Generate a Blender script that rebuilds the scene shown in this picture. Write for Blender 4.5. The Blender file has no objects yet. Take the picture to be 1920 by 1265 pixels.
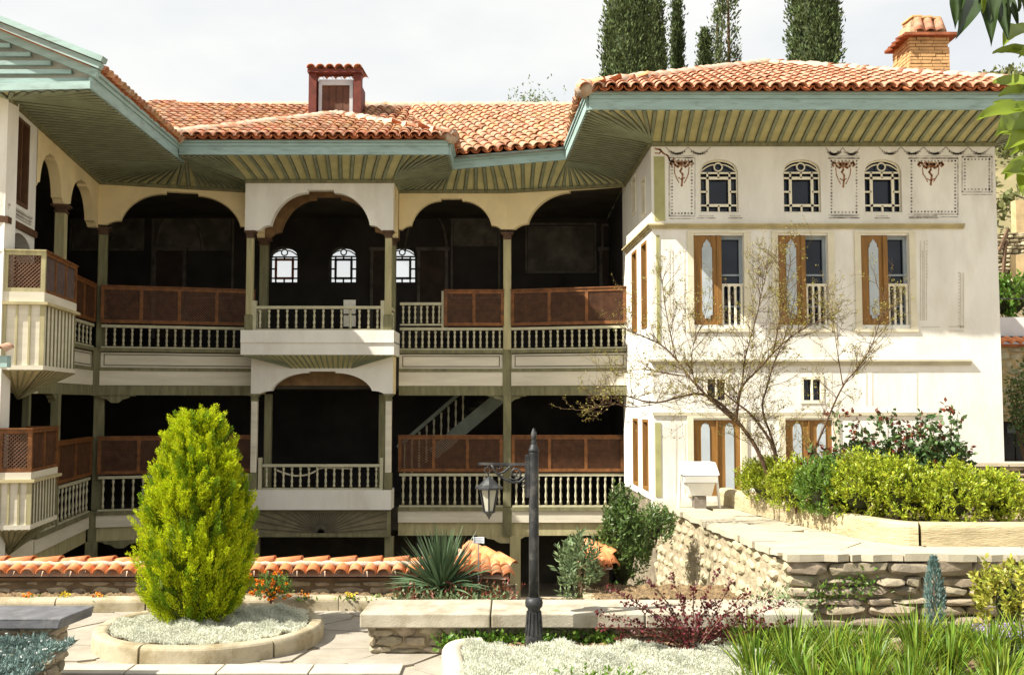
import bpy, math, random
import numpy as np
from mathutils import Vector, Matrix
random.seed(7)
rng = np.random.default_rng(7)
V = Vector
sc = bpy.context.scene
col = sc.collection

# ------------------------------------------------------------------ camera
F = 1900.0                      # focal length in photo pixels (1920 wide)
TILT = math.atan(122.5 / F)     # horizon a little below the middle
EYE = 2.3                       # eye height above the paving (z = 0)
cam = bpy.data.cameras.new("camera")
cam.sensor_width = 36.0
cam.lens = 36.0 * F / 1920.0
cam.clip_start = 0.1
cam.clip_end = 2000.0
camo = bpy.data.objects.new("camera", cam)
col.objects.link(camo)
camo.location = (0, 0, EYE)
camo.rotation_euler = (math.pi / 2 + TILT, 0, 0)
sc.camera = camo

# ------------------------------------------------------------------ sky, sun, exposure
SUN_TO = V((-2.35, -1.0, 2.75)).normalized()      # from the ground to the sun
sun_el = math.asin(SUN_TO.z)
sun_az = math.atan2(SUN_TO.x, SUN_TO.y)
w = bpy.data.worlds.new("World")
sc.world = w
w.use_nodes = True
nt = w.node_tree
nt.nodes.clear()
n_out = nt.nodes.new("ShaderNodeOutputWorld")
n_bg = nt.nodes.new("ShaderNodeBackground")
n_sky = nt.nodes.new("ShaderNodeTexSky")
n_sky.sky_type = 'NISHITA'
n_sky.sun_disc = False
n_sky.sun_elevation = sun_el
n_sky.sun_rotation = sun_az
n_sky.altitude = 300
n_sky.air_density = 1.0
n_sky.dust_density = 3.0
n_sky.ozone_density = 1.0
n_tc = nt.nodes.new("ShaderNodeTexCoord")
n_map = nt.nodes.new("ShaderNodeMapping")
n_map.inputs["Scale"].default_value = (1.0, 1.0, 2.6)
n_map.inputs["Location"].default_value = (0.35, 0.1, 0.2)
n_noise = nt.nodes.new("ShaderNodeTexNoise")
n_noise.inputs["Scale"].default_value = 2.2
n_noise.inputs["Detail"].default_value = 7
n_noise.inputs["Roughness"].default_value = 0.55
n_ramp = nt.nodes.new("ShaderNodeValToRGB")
n_ramp.color_ramp.elements[0].position = 0.36
n_ramp.color_ramp.elements[0].color = (0.7, 0.7, 0.7, 1)
n_ramp.color_ramp.elements[1].position = 0.66
n_ramp.color_ramp.elements[1].color = (1, 1, 1, 1)
n_mix = nt.nodes.new("ShaderNodeMixRGB")
n_mix.inputs["Color2"].default_value = (6.25, 6.25, 6.05, 1)   # thin bright spring cloud
nt.links.new(n_tc.outputs["Generated"], n_map.inputs["Vector"])
nt.links.new(n_map.outputs["Vector"], n_noise.inputs["Vector"])
nt.links.new(n_noise.outputs["Fac"], n_ramp.inputs["Fac"])
nt.links.new(n_ramp.outputs["Color"], n_mix.inputs["Fac"])
nt.links.new(n_sky.outputs["Color"], n_mix.inputs["Color1"])
nt.links.new(n_mix.outputs["Color"], n_bg.inputs["Color"])
n_bg.inputs["Strength"].default_value = 0.072
nt.links.new(n_bg.outputs["Background"], n_out.inputs["Surface"])

sl = bpy.data.lights.new("sun", 'SUN')
sl.energy = 4.7
sl.angle = math.radians(0.5)
sl.color = (1.0, 0.95, 0.84)
slo = bpy.data.objects.new("sun", sl)
col.objects.link(slo)
slo.rotation_euler = SUN_TO.to_track_quat('Z', 'Y').to_euler()
slo.location = (-20, -10, 30)
sc.view_settings.view_transform = 'Standard'
sc.view_settings.look = 'None'
sc.view_settings.gamma = 1.0
sc.view_settings.exposure = 1.2
sc.view_settings.use_curve_mapping = False
sc.render.engine = 'CYCLES'
sc.cycles.max_bounces = 6
sc.cycles.transparent_max_bounces = 12
sc.cycles.use_denoising = True

# ------------------------------------------------------------------ measuring helpers
CT, ST = math.cos(TILT), math.sin(TILT)
def ray(px, py):
    u = (px - 960.0) / F
    v = (632.5 - py) / F
    return V((u, CT - v * ST, ST + v * CT))
def at(px, py, Y):              # the place at distance Y that the photo shows at this pixel
    d = ray(px, py)
    return V((0, 0, EYE)) + d * (Y / d.y)
def onz(px, py, z):             # same, on a level plane
    d = ray(px, py)
    return V((0, 0, EYE)) + d * ((z - EYE) / d.z)
def Z(py, Y): return at(960, py, Y).z
def X(px, Y, py=640): return at(px, py, Y).x

class Fr:                       # upright facade frame: u along, n outward, z up
    def __init__(s, a, b):      # a, b = plan points, left and right as seen from outside
        s.o = V((a[0], a[1], 0)); e = V((b[0], b[1], 0)) - s.o
        s.len = e.length; s.u = e.normalized(); s.n = V((s.u.y, -s.u.x, 0))
    def p(s, u, n, z): return s.o + s.u * u + s.n * n + V((0, 0, z))
    def q(s, px, py):           # pixel -> (u, z) on this plane
        d = ray(px, py); c = V((0, 0, EYE))
        t = (s.o - c).dot(s.n) / d.dot(s.n)
        h = c + d * t
        return ((h - s.o).dot(s.u), h.z)
    def mat(s, u, n, z):
        p = s.p(u, n, z)
        return Matrix(((s.u.x, s.n.x, 0, p.x), (s.u.y, s.n.y, 0, p.y), (0, 0, 1, p.z), (0, 0, 0, 1)))
WF = Fr((0, 0), (1, 0))         # world frame (n points towards the camera: y = -n)

# ------------------------------------------------------------------ materials
MATS = {}
def mat(name, c, rough=0.75, var=0.18, scale=6.0, bump=0.15, bscale=45.0, island=0.0, spec=0.3,
        metal=0.0, stain=None, stain_amt=0.5, stain_scale=1.6, stain_pos=(0.5, 0.68), trans=0.0, hue=0.0, stretch=(1, 1, 1), bdist=0.01):
    if name in MATS: return MATS[name]
    m = bpy.data.materials.new(name); m.use_nodes = True
    t = m.node_tree; N = t.nodes; L = t.links
    b = N["Principled BSDF"]; out = N["Material Output"]
    b.inputs["Roughness"].default_value = rough
    b.inputs["Metallic"].default_value = metal
    b.inputs["Specular IOR Level"].default_value = spec
    geo = N.new("ShaderNodeNewGeometry")
    mp = N.new("ShaderNodeMapping"); mp.inputs["Scale"].default_value = stretch
    L.new(geo.outputs["Position"], mp.inputs["Vector"])
    nz = N.new("ShaderNodeTexNoise"); nz.inputs["Scale"].default_value = scale; nz.inputs["Detail"].default_value = 6
    L.new(mp.outputs["Vector"], nz.inputs["Vector"])
    rp = N.new("ShaderNodeValToRGB")
    lo = [max(0, x * (1 - var * 1.6)) for x in c]; hi = [min(1, x * (1 + var * 1.3)) for x in c]
    rp.color_ramp.elements[0].position = 0.25; rp.color_ramp.elements[0].color = (*lo, 1)
    rp.color_ramp.elements[1].position = 0.75; rp.color_ramp.elements[1].color = (*hi, 1)
    L.new(nz.outputs["Fac"], rp.inputs["Fac"])
    c_out = rp.outputs["Color"]
    if island or hue:
        hs = N.new("ShaderNodeHueSaturation")
        mr = N.new("ShaderNodeMapRange")
        mr.inputs["To Min"].default_value = 1 - island; mr.inputs["To Max"].default_value = 1 + island
        L.new(geo.outputs["Random Per Island"], mr.inputs["Value"]); L.new(mr.outputs["Result"], hs.inputs["Value"])
        if hue:
            ma = N.new("ShaderNodeMath"); ma.operation = 'MULTIPLY_ADD'
            wn = N.new("ShaderNodeTexWhiteNoise"); wn.noise_dimensions = '1D'
            L.new(geo.outputs["Random Per Island"], wn.inputs["W"])
            ma.inputs[1].default_value = hue * 2; ma.inputs[2].default_value = 0.5 - hue
            L.new(wn.outputs["Value"], ma.inputs[0]); L.new(ma.outputs[0], hs.inputs["Hue"])
        L.new(c_out, hs.inputs["Color"]); c_out = hs.outputs["Color"]
    if stain:
        n2 = N.new("ShaderNodeTexNoise"); n2.inputs["Scale"].default_value = stain_scale; n2.inputs["Detail"].default_value = 9
        n2.inputs["Roughness"].default_value = 0.65
        L.new(mp.outputs["Vector"], n2.inputs["Vector"])
        r2 = N.new("ShaderNodeValToRGB")
        r2.color_ramp.elements[0].position = stain_pos[0]; r2.color_ramp.elements[0].color = (0, 0, 0, 1)
        r2.color_ramp.elements[1].position = stain_pos[1]; r2.color_ramp.elements[1].color = (stain_amt,) * 3 + (1,)
        L.new(n2.outputs["Fac"], r2.inputs["Fac"])
        mx = N.new("ShaderNodeMixRGB"); mx.inputs["Color2"].default_value = (*stain, 1)
        L.new(r2.outputs["Color"], mx.inputs["Fac"]); L.new(c_out, mx.inputs["Color1"]); c_out = mx.outputs["Color"]
    L.new(c_out, b.inputs["Base Color"])
    if bump:
        n3 = N.new("ShaderNodeTexNoise"); n3.inputs["Scale"].default_value = bscale; n3.inputs["Detail"].default_value = 5
        L.new(mp.outputs["Vector"], n3.inputs["Vector"])
        bp = N.new("ShaderNodeBump"); bp.inputs["Strength"].default_value = bump; bp.inputs["Distance"].default_value = bdist
        L.new(n3.outputs["Fac"], bp.inputs["Height"]); L.new(bp.outputs["Normal"], b.inputs["Normal"])
    if trans:
        tr = N.new("ShaderNodeBsdfTranslucent"); L.new(c_out, tr.inputs["Color"])
        ms = N.new("ShaderNodeMixShader"); ms.inputs["Fac"].default_value = trans
        L.new(b.outputs["BSDF"], ms.inputs[1]); L.new(tr.outputs["BSDF"], ms.inputs[2]); L.new(ms.outputs["Shader"], out.inputs["Surface"])
    MATS[name] = m
    return m
def glass_mat(name, tint, fac):
    if name in MATS: return MATS[name]
    m = bpy.data.materials.new(name); m.use_nodes = True
    t = m.node_tree; N = t.nodes; L = t.links; N.remove(N["Principled BSDF"])
    a = N.new("ShaderNodeBsdfTransparent"); a.inputs["Color"].default_value = (*tint, 1)
    g = N.new("ShaderNodeBsdfGlossy"); g.inputs["Roughness"].default_value = 0.06
    x = N.new("ShaderNodeMixShader"); x.inputs["Fac"].default_value = fac
    L.new(a.outputs[0], x.inputs[1]); L.new(g.outputs[0], x.inputs[2]); L.new(x.outputs[0], N["Material Output"].inputs["Surface"])
    MATS[name] = m
    return m

PLASTER = mat("plaster_white", (0.76, 0.735, 0.67), 0.9, 0.07, 1.6, 0.35, 26, stain=(0.47, 0.41, 0.31), stain_amt=0.5, stain_scale=1.5, stain_pos=(0.47, 0.78), stretch=(1.6, 1.6, .55))
CREAM = mat("plaster_cream", (0.78, 0.64, 0.37), 0.9, 0.08, 1.8, 0.2, 30, stain=(0.48, 0.38, 0.22), stain_amt=0.3)
WHITEWOOD = mat("painted_white_wood", (0.66, 0.61, 0.49), 0.7, 0.08, 3, 0.15, 40, stain=(0.36, 0.32, 0.22), stain_amt=0.35, stretch=(0.4, 0.4, 3))
OLIVE = mat("olive_grey_timber", (0.19, 0.18, 0.095), 0.75, 0.2, 5, 0.25, 60, stain=(0.08, 0.07, 0.045), stain_amt=0.5, stretch=(3, 3, 0.5))
POST = mat("weathered_post_timber", (0.43, 0.385, 0.21), 0.75, 0.2, 6, 0.25, 60, stain=(0.15, 0.12, 0.07), stain_amt=0.6, stain_scale=3, stretch=(3, 3, 0.4))
BATTEN = mat("batten_grey_green", (0.21, 0.235, 0.155), 0.7, 0.15, 5, 0.1)
SOFFIT = mat("soffit_board", (0.46, 0.43, 0.22), 0.75, 0.12, 3, 0.15, 50, stain=(0.22, 0.20, 0.09), stain_amt=0.4)
FASCIA = mat("fascia_blue_green", (0.30, 0.42, 0.395), 0.6, 0.08, 4, 0.1, stain=(0.16, 0.2, 0.17), stain_amt=0.6, stain_scale=5, stretch=(.6, .6, 3))
LATTICE = mat("lattice_brown_wood", (0.10, 0.042, 0.018), 0.6, 0.3, 9, 0.1)
LATFRAME = mat("lattice_frame_wood", (0.17, 0.066, 0.019), 0.6, 0.35, 9, 0.1)
BALUS = mat("baluster_pale_olive", (0.47, 0.44, 0.30), 0.65, 0.12, 6, 0.1)
SHUT = mat("shutter_brown_wood", (0.25, 0.125, 0.032), 0.6, 0.22, 4, 0.15, 60, stretch=(6, 6, 0.6))
BLUEG = mat("blue_grey_paint", (0.42, 0.47, 0.50), 0.6, 0.08, 4, 0.08)
CASE = mat("casement_grey_blue", (0.27, 0.31, 0.34), 0.6, 0.1, 4, 0.05)
TRACERY = mat("tracery_plaster", (0.78, 0.73, 0.58), 0.8, 0.08, 6, 0.1)
DGLASS = mat("dark_window_glass", (0.012, 0.016, 0.028), 0.1, 0.4, 2.5, 0.05, 3, spec=0.35)
INTER = mat("interior_shade_dark", (0.034, 0.029, 0.025), 0.85, 0.3, 2, 0.1)  # deep gallery shade put into a near-black base colour
INTER2 = mat("interior_painted_wood", (0.06, 0.05, 0.036), 0.85, 0.3, 2, 0.1)  # floors and ceiling, darkened in colour for the same gallery shade
STAIR = mat("stair_green_grey", (0.22, 0.25, 0.20), 0.7, 0.15, 4, 0.1)
TILE = mat("terracotta_tile", (0.45, 0.205, 0.105), 0.85, 0.25, 9, 0.3, 60, island=0.3, hue=0.015, stain=(0.58, 0.43, 0.31), stain_amt=0.75, stain_scale=4, stain_pos=(.44, .66))
TILE2 = mat("garden_wall_tile", (0.66, 0.255, 0.085), 0.8, 0.18, 9, 0.2, 60, island=0.15, hue=0.012, stain=(0.6, 0.42, 0.28), stain_amt=0.5, stain_scale=7)
PAN = mat("pan_tile", (0.40, 0.13, 0.05), 0.85, 0.25, 8, 0.2, 50)
MORTAR = mat("lime_mortar", (0.46, 0.36, 0.27), 0.9, 0.15, 12, 0.4, 40, stain=(0.5, 0.26, 0.14), stain_amt=0.6, stain_scale=6)
BRICK = mat("ochre_brick", (0.52, 0.33, 0.14), 0.9, 0.2, 8, 0.3, 40, island=0.25, hue=0.01)
JOINT = mat("brick_joint", (0.22, 0.13, 0.06), 0.95, 0.2, 8, 0.2)
MAROON = mat("maroon_metal", (0.13, 0.03, 0.018), 0.6, 0.25, 6, 0.1)
DOOR = mat("hatch_wood", (0.11, 0.05, 0.03), 0.7, 0.25, 5, 0.1)
TIN = mat("zinc_frame", (0.50, 0.52, 0.54), 0.5, 0.1, 5, 0.05, metal=0.2)
PAINTG = mat("painted_grey_line", (0.18, 0.15, 0.13), 0.9, 0.3, 30, 0, stain=(.62, .58, .52), stain_amt=.8, stain_scale=9, stain_pos=(.45, .62))
PAINTL = mat("painted_pale_grey", (0.42, 0.39, 0.35), 0.9, 0.25, 20, 0, stain=(.68, .64, .57), stain_amt=.8, stain_scale=7, stain_pos=(.45, .62))
PAINTR = mat("painted_russet", (0.27, 0.10, 0.035), 0.9, 0.35, 30, 0, stain=(.5, .35, .24), stain_amt=.8, stain_scale=14, stain_pos=(.45, .62))
PAINTO = mat("painted_olive_pilaster", (0.36, 0.35, 0.16), 0.9, 0.15, 4, 0.05)
STONE = mat("rubble_stone", (0.29, 0.24, 0.17), 0.9, 0.28, 7, 0.5, 35, island=0.35, hue=0.014, stain=(0.13, 0.11, 0.085), stain_amt=0.7, stain_scale=4)
STONEW = mat("pale_rubble_stone", (0.38, 0.325, 0.215), 0.9, 0.2, 7, 0.5, 35, island=0.18, hue=0.01)
WALLCORE = mat("earth_mortar", (0.42, 0.34, 0.22), 0.95, 0.2, 9, 0.6, 30)
KERB = mat("kerb_stone", (0.40, 0.345, 0.24), 0.85, 0.12, 5, 0.35, 60, island=0.08, stain=(0.20, 0.155, 0.075), stain_amt=0.8, stain_scale=3.2, stain_pos=(.46, .66))
BENCH = mat("bench_slab_stone", (0.42, 0.38, 0.30), 0.85, 0.12, 6, 0.4, 60, island=0.06, stain=(0.20, 0.165, 0.10), stain_amt=0.75, stain_scale=3.2, stain_pos=(.46, .66))
FLAG = mat("flagstone", (0.31, 0.28, 0.225), 0.85, 0.12, 4, 0.3, 40, island=0.16, hue=0.012, stain=(0.22, 0.19, 0.14), stain_amt=0.6, stain_scale=2.6)
SLATE = mat("dark_slab_stone", (0.12, 0.12, 0.13), 0.6, 0.2, 6, 0.3, 50, stain=(0.3, 0.29, 0.28), stain_amt=0.4, stain_scale=5)
GROUT = mat("paving_joint", (0.34, 0.29, 0.21), 0.95, 0.2, 9, 0.4, 30)
SOIL = mat("garden_soil", (0.20, 0.135, 0.07), 0.95, 0.3, 14, 0.9, 26, bdist=0.04, stain=(0.34, 0.25, 0.14), stain_amt=0.6, stain_scale=9)
IRON = mat("lamp_iron", (0.035, 0.036, 0.038), 0.5, 0.3, 9, 0.15, metal=0.3, stain=(0.13, 0.125, 0.115), stain_amt=0.7, stain_scale=7)
FROST = mat("lamp_glass", (0.62, 0.60, 0.50), 0.4, 0.05, 4, 0, trans=0.4)
WMETAL = mat("white_enamel", (0.78, 0.77, 0.74), 0.4, 0.05, 4, 0)
BARK = mat("brown_bark", (0.14, 0.085, 0.05), 0.9, 0.25, 12, 0.5, 40)
PALEBARK = mat("pale_branch_bark", (0.095, 0.055, 0.032), 0.9, 0.25, 12, 0.4, 40)

# ------------------------------------------------------------------ mesh and object helpers
WM = {}
def link(o, parent=None, M=None, **props):
    col.objects.link(o)
    M = M if M is not None else Matrix.Identity(4)
    o.matrix_basis = M
    if parent is not None:
        o.parent = parent
        o.matrix_parent_inverse = WM[parent.name].inverted()
    WM[o.name] = M.copy()
    for k, v in props.items(): o[k] = v
    return o
def thing(name, label, category, loc, group=None):
    o = bpy.data.objects.new(name, None)
    o.empty_display_size = 0.2
    link(o, None, Matrix.Translation(V(loc)))
    o["label"] = label; o["category"] = category
    if group: o["group"] = group
    return o
def inst(name, me, parent, M, **props):
    return link(bpy.data.objects.new(name, me), parent, M, **props)

class MB:
    def __init__(s): s.v = []; s.f = []
    def add(s, vs, fs):
        k = len(s.v); s.v += [tuple(p) for p in vs]; s.f += [tuple(i + k for i in f) for f in fs]
        return s
    def hexa(s, c):   # 8 corners: bottom ring 0-3, top ring 4-7
        return s.add(c, [(0, 3, 2, 1), (4, 5, 6, 7), (0, 1, 5, 4), (1, 2, 6, 5), (2, 3, 7, 6), (3, 0, 4, 7)])
    def box(s, u0, u1, n0, n1, z0, z1, fr=WF):
        return s.hexa([fr.p(u0, n1, z0), fr.p(u1, n1, z0), fr.p(u1, n0, z0), fr.p(u0, n0, z0),
                       fr.p(u0, n1, z1), fr.p(u1, n1, z1), fr.p(u1, n0, z1), fr.p(u0, n0, z1)])
    def bar(s, a, b, wd, th, up=V((0, 0, 1)), side=None):   # square bar from a to b, th along up
        a = V(a); b = V(b); d = (b - a).normalized()
        sd = side.normalized() if side is not None else d.cross(up).normalized()
        up2 = sd.cross(d).normalized()
        c = []
        for q in (a, b):
            c.append([q - sd * wd / 2 - up2 * th / 2, q + sd * wd / 2 - up2 * th / 2, q + sd * wd / 2 + up2 * th / 2, q - sd * wd / 2 + up2 * th / 2])
        return s.hexa(c[0] + c[1])
    def prism(s, poly, ext):    # polygon of 3-D points pushed along ext
        n = len(poly); ext = V(ext)
        a = [V(p) for p in poly]; b = [p + ext for p in a]
        fs = [tuple(range(n)), tuple(range(2 * n - 1, n - 1, -1))]
        fs += [(i, (i + 1) % n, n + (i + 1) % n, n + i) for i in range(n)]
        return s.add(a + b, fs)
    def tube(s, pts, rad, n=6, cap=True):
        pts = [V(p) for p in pts]; k = len(pts)
        if not hasattr(rad, '__len__'): rad = [rad] * k
        base = len(s.v); prev = None
        for i, p in enumerate(pts):
            d = (pts[min(i + 1, k - 1)] - pts[max(i - 1, 0)])
            d = d.normalized() if d.length > 1e-9 else V((0, 0, 1))
            if prev is None:
                a = d.cross(V((0, 0, 1)))
                if a.length < 1e-3: a = d.cross(V((1, 0, 0)))
            else:
                a = prev - d * prev.dot(d)
            a.normalize(); prev = a; b = d.cross(a)
            for j in range(n):
                t = 2 * math.pi * j / n
                s.v.append(tuple(p + (a * math.cos(t) + b * math.sin(t)) * rad[i]))
        for i in range(k - 1):
            for j in range(n):
                q = base + i * n; j2 = (j + 1) % n
                s.f.append((q + j, q + j2, q + n + j2, q + n + j))
        if cap:
            s.f.append(tuple(base + j for j in range(n - 1, -1, -1)))
            s.f.append(tuple(base + (k - 1) * n + j for j in range(n)))
        return s
    def lathe(s, prof, n=12, o=(0, 0, 0)):   # prof = [(radius, z)]
        o = V(o); base = len(s.v); k = len(prof)
        for r, z in prof:
            for j in range(n):
                t = 2 * math.pi * j / n
                s.v.append((o.x + r * math.cos(t), o.y + r * math.sin(t), o.z + z))
        for i in range(k - 1):
            for j in range(n):
                q = base + i * n; j2 = (j + 1) % n
                s.f.append((q + j, q + j2, q + n + j2, q + n + j))
        s.f.append(tuple(base + j for j in range(n - 1, -1, -1)))
        s.f.append(tuple(base + (k - 1) * n + j for j in range(n)))
        return s
    def strip(s, fr, low, ztop, n0, n1):   # panel below ztop cut along the lower outline low = [(u,z)]
        zt = ztop if callable(ztop) else (lambda u: ztop)
        for (a, za), (b, zb) in zip(low[:-1], low[1:]):
            if abs(b - a) < 1e-6:
                s.add([fr.p(a, n0, za), fr.p(a, n1, za), fr.p(a, n1, zb), fr.p(a, n0, zb)], [(0, 1, 2, 3)]); continue
            s.add([fr.p(a, n1, za), fr.p(b, n1, zb), fr.p(b, n1, zt(b)), fr.p(a, n1, zt(a)),
                   fr.p(a, n0, za), fr.p(b, n0, zb), fr.p(b, n0, zt(b)), fr.p(a, n0, zt(a))],
                  [(0, 1, 2, 3), (5, 4, 7, 6), (0, 4, 5, 1), (3, 2, 6, 7)])
        return s
    def mesh(s, name, m=None, smooth=False):
        me = bpy.data.meshes.new(name); me.from_pydata(s.v, [], s.f)
        if m: me.materials.append(m)
        if smooth: me.polygons.foreach_set("use_smooth", [True] * len(me.polygons))
        return me
    def build(s, name, m, parent=None, smooth=False, bevel=0, **props):
        o = bpy.data.objects.new(name, s.mesh(name, m, smooth))
        link(o, parent, None, **props)
        if bevel:
            bv = o.modifiers.new("bevel", 'BEVEL'); bv.width = bevel; bv.segments = 2; bv.limit_method = 'ANGLE'
        return o
def np_mesh(name, verts, faces, m, smooth=False):      # verts (N,3), faces (M,k)
    me = bpy.data.meshes.new(name)
    nv = len(verts); nf, k = faces.shape
    me.vertices.add(nv); me.vertices.foreach_set("co", np.asarray(verts, np.float32).ravel())
    me.loops.add(nf * k); me.loops.foreach_set("vertex_index", faces.astype(np.int32).ravel())
    me.polygons.add(nf); me.polygons.foreach_set("loop_start", np.arange(0, nf * k, k, dtype=np.int32))
    me.polygons.foreach_set("loop_total", np.full(nf, k, np.int32))
    if smooth: me.polygons.foreach_set("use_smooth", np.ones(nf, bool))
    me.materials.append(m); me.update(calc_edges=True); me.validate()
    return me
def np_obj(name, verts, faces, m, parent=None, smooth=False, **props):
    return link(bpy.data.objects.new(name, np_mesh(name, verts, faces, m, smooth)), parent, None, **props)
def tag(o, label=None, category=None, group=None, kind=None):
    if label: o["label"] = label
    if category: o["category"] = category
    if group: o["group"] = group
    if kind: o["kind"] = kind
    return o
def lerp(a, b, t): return a + (b - a) * t
# ================================================================== SETTING: ground
GB = -1.4                                   # sunken court in front of the house
g = MB()
prof = [(-80, -0.03), (12.35, -0.03), (12.4, GB), (600, GB)]
xs = [-600, -60, -20, .06, .84, 20, 60, 600]
for xa, xb in zip(xs[:-1], xs[1:]):              # the strip in the middle is the way down to the sunken court
    pf_ = prof if xa != .06 else [(-80, -0.03), (11.5, -0.03), (11.55, GB), (600, GB)]
    for (ya, za), (yb, zb) in zip(pf_[:-1], pf_[1:]):
        g.add([(xa, ya, za), (xb, ya, za), (xb, yb, zb), (xa, yb, zb)], [(0, 1, 2, 3)])
GROUNDM = mat("court_ground", (0.30, 0.26, 0.19), 0.95, 0.2, 3, 0.5, 20)
for xx in (.06, .84): g.add([(xx, 11.5, -.03), (xx, 12.4, -.03), (xx, 12.4, GB), (xx, 11.5, GB)], [(0, 1, 2, 3)])
g.build("ground", GROUNDM, kind="structure")

# ================================================================== MANSION
mansion = thing("mansion", "old white timber mansion with arcaded balconies, red tile roofs and wide painted eaves", "mansion", (-1.0, 19.0, GB))
YG = 19.0
WL0 = V((X(9, 13.3, 400), 13.3, 0)); WL1 = V((X(182, 18.2, 500), 18.2, 0))
PX0, PX1 = X(458, 18.1, 480), X(737, 18.1, 480)       # pavilion walls
GLR = V((PX0, 19.0, 0))                               # left bay ends at the pavilion
PY = 18.1
PM = V((X(951, 19.0, 600), 19.0, 0))                  # middle post of the right gallery
WG1 = V((X(1174, 18.4, 500), 18.4, 0))
RX0, RY = X(1222, 15.8, 400), 15.8
WR0 = V((RX0, RY, 0)); WR1 = V((X(1872, RY, 500), RY, 0))
zw = Z(357, YG)                                       # walls meet the soffit
zwR = Z(268, RY)
zU, zUl, zP1, zP0, zB1, zB0, zO0 = [Z(k, YG) for k in (656, 662, 664, 691, 697, 723, 741)]
zL, zLl, zLB0, zLO0 = [Z(k, YG) for k in (950, 957, 979, 1004)]
FGL = Fr(WL1, GLR)
FGA = Fr((PX1, YG), PM)
FGB = Fr(PM, WG1)
FGBl = Fr(PM, (WG1.x, 19.0))
FL = Fr(WL0, WL1)
FR = Fr(WR0, WR1)
FRS = Fr(WG1, WR0)
FP = Fr((PX0, PY), (PX1, PY))

# ---------------------------------------------------------------- shared pieces
def baluster_mesh():
    pr = [(0.024, 0), (0.024, .14), (0.012, .18), (0.026, .32), (0.013, .5), (0.026, .66), (0.012, .8), (0.024, .86), (0.024, 1)]
    return MB().lathe(pr, 6).mesh("baluster", BALUS, True)
ME_BAL = baluster_mesh()
def balustrade(fr, u0, u1, z0, z1, n, count, m=BALUS, rail=0.05, label=None):
    b = MB()
    b.box(u0, u1, n - 0.035, n + 0.035, z1 - rail, z1, fr)
    b.box(u0, u1, n - 0.03, n + 0.03, z0 - 0.001, z0 + 0.03, fr)
    o = b.build("balustrade", m, mansion)
    for i in range(count):
        u = u0 + (u1 - u0) * (i + 0.5) / count
        inst("baluster", ME_BAL, o, fr.mat(u, n, z0 + 0.03) @ Matrix.Diagonal((1, 1, z1 - z0 - rail - 0.03, 1)))
    return o
def lattice_fill(fr, u0, u1, z0, z1, n, parent, m=LATTICE, sp=0.05, wd=0.015):
    b = MB(); w_, h_ = u1 - u0, z1 - z0
    for dr in (1, -1):
        k = -h_
        while k < w_:
            # line u = k + t (dr=1) or u = k + h - t, t = height in 0..h
            t0, t1 = max(0, -k), min(h_, w_ - k)
            if t1 - t0 > 0.02:
                if dr == 1: a, c = (u0 + k + t0, z0 + t0), (u0 + k + t1, z0 + t1)
                else: a, c = (u0 + k + t0, z1 - t0), (u0 + k + t1, z1 - t1)
                off = n + 0.004 * dr
                b.bar(fr.p(a[0], off, a[1]), fr.p(c[0], off, c[1]), 0.007, wd, side=fr.n)
            k += sp
    return b.build("lattice", m, parent, kind="stuff")
def lattice_screen(fr, u0, u1, z0, z1, n, npan, fw=0.05, m=LATFRAME, m2=LATTICE):
    b = MB()
    b.box(u0, u1, n - 0.025, n + 0.025, z1 - fw, z1, fr); b.box(u0, u1, n - 0.025, n + 0.025, z0, z0 + fw, fr)
    cuts = [u0 + (u1 - u0 - fw) * i / npan for i in range(npan + 1)]
    for c in cuts: b.box(c, c + fw, n - 0.022, n + 0.022, z0 + fw, z1 - fw, fr)
    b.box(u0 - 0.01, u1 + 0.01, n - 0.045, n + 0.045, z1 + 0.0005, z1 + 0.02, fr)
    o = b.build("lattice_screen", m, mansion)
    for c, d in zip(cuts[:-1], cuts[1:]):
        lattice_fill(fr, c + fw, d, z0 + fw, z1 - fw, n, o, m2)
    return o
def column(fr, u, n, z0, z1, wd=0.15, cap=True, m=POST, base=0.0, capm=None):
    b = MB(); zc = z1 - 0.13 if cap else z1
    b.box(u - wd / 2, u + wd / 2, n - wd / 2, n + wd / 2, z0, zc, fr)
    o = b.build("column", m, mansion, bevel=0.012)
    if cap:
        c = MB()
        for k, (a, h0, h1) in enumerate(((1.15, 0, .03), (1.0, .03, .075), (1.3, .075, .1), (1.65, .1, .13))):
            c.box(u - wd * a / 2, u + wd * a / 2, n - wd * a / 2, n + wd * a / 2, zc + h0, zc + h1, fr)
        c.build("capital", capm or mat("capital_brown", (0.10, 0.055, 0.03), 0.7, 0.3, 9, 0.2), o)
    if base:
        c = MB(); c.box(u - wd * .6, u + wd * .6, n - wd * .6, n + wd * .6, z0 + 0.001, z0 + base, fr)
        c.build("plinth", OLIVE, o)
    return o
def half_arch(steps=12):
    pts = [(0, 0), (0.03, 0.0), (0.06, .05), (0.11, .10), (0.17, .125), (0.215, .13), (0.22, .175)]
    for i in range(steps + 1):
        a = math.pi / 2 * i / steps
        pts.append((0.22 + 0.57 * (.68 * (1 - math.cos(a)) + .32 * i / steps), 0.175 + 0.755 * math.sin(a)))
    pts += [(0.791, 1.0), (1.0, 1.0)]
    return pts
def arch(u0, u1, zs, zt):
    h = half_arch(); c = (u0 + u1) / 2
    L = [(u0 + (c - u0) * t, zs + (zt - zs) * z) for t, z in h]
    Rr = [(u1 - (u1 - c) * t, zs + (zt - zs) * z) for t, z in h][::-1]
    return L + Rr[1:]
def arch_panel(name, fr, low, ztop, n0, n1, m):
    return MB().strip(fr, low, ztop, n0, n1).build(name, m, mansion)
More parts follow.
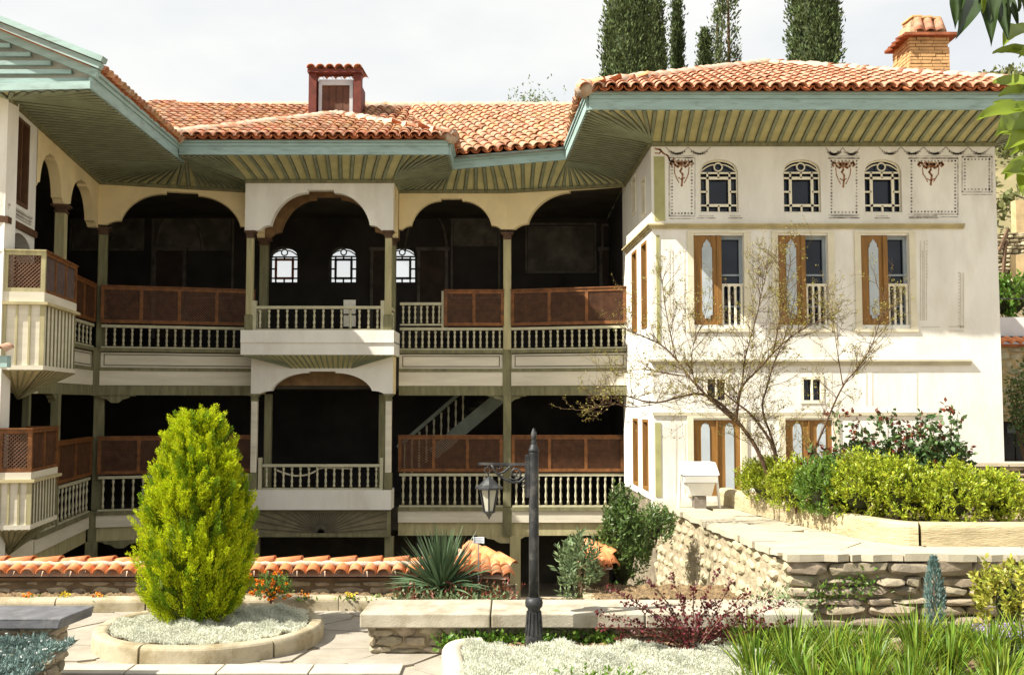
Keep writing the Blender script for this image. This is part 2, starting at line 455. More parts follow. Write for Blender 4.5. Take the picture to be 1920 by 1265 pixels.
def wall(fr, u0, u1, z0, z1, holes, n1, th, m, name="wall"):
    us = sorted({u0, u1, *[h[0] for h in holes], *[h[1] for h in holes]})
    zs = sorted({z0, z1, *[h[2] for h in holes], *[h[3] for h in holes]})
    b = MB()
    for a, c in zip(us[:-1], us[1:]):
        for d, e in zip(zs[:-1], zs[1:]):
            if any(h[0] <= a and c <= h[1] and h[2] <= d and e <= h[3] for h in holes): continue
            for nn in (n1, n1 - th):
                b.add([fr.p(a, nn, d), fr.p(c, nn, d), fr.p(c, nn, e), fr.p(a, nn, e)], [(0, 1, 2, 3)])
    for h in list(holes) + [(u0, u1, z0, z1)]:
        c = [(h[0], h[2]), (h[1], h[2]), (h[1], h[3]), (h[0], h[3])]
        for (a, d), (e, f) in zip(c, c[1:] + c[:1]):
            b.add([fr.p(a, n1, d), fr.p(e, n1, f), fr.p(e, n1 - th, f), fr.p(a, n1 - th, d)], [(0, 1, 2, 3)])
    return b, b.build(name, m, mansion)

# ---------------------------------------------------------------- floors, ceilings, hidden walls
plan = [(WL0.x - .1, 13.45), (WL1.x - .08, 18.25), (GLR.x, 19.06), (PX1, 19.06), (PM.x, 19.06), (WG1.x + .02, 18.46), (WG1.x + .02, 22.15), (-11.5, 22.15), (-11.5, 13.45)]
planl = [p if p[1] != 18.46 else (p[0], 19.06) for p in plan]
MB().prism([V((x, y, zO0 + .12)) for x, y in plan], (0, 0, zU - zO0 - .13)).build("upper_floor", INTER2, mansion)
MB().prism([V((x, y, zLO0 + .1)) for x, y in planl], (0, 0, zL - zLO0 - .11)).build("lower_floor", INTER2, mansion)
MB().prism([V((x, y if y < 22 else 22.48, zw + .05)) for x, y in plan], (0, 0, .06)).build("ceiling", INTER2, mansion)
BW = Fr((-11.5, 22.2), (WG1.x + 0.3, 22.2))
holes = []
for a, c in ((505, 557), (618, 667), (728, 778)):
    (ua, z1), (uc, z0) = BW.q(a, 463), BW.q(c, 529)
    holes.append((ua, uc, z0, z1))
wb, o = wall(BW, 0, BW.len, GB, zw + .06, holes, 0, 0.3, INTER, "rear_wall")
for (a, c, z0, z1) in holes:               # rounded heads
    r = (c - a) / 2; zs = z1 - r * 0.62; sp = MB()
    sp.strip(BW, [(a + (c - a) * i / 16, zs + (z1 - zs) * math.sqrt(max(0, 1 - ((i - 8) / 8) ** 2))) for i in range(17)], z1, -0.3, -0.001)
    sp.build("window_head", INTER, mansion)
SKYGLASS = glass_mat("clear_window_glass", (0.97, 0.97, 0.97), 0.05)
AMBER = mat("amber_frame", (0.30, 0.08, 0.015), 0.6, 0.2, 6, 0)
INTERF = mat("rear_window_frame", (0.05, 0.05, 0.045), 0.7, 0.2, 6, 0)
def tracery(fr, a, c, z0, z1, n, wd, th, b, b2):      # arched plaster grille: b = thin bars, b2 = inner square frame
    w_ = c - a; h_ = z1 - z0; m_ = (a + c) / 2; r = w_ / 2; zs = z1 - r * 0.62
    i0, i1 = a + w_ * .2, c - w_ * .2; j0, j1 = z0 + h_ * .13, z0 + h_ * .66
    def B(u0_, v0, u1_, v1, wdx=wd, tgt=b): tgt.bar(fr.p(u0_, n, v0), fr.p(u1_, n, v1), th, wdx, side=fr.n)
    e = wd * 1.6
    B(i0, j0 - e / 2, i0, j1 + e / 2, e, b2); B(i1, j0 - e / 2, i1, j1 + e / 2, e, b2); B(i0, j0, i1, j0, e, b2); B(i0, j1, i1, j1, e, b2)
    B(a, zs - h_ * .02, c, zs - h_ * .02)
    for zz in (j0 + (j1 - j0) * .0, (j0 + j1) / 2, j1): B(a, zz, i0, zz); B(i1, zz, c, zz)
    for uu in (m_,): B(uu, z0, uu, j0); B(uu, j1, uu, zs)
    B(i0, z0, i0, j0); B(i1, z0, i1, j0); B(i0, j1, i0, zs); B(i1, j1, i1, zs)
    cz = zs + (z1 - zs) * .45; rr = w_ * .11
    ring = [fr.p(m_ + rr * math.cos(t), n, cz + rr * math.sin(t)) for t in [2 * math.pi * k / 14 for k in range(15)]]
    b.tube(ring, wd * .45, 4, False)
    for s_ in (-1, 1):
        b.tube([fr.p(m_ + s_ * (rr + (r - rr) * k / 7), n, zs + (cz + rr * .6 - zs) * math.cos(k / 7 * math.pi / 2)) for k in range(8)], wd * .4, 4, False)
    out = [fr.p(a + w_ * k / 18, n, zs + (z1 - zs) * math.sqrt(max(0, 1 - ((k - 9) / 9) ** 2))) for k in range(19)]
    b.tube([fr.p(a, n, z0)] + out + [fr.p(c, n, z0), fr.p(a, n, z0)], wd * .5, 4, False)
for k, (a, c, z0, z1) in enumerate(holes):
    b, b2 = MB(), MB(); tracery(BW, a, c, z0, z1, -0.12, 0.032, 0.03, b, b2)
    wo = b.build("rear_window", INTERF, mansion)
    b2.build("inner_frame", AMBER if k == 0 else INTERF, wo)
    MB().box(a, c, -0.16, -0.155, z0, z1, BW).build("pane", SKYGLASS, wo)
# rear and side closing walls
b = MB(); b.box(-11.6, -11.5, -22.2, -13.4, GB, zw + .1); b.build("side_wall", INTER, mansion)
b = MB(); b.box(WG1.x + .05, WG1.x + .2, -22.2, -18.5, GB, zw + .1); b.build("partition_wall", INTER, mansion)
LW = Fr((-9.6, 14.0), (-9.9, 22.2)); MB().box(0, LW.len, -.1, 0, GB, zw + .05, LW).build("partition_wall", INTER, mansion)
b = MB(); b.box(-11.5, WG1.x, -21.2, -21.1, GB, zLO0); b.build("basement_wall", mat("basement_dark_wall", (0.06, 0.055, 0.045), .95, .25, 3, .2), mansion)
# faint painted frames on the rear wall
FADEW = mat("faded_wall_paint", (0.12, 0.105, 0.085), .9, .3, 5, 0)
def frame_px(fr, x0, y0, x1, y1, n, t, b):
    (a, d), (c, e) = fr.q(x0, y1), fr.q(x1, y0)
    b.box(a, c, n, n + .01, e - t, e, fr); b.box(a, c, n, n + .01, d, d + t, fr)
    b.box(a, a + t, n, n + .01, d + t, e - t, fr); b.box(c - t, c, n, n + .01, d + t, e - t, fr)
for r_ in ((205, 393, 272, 470), (282, 390, 440, 560), (985, 418, 1118, 512), (845, 400, 938, 560), (130, 400, 192, 470), (1128, 420, 1160, 512)):
    b = MB(); frame_px(BW, *r_, 0.002, 0.045, b); b.build("painted_frame", FADEW, mansion)
for x0, x1 in ((292, 380), (760, 838)):
    (a, zs), (c, zt) = BW.q(x0, 470), BW.q(x1, 392)
    b = MB().tube([BW.p((a + c) / 2 - (c - a) / 2 * math.cos(math.pi * k / 16), .012, zs + (zt - zs) * math.sin(math.pi * k / 16)) for k in range(17)], 0.025, 4)
    b.build("painted_arch", FADEW, mansion)

# painted fields, doors and a cornice on the rear wall, hardly lit
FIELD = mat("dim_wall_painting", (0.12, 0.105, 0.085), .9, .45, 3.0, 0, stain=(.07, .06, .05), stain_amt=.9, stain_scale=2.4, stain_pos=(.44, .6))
for (x0, y0, x1, y1) in ((209, 397, 268, 466), (288, 400, 434, 470), (990, 424, 1113, 508), (850, 405, 933, 462), (135, 405, 188, 466)):
    (a, d), (c, e) = BW.q(x0, y1), BW.q(x1, y0)
    MB().box(a, c, .001, .004, d, e, BW).build("wall_painting", FIELD, mansion)
for (x0, x1) in ((292, 345), (788, 835), (1130, 1165), (700, 722)):
    (a, d), (c, e) = BW.q(x0, 600), BW.q(x1, 455)
    low = [(a, d + 1.9)] + [(a + (c - a) * k / 10, e - .18 + .18 * math.sin(math.pi * k / 10)) for k in range(11)]
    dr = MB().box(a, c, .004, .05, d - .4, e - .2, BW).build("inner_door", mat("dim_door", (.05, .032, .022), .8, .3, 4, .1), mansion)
    MB().box(a - .07, a - .002, .004, .07, d - .4, e - .1, BW).build("door_jamb", FADEW, dr); MB().box(c + .002, c + .07, .004, .07, d - .4, e - .1, BW).build("door_jamb", FADEW, dr); MB().box(a - .1, c + .1, .004, .08, e - .19, e - .11, BW).build("door_head", FADEW, dr)
MB().box(0, BW.len, .002, .1, Z(385, 22.2), Z(379, 22.2), BW).build("inner_cornice", FADEW, mansion)
# ---------------------------------------------------------------- gallery edges
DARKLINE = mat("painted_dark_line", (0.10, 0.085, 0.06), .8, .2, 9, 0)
def floor_edge(fr, u0, u1, white=WHITEWOOD):
    MB().box(u0, u1, -.12, .0, zB0, zB1, fr).build("white_beam", white, mansion)
    MB().box(u0, u1, -.3, -.015, zO0, zB0 - .002, fr).build("timber_beam", OLIVE, mansion)
    b = MB(); b.box(u0, u1, -.12, .035, zUl, zU, fr); b.box(u0, u1, -.12, .02, zB1 + .001, zP0 - .001, fr)
    b.build("ledge", OLIVE, mansion)
    MB().box(u0, u1, -.12, -.03, zP0, zP1, fr).build("panel", white, mansion)
    b = MB(); t = .014; a, c = u0 + .06, u1 - .06; d, e = zP0 + .035, zP1 - .03
    for q in ((a, c, e - t, e), (a, c, d, d + t), (a, a + t, d + t, e - t), (c - t, c, d + t, e - t)):
        b.box(q[0], q[1], -.029, -.024, q[2], q[3], fr)
    b.build("panel_moulding", DARKLINE, mansion)
    return
floor_edge(FGA, 0.02, FGA.len - .08); floor_edge(FGB, .08, FGB.len)
floor_edge(FGL, 0.09, FGL.len); floor_edge(FL, 1.75, FL.len - .09)
for fr, u, n_, hw_ in ((FGA, FGA.len, -.01, .085), (FGL, 0.03, -.02, .07)):     # post ends between the beams
    MB().box(u - hw_, u + hw_, n_ - .15, n_ + .015, zO0 - .01, zU + .002, fr).build("post_block", OLIVE, mansion)
    MB().box(u - hw_, u + hw_, n_ - .15, n_ + .015, zLO0 - .01, zL + .002, fr).build("post_block", OLIVE, mansion)
# upper balustrades and lattice
zlat1, zlat0, zbt = Z(545, YG), Z(611, YG), Z(614, YG)
ua = FGA.q(832, 580)[0]
balustrade(FGA, .03, FGA.len - .08, zU, zbt, -.03, 16)
balustrade(FGA, .03, ua - .03, Z(610, YG), Z(567, YG), -.03, 7)
column(FGA, ua - .02, -.03, zbt, Z(545, YG), .05, False, BALUS)
lattice_screen(FGA, ua + .01, FGA.len - .06, zlat0, zlat1, .02, 2, .06)
balustrade(FGB, .08, FGB.len, zU, zbt, -.03, 16)
lattice_screen(FGB, .08, FGB.len, zlat0, zlat1, .0, 3, .06)
balustrade(FGL, .1, FGL.len - .02, zU, zbt, -.03, 18)
lattice_screen(FGL, .08, FGL.len - .02, zlat0, zlat1, .0, 4, .06)
balustrade(FL, 1.8, FL.len - .1, zU, zbt, -.03, 12)
lattice_screen(FL, 1.8, FL.len - .08, zlat0, zlat1, 0, 4, .06)
# lower gallery
def lower_edge(fr, u0, u1):
    MB().box(u0, u1, -.12, 0, zLB0, zLl - .001, fr).build("white_beam", WHITEWOOD, mansion)
    MB().box(u0, u1, -.12, .03, zLl, zL, fr).build("ledge", OLIVE, mansion)
    MB().box(u0, u1, -.3, -.05, zLO0, zLB0 - .002, fr).build("timber_beam", POST, mansion)
zl1, zl0, zlb = Z(817, YG), Z(884, YG), Z(887, YG)
for fr, u0, u1, npan, nb in ((FGA, .02, FGA.len - .08, 3, 14), (FGBl, .08, FGBl.len, 3, 15), (FGL, .09, FGL.len, 4, 16), (FL, 1.75, FL.len - .09, 3, 14)):
    lower_edge(fr, u0, u1)
    balustrade(fr, u0 + .02, u1, zL, zlb, -.03, nb)
    lattice_screen(fr, u0, u1, zl0, zl1, 0, npan, .06)
# posts
column(FGA, FGA.len, -.05, zU, Z(436, YG), .15, True)
column(FGA, FGA.len, -.06, zL, Z(741, YG), .15, False, OLIVE)
column(FGA, FGA.len + .15, -.1, GB, zLO0, .2, False, POST)
column(FGL, 0.08, -.17, zU, Z(424, 18.2), .16, True, OLIVE)
column(FGL, 0.08, -.2, zL, Z(741, YG), .18, False, OLIVE)
column(FGL, 0.02, -.06, GB, zLO0, .2, False, OLIVE)
uc = FL.q(121, 450)[0]; ue = FL.q(66, 400)[0]
column(FL, uc, -.06, zU, Z(383, 16.0), .16, True, POST)
column(FL, uc, -.06, zL, zO0, .13, False, OLIVE); column(FL, uc, -.06, GB, zLO0, .16, False, OLIVE)
column(FL, FL.q(58, 760)[0], -.06, zL, zO0, .1, False, OLIVE)
# post-top brackets under the beams
def bracket(fr, u, z, wd=.5, n0=-.16, n1=-.04, m=OLIVE):
    low = []
    for t, h in ((0, 0), (.12, 0), (.18, .3), (.3, .45), (.36, .75), (.42, 1), (.58, 1), (.64, .75), (.7, .45), (.82, .3), (.88, 0), (1, 0)):
        low.append((u - wd / 2 + wd * t, z - .02 - .12 * h))
    MB().strip(fr, low, z - .002, n0, n1).build("bracket", m, mansion)
bracket(FGA, FGA.len, zO0, .72); bracket(FGL, .35, zO0, .7); bracket(FL, uc, zO0, .5)
bracket(FGA, FGA.len - .05, zLO0, 1.0, m=POST); bracket(FGL, .5, zLO0, .8); bracket(FL, uc, zLO0, .6)
# stairs inside the lower gallery
ys = 20.4
so = MB().bar(at(812, 850, ys), at(945, 738, ys), .05, .26).build("stair", STAIR, mansion)
MB().bar(at(745, 838, ys), at(862, 737, ys), .05, .07).build("handrail", STAIR, so)
MB().bar(at(812, 850, ys + 1), at(945, 738, ys + 1), .05, .26).build("stringer", STAIR, so)
for k in range(9):
    p = lerp(at(812, 835, ys), at(945, 723, ys), (k + .5) / 9); q = lerp(at(752, 838, ys), at(875, 732, ys), (k + .5) / 9)
    inst("baluster", ME_BAL, so, Matrix.Translation((q.x, ys, q.z - .75)) @ Matrix.Diagonal((1, 1, .75, 1)))
    MB().box(p.x - .14, p.x + .14, -ys - .97, -ys - .03, p.z - .02, p.z + .02).build("stair_tread", INTER2, so)

# ---------------------------------------------------------------- arcades of the upper gallery
zs_ = Z(430, YG); zt_ = Z(372, YG)
low = [(0.0, zs_)] + arch(.03, FGA.len - .09, zs_, zt_) + [(FGA.len, zs_)]
arch_panel("arch_panel", FGA, low, zw, -.14, .0, CREAM)
h = half_arch(); W2 = FGB.len
low = [(0, zs_)] + [(.09 + (W2 * .62) * t, zs_ + (Z(362, YG) - zs_) * z) for t, z in h] + [(W2, Z(360, YG))]
arch_panel("arch_panel", FGB, low, zw, -.14, .0, CREAM)
zs2, zt2 = Z(424, 18.4), Z(362, 18.7)
low = [(0, zs2)] + arch(.1, FGL.len - .02, zs2, zt2)
arch_panel("arch_panel", FGL, low, zw, -.14, 0, CREAM)
zs3 = Z(383, 16.0)
low = arch(ue + .02, uc - .08, zs3, zs3 + .62) + [(uc + .08, zs3)] + arch(uc + .081, FL.len - .1, zs3, zs3 + .62) + [(FL.len, zs3)]
arch_panel("arch_panel", FL, low, zw, -.16, 0, CREAM)
# ---------------------------------------------------------------- pavilion (upper)
PBt, PBm, PBb = Z(619, PY), Z(641, PY), Z(665, PY)
wP = FP.len
zsP, ztP = Z(432, PY), Z(356, PY)
arch_panel("pavilion_arch", FP, [(0, zsP)] + arch(.22, wP - .18, zsP, ztP) + [(wP, zsP)], zw - .002, -.16, 0, PLASTER)
FPR = Fr((PX1, PY), (PX1, YG)); FPL = Fr((PX0, YG), (PX0, PY))
for fr in (FPR, FPL):
    arch_panel("pavilion_side_arch", fr, [(.02, zsP)] + arch(.03, fr.len - .03, zsP, ztP) + [(fr.len - .01, zsP)], zw - .004, -.15, -.01, CREAM)
FPB = Fr((PX0, YG), (PX1, YG))
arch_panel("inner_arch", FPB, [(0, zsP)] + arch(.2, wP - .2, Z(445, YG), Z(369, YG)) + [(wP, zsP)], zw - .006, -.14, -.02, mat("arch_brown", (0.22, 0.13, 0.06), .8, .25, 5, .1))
b = MB(); b.box(-.03, wP + .03, -.9, .05, PBm, PBt, FP); b.box(-.03, wP + .03, -.9, .03, PBb, PBm - .001, FP)
b.box(-.03, wP + .03, -.9, .055, PBm - .012, PBm + .01, FP)
b.build("pavilion_base", PLASTER, mansion)
for s_ in (0.09, wP - .09):
    column(FP, s_, -.08, Z(590, PY), zsP + .001, .12, True)
    column(FP, s_, -.08, PBt, Z(590, PY) - .002, .15, False, OLIVE)
    column(FPB, s_ + (.04 if s_ < 1 else -.04), -.05, zU, zsP, .15, True, OLIVE)
balustrade(FP, .2, wP - .2, PBt, Z(573, PY), -.08, 14)
for s_ in (.185, wP - .185):
    MB().box(s_ - .035, s_ + .035, -.12, -.03, PBt + .001, Z(563, PY), FP).build("newel", BALUS, mansion)
for fr in (FPR, FPL): balustrade(fr, .15, fr.len - .1, PBt, Z(573, PY), -.08, 4)
# coved underside with battens, down to the lower pavilion
QY = 18.5
QX0, QX1 = X(469, QY, 800), X(736, QY, 800)
FQ = Fr((QX0, QY), (QX1, QY)); wQ = FQ.len
zc1 = Z(690, QY)
cove = MB(); top = [(-.02, PBb), (wP + .02, PBb)]
cv0, cv1 = .75, wQ - .75
cove.add([FP.p(-.02, .02, PBb - .001), FP.p(wP + .02, .02, PBb - .001), FQ.p(cv1, 0, zc1), FQ.p(cv0, 0, zc1),
          FP.p(-.02, -.88, PBb - .001), FP.p(wP + .02, -.88, PBb - .001)], [(0, 1, 2, 3), (0, 3, 4), (1, 5, 2)])
co = cove.build("pavilion_cove", SOFFIT, mansion)
for k in range(26):
    t = k / 25
    a = FP.p(-.02 + (wP + .04) * t, .02, PBb - .008)
    tt = min(1, max(0, (t - .24) / .52))
    c = FQ.p(lerp(cv0, cv1, tt), .012, zc1)
    MB().bar(a, c, .028, .012).build("batten", BATTEN, co)
# ---------------------------------------------------------------- pavilion (lower)
zs4, zt4 = Z(738, QY), Z(696, QY)
arch_panel("pavilion_arch", FQ, [(0, zs4)] + arch(.13, wQ - .13, zs4, zt4) + [(wQ, zs4)], Z(668, QY), -.16, 0, PLASTER)
FQR = Fr((QX1, QY), (QX1, YG))
MB().box(.01, FQR.len, -.14, -.002, zs4, Z(668, QY), FQR).build("pavilion_side", CREAM, mansion)
FQL = Fr((QX0, YG), (QX0, QY))
MB().box(0, FQL.len - .01, -.14, -.002, zs4, Z(668, QY), FQL).build("pavilion_side", CREAM, mansion)
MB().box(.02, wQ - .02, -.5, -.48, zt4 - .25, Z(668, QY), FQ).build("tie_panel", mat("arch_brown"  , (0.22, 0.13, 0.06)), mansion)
QBt, QBb = Z(918, QY), Z(955, QY)
MB().box(-.03, wQ - .02, -.5, .04, QBb, QBt, FQ).build("pavilion_base", PLASTER, mansion)
for s_ in (.06, wQ - .08):
    column(FQ, s_, -.07, Z(886, QY), zs4 + .001, .11, True, WHITEWOOD, capm=OLIVE)
    column(FQ, s_, -.07, QBt, Z(886, QY) - .002, .14, False, OLIVE)
    column(FQ, s_ + (.16 if s_ < 1 else -.16), -.45, zL, zs4, .13, False, OLIVE)
    MB().box(s_ + (.09 if s_ < 1 else -.15), s_ + (.15 if s_ < 1 else -.09), -.11, -.03, QBt + .001, Z(858, QY), FQ).build("newel", BALUS, mansion)
balustrade(FQ, .22, wQ - .22, QBt, Z(870, QY), -.07, 14)
# sunburst panel below the lower balcony
za_, zb_ = Z(957, QY + .1), Z(1004, QY + .1)
FQ2 = Fr((QX0 + .05, QY + .1), (QX1 - .05, QY + .1)); w2 = FQ2.len
po = MB().box(0, w2, -.05, 0, zb_, za_, FQ2).build("sunburst_panel", mat("sunburst_board", (0.19, 0.165, 0.10), .8, .2, 5, .2), mansion)
for k in range(27):
    t = math.pi * (k + .5) / 27; cx, cz = w2 / 2, zb_ + .06
    rr = min((w2 / 2 - .07) / max(1e-3, abs(math.cos(t))), (za_ - .03 - cz) / max(1e-3, math.sin(t)))
    MB().bar(FQ2.p(cx, .008, cz - .01), FQ2.p(cx + rr * math.cos(t), .008, cz + rr * math.sin(t)), .014, .013, side=FQ2.n).build("ray", DARKLINE, po)
b = MB(); b.box(-.02, w2 + .02, .0005, .02, zb_ - .02, zb_ + .05, FQ2); b.box(-.02, .05, .0005, .02, zb_ + .05, za_, FQ2); b.box(w2 - .05, w2 + .02, .0005, .02, zb_ + .05, za_, FQ2)
b.build("panel_frame", OLIVE, po)
for s_ in (.02, w2 - .02): column(FQ2, s_, -.12, GB, zb_ - .02, .16, False, OLIVE)
# ---------------------------------------------------------------- right wing walls
zT = 0.8                                  # terrace level
holesR = []; big = []; small = []; low_w = []
for a, c in ((1312, 1385), (1468, 1540), (1620, 1692)):
    (u0, z1), (u1, z0) = FR.q(a, 299), FR.q(c, 398); small.append((u0, u1, z0, z1))
for a, c in ((1300, 1396), (1458, 1554), (1613, 1707)):
    (u0, z1), (u1, z0) = FR.q(a, 441), FR.q(c, 609); big.append((u0, u1, z0, z1))
for a, c in ((1320, 1366), (1500, 1545)):
    (u0, z1), (u1, z0) = FR.q(a, 705), FR.q(c, 756); low_w.append((u0, u1, z0, z1))
doors = []
for a, c in ((1300, 1388), (1472, 1560)):
    (u0, z1), (u1, _) = FR.q(a, 787), FR.q(c, 787); doors.append((u0, u1, zT + .06, z1))
_, rw = wall(FR, 0, FR.len, zT - .4, zwR + .1, small + big + low_w + doors, 0, .35, PLASTER, "wall")
for (a, c, z0, z1) in small:
    r = (c - a) / 2; zs = z1 - r * .62; b = MB()
    b.strip(FR, [(a + (c - a) * i / 18, zs + (z1 - zs) * math.sqrt(max(0, 1 - ((i - 9) / 9) ** 2))) for i in range(19)], z1, -.3, -.001)
    b.build("window_head", PLASTER, mansion)
for (a, c, z0, z1) in small:
    b, b2 = MB(), MB(); tracery(FR, a + .01, c - .01, z0 + .01, z1 - .01, -.06, .026, .03, b, b2)
    wo = b.build("arched_window", TRACERY, mansion); b2.build("inner_frame", TRACERY, wo)
    MB().box(a, c, -.14, -.13, z0, z1, FR).build("pane", DGLASS, wo)
for (a, c, z0, z1) in big:
    wd = c - a; m_ = a + wd * .53; T = .035
    b = MB()                                 # surround
    for q in ((a - .1, a - .003, z0 - .06, z1 + .03), (c + .003, c + .1, z0 - .06, z1 + .03), (a - .1, c + .1, z1 + .031, z1 + .07), (a - .12, c + .12, z0 - .11, z0 - .061)):
        b.box(q[0], q[1], .002, .028, q[2], q[3], FR)
    wo = b.build("window", mat("window_surround", (0.66, 0.61, 0.46), .8, .08, 4, .1), mansion)
    b = MB()
    b.box(m_, c, -.13, -.09, z0, z0 + T, FR); b.box(m_, c, -.13, -.09, z1 - T * 1.6, z1, FR); b.box(c - T * 1.5, c, -.13, -.09, z0 + T, z1 - T * 1.6, FR)
    b.box(m_, m_ + T, -.13, -.09, z0 + T, z1 - T * 1.6, FR); zm = z0 + (z1 - z0) * .55
    b.box(m_ + T, c - T * 1.5, -.125, -.095, zm, zm + .03, FR); b.box(m_ + T, c - T * 1.5, -.125, -.095, z0 + (z1 - z0) * .2, z0 + (z1 - z0) * .2 + .03, FR)
    b.build("casement", CASE, wo)
    MB().box(a, c, -.16, -.15, z0, z1, FR).build("pane", DGLASS, wo)
    # closed brown shutter leaf on the left half
    b = MB(); b.box(a + .004, m_ - .004, -.06, -.02, z0 + .004, z1 - .004, FR); b.box(m_ - .05, m_ + .02, -.0195, .012, z0 + .006, z1 - .006, FR)
    b.build("shutter", SHUT, wo)
    i0, i1 = a + wd * .17, a + wd * .37; im = (i0 + i1) / 2; hw = (i1 - i0) / 2; zz0, zz1 = z0 + .1, z1 - .06
    out = [(i0, zz0 + .06), (im - hw * .6, zz0 + .05), (im - hw * .5, zz0), (im + hw * .5, zz0), (im + hw * .6, zz0 + .05), (i1, zz0 + .06), (i1, zz1 - .14),
           (im + hw * .75, zz1 - .12), (im + hw * .7, zz1 - .07), (im + hw * .35, zz1 - .04), (im, zz1), (im - hw * .35, zz1 - .04), (im - hw * .7, zz1 - .07), (im - hw * .75, zz1 - .12), (i0, zz1 - .14)]
    MB().prism([FR.p(u, -.019, z) for u, z in out], FR.n * .012).build("inset_panel", BLUEG, wo)
    # low window balustrade
    b = MB(); zr = z0 + (z1 - z0) * .46
    b.box(m_ + .02, c - .005, -.07, -.03, zr - .035, zr, FR)
    for k in range(4):
        uu = m_ + .045 + (c - .03 - m_ - .045) * k / 3
        b.box(uu - .016, uu + .016, -.065, -.035, z0 + .004, zr - .035, FR)
        if k < 3:
            un = m_ + .045 + (c - .03 - m_ - .045) * (k + .5) / 3; g_ = (c - m_ - .075) / 6
            b.strip(FR, [(un - g_ + g_ * j / 4, zr - .035 - .05 * (abs(j - 4) / 4) ** 2) for j in range(9)], zr - .034, -.062, -.038)
    b.build("window_guard", TRACERY, wo)
for (a, c, z0, z1) in low_w:
    b = MB(); t = .05
    for q in ((a, c, z1 - t, z1), (a, c, z0, z0 + t), (a, a + t, z0 + t, z1 - t), (c - t, c, z0 + t, z1 - t), ((a + c) / 2 - .012, (a + c) / 2 + .012, z0 + t, z1 - t)):
        b.box(q[0], q[1], -.06, .015, q[2], q[3], FR)
    wo = b.build("small_window", TRACERY, mansion)
    MB().box(a, c, -.1, -.09, z0, z1, FR).build("pane", DGLASS, wo)
for (a, c, z0, z1) in doors:
    m_ = (a + c) / 2
    b = MB()
    for q in ((a - .1, a - .003, z0, z1 + .03), (c + .003, c + .1, z0, z1 + .03), (a - .1, c + .1, z1 + .031, z1 + .07)): b.box(q[0], q[1], .002, .028, q[2], q[3], FR)
    wo = b.build("shuttered_door", MATS["window_surround"], mansion)
    for (p_, q_) in ((a + .004, m_ - .012), (m_ + .012, c - .004)):
        MB().box(p_, q_, -.06, -.02, z0, z1 - .004, FR).build("shutter", SHUT, wo)
        i0, i1 = p_ + (q_ - p_) * .34, p_ + (q_ - p_) * .72; im = (i0 + i1) / 2; hw = (i1 - i0) / 2
        out = [(i0, z0 + .1), (i1, z0 + .1), (i1, z1 - .14), (im + hw * .7, z1 - .07), (im, z1 - .04), (im - hw * .7, z1 - .07), (i0, z1 - .14)]
        MB().prism([FR.p(u, -.019, z) for u, z in out], FR.n * .012).build("inset_panel", BLUEG, wo)
    MB().box(m_ - .011, m_ + .011, -.02, .01, z0, z1 - .006, FR).build("door_batten", SHUT, wo)
# side wall (faces the courtyard), right and rear walls
ws = FRS.len
hs = []
for a, c in ((1184, 1193), (1203, 1211)):
    (u0, z1), (u1, z0) = FRS.q(a, 345), FRS.q(c, 405); hs.append((u0, u1, FRS.q(a, 408)[1], FRS.q(a, 338)[1]))
hb = []
for a, c in ((1185, 1194), (1203, 1213)):
    u0, u1 = FRS.q(a, 500)[0], FRS.q(c, 500)[0]; hb.append((u0, u1, big[0][2], big[0][3]))
hd = [(u0, u1, zT + .1, doors[0][3]) for u0, u1, _, _ in hb]
wall(FRS, -.4, ws - .004, zT - .02, zwR + .1, hs + hb + hd, 0, .3, PLASTER, "side_wall")
MB().box(-.4, ws - .004, -.3, -.02, GB, zT - .021, FRS).build("foundation", mat("foundation_rubble", (.24, .2, .14), .95, .3, 5, .8, 14, bdist=.04), mansion)
for (a, c, z0, z1) in hs + hb + hd:
    b = MB(); t = .045
    for q in ((a, c, z1 - t, z1), (a, c, z0, z0 + t), (a, a + t, z0 + t, z1 - t), (c - t, c, z0 + t, z1 - t)): b.box(q[0], q[1], -.1, .012, q[2], q[3], FRS)
    wo = b.build("side_window", TRACERY if (a, c, z0, z1) in hs else SHUT, mansion)
    MB().box(a, c, -.16, -.15, z0, z1, FRS).build("pane", DGLASS if (a, c, z0, z1) in hs else mat("shutter_maroon", (0.09, .03, .015), .7, .2, 5, .1), wo)
MB().box(WR1.x - .35, WR1.x - .001, -23, -RY - .351, GB, zwR + .1).build("side_wall", PLASTER, mansion)
MB().box(WG1.x + .3, WR1.x, -23.3, -23.001, GB, zwR + .1).build("rear_wall", PLASTER, mansion)
MB().box(WG1.x + .21, WR1.x - .36, -22.9, -RY - .4, zwR + .0, zwR + .05).build("ceiling", INTER, mansion)
# cornices
CORN = mat("cornice_ochre", (0.47, 0.40, 0.22), .8, .15, 4, .2)
zc = FR.q(1400, 425)[1]; ucE = FR.q(1806, 425)[0]
b = MB()
for k, (dz, n_) in enumerate(((0, .03), (.025, .055), (.05, .08))):
    b.box(-n_, ucE, .001, n_, zc - .035 + dz, zc - .035 + dz + .024, FR); b.box(0, ws, .001, n_, zc - .035 + dz, zc - .035 + dz + .024, FRS)
b.build("cornice", CORN, mansion)
zc2 = FR.q(1600, 680)[1]; ucE2 = FR.q(1820, 680)[0]
b = MB()
for k, (dz, n_) in enumerate(((0, .025), (.03, .045), (.06, .065))): b.box(-n_, ucE2, .001, n_, zc2 - .04 + dz, zc2 - .04 + dz + .029, FR)
b.build("cornice", mat("cornice_pale", (0.50, 0.46, 0.34), .8, .12, 4, .2), mansion)
zc3 = FR.q(1600, 775)[1]
MB().box(-.02, FR.q(1760, 775)[0], .001, .03, zc3 - .03, zc3 + .02, FR).build("cornice", MATS["cornice_pale"], mansion)
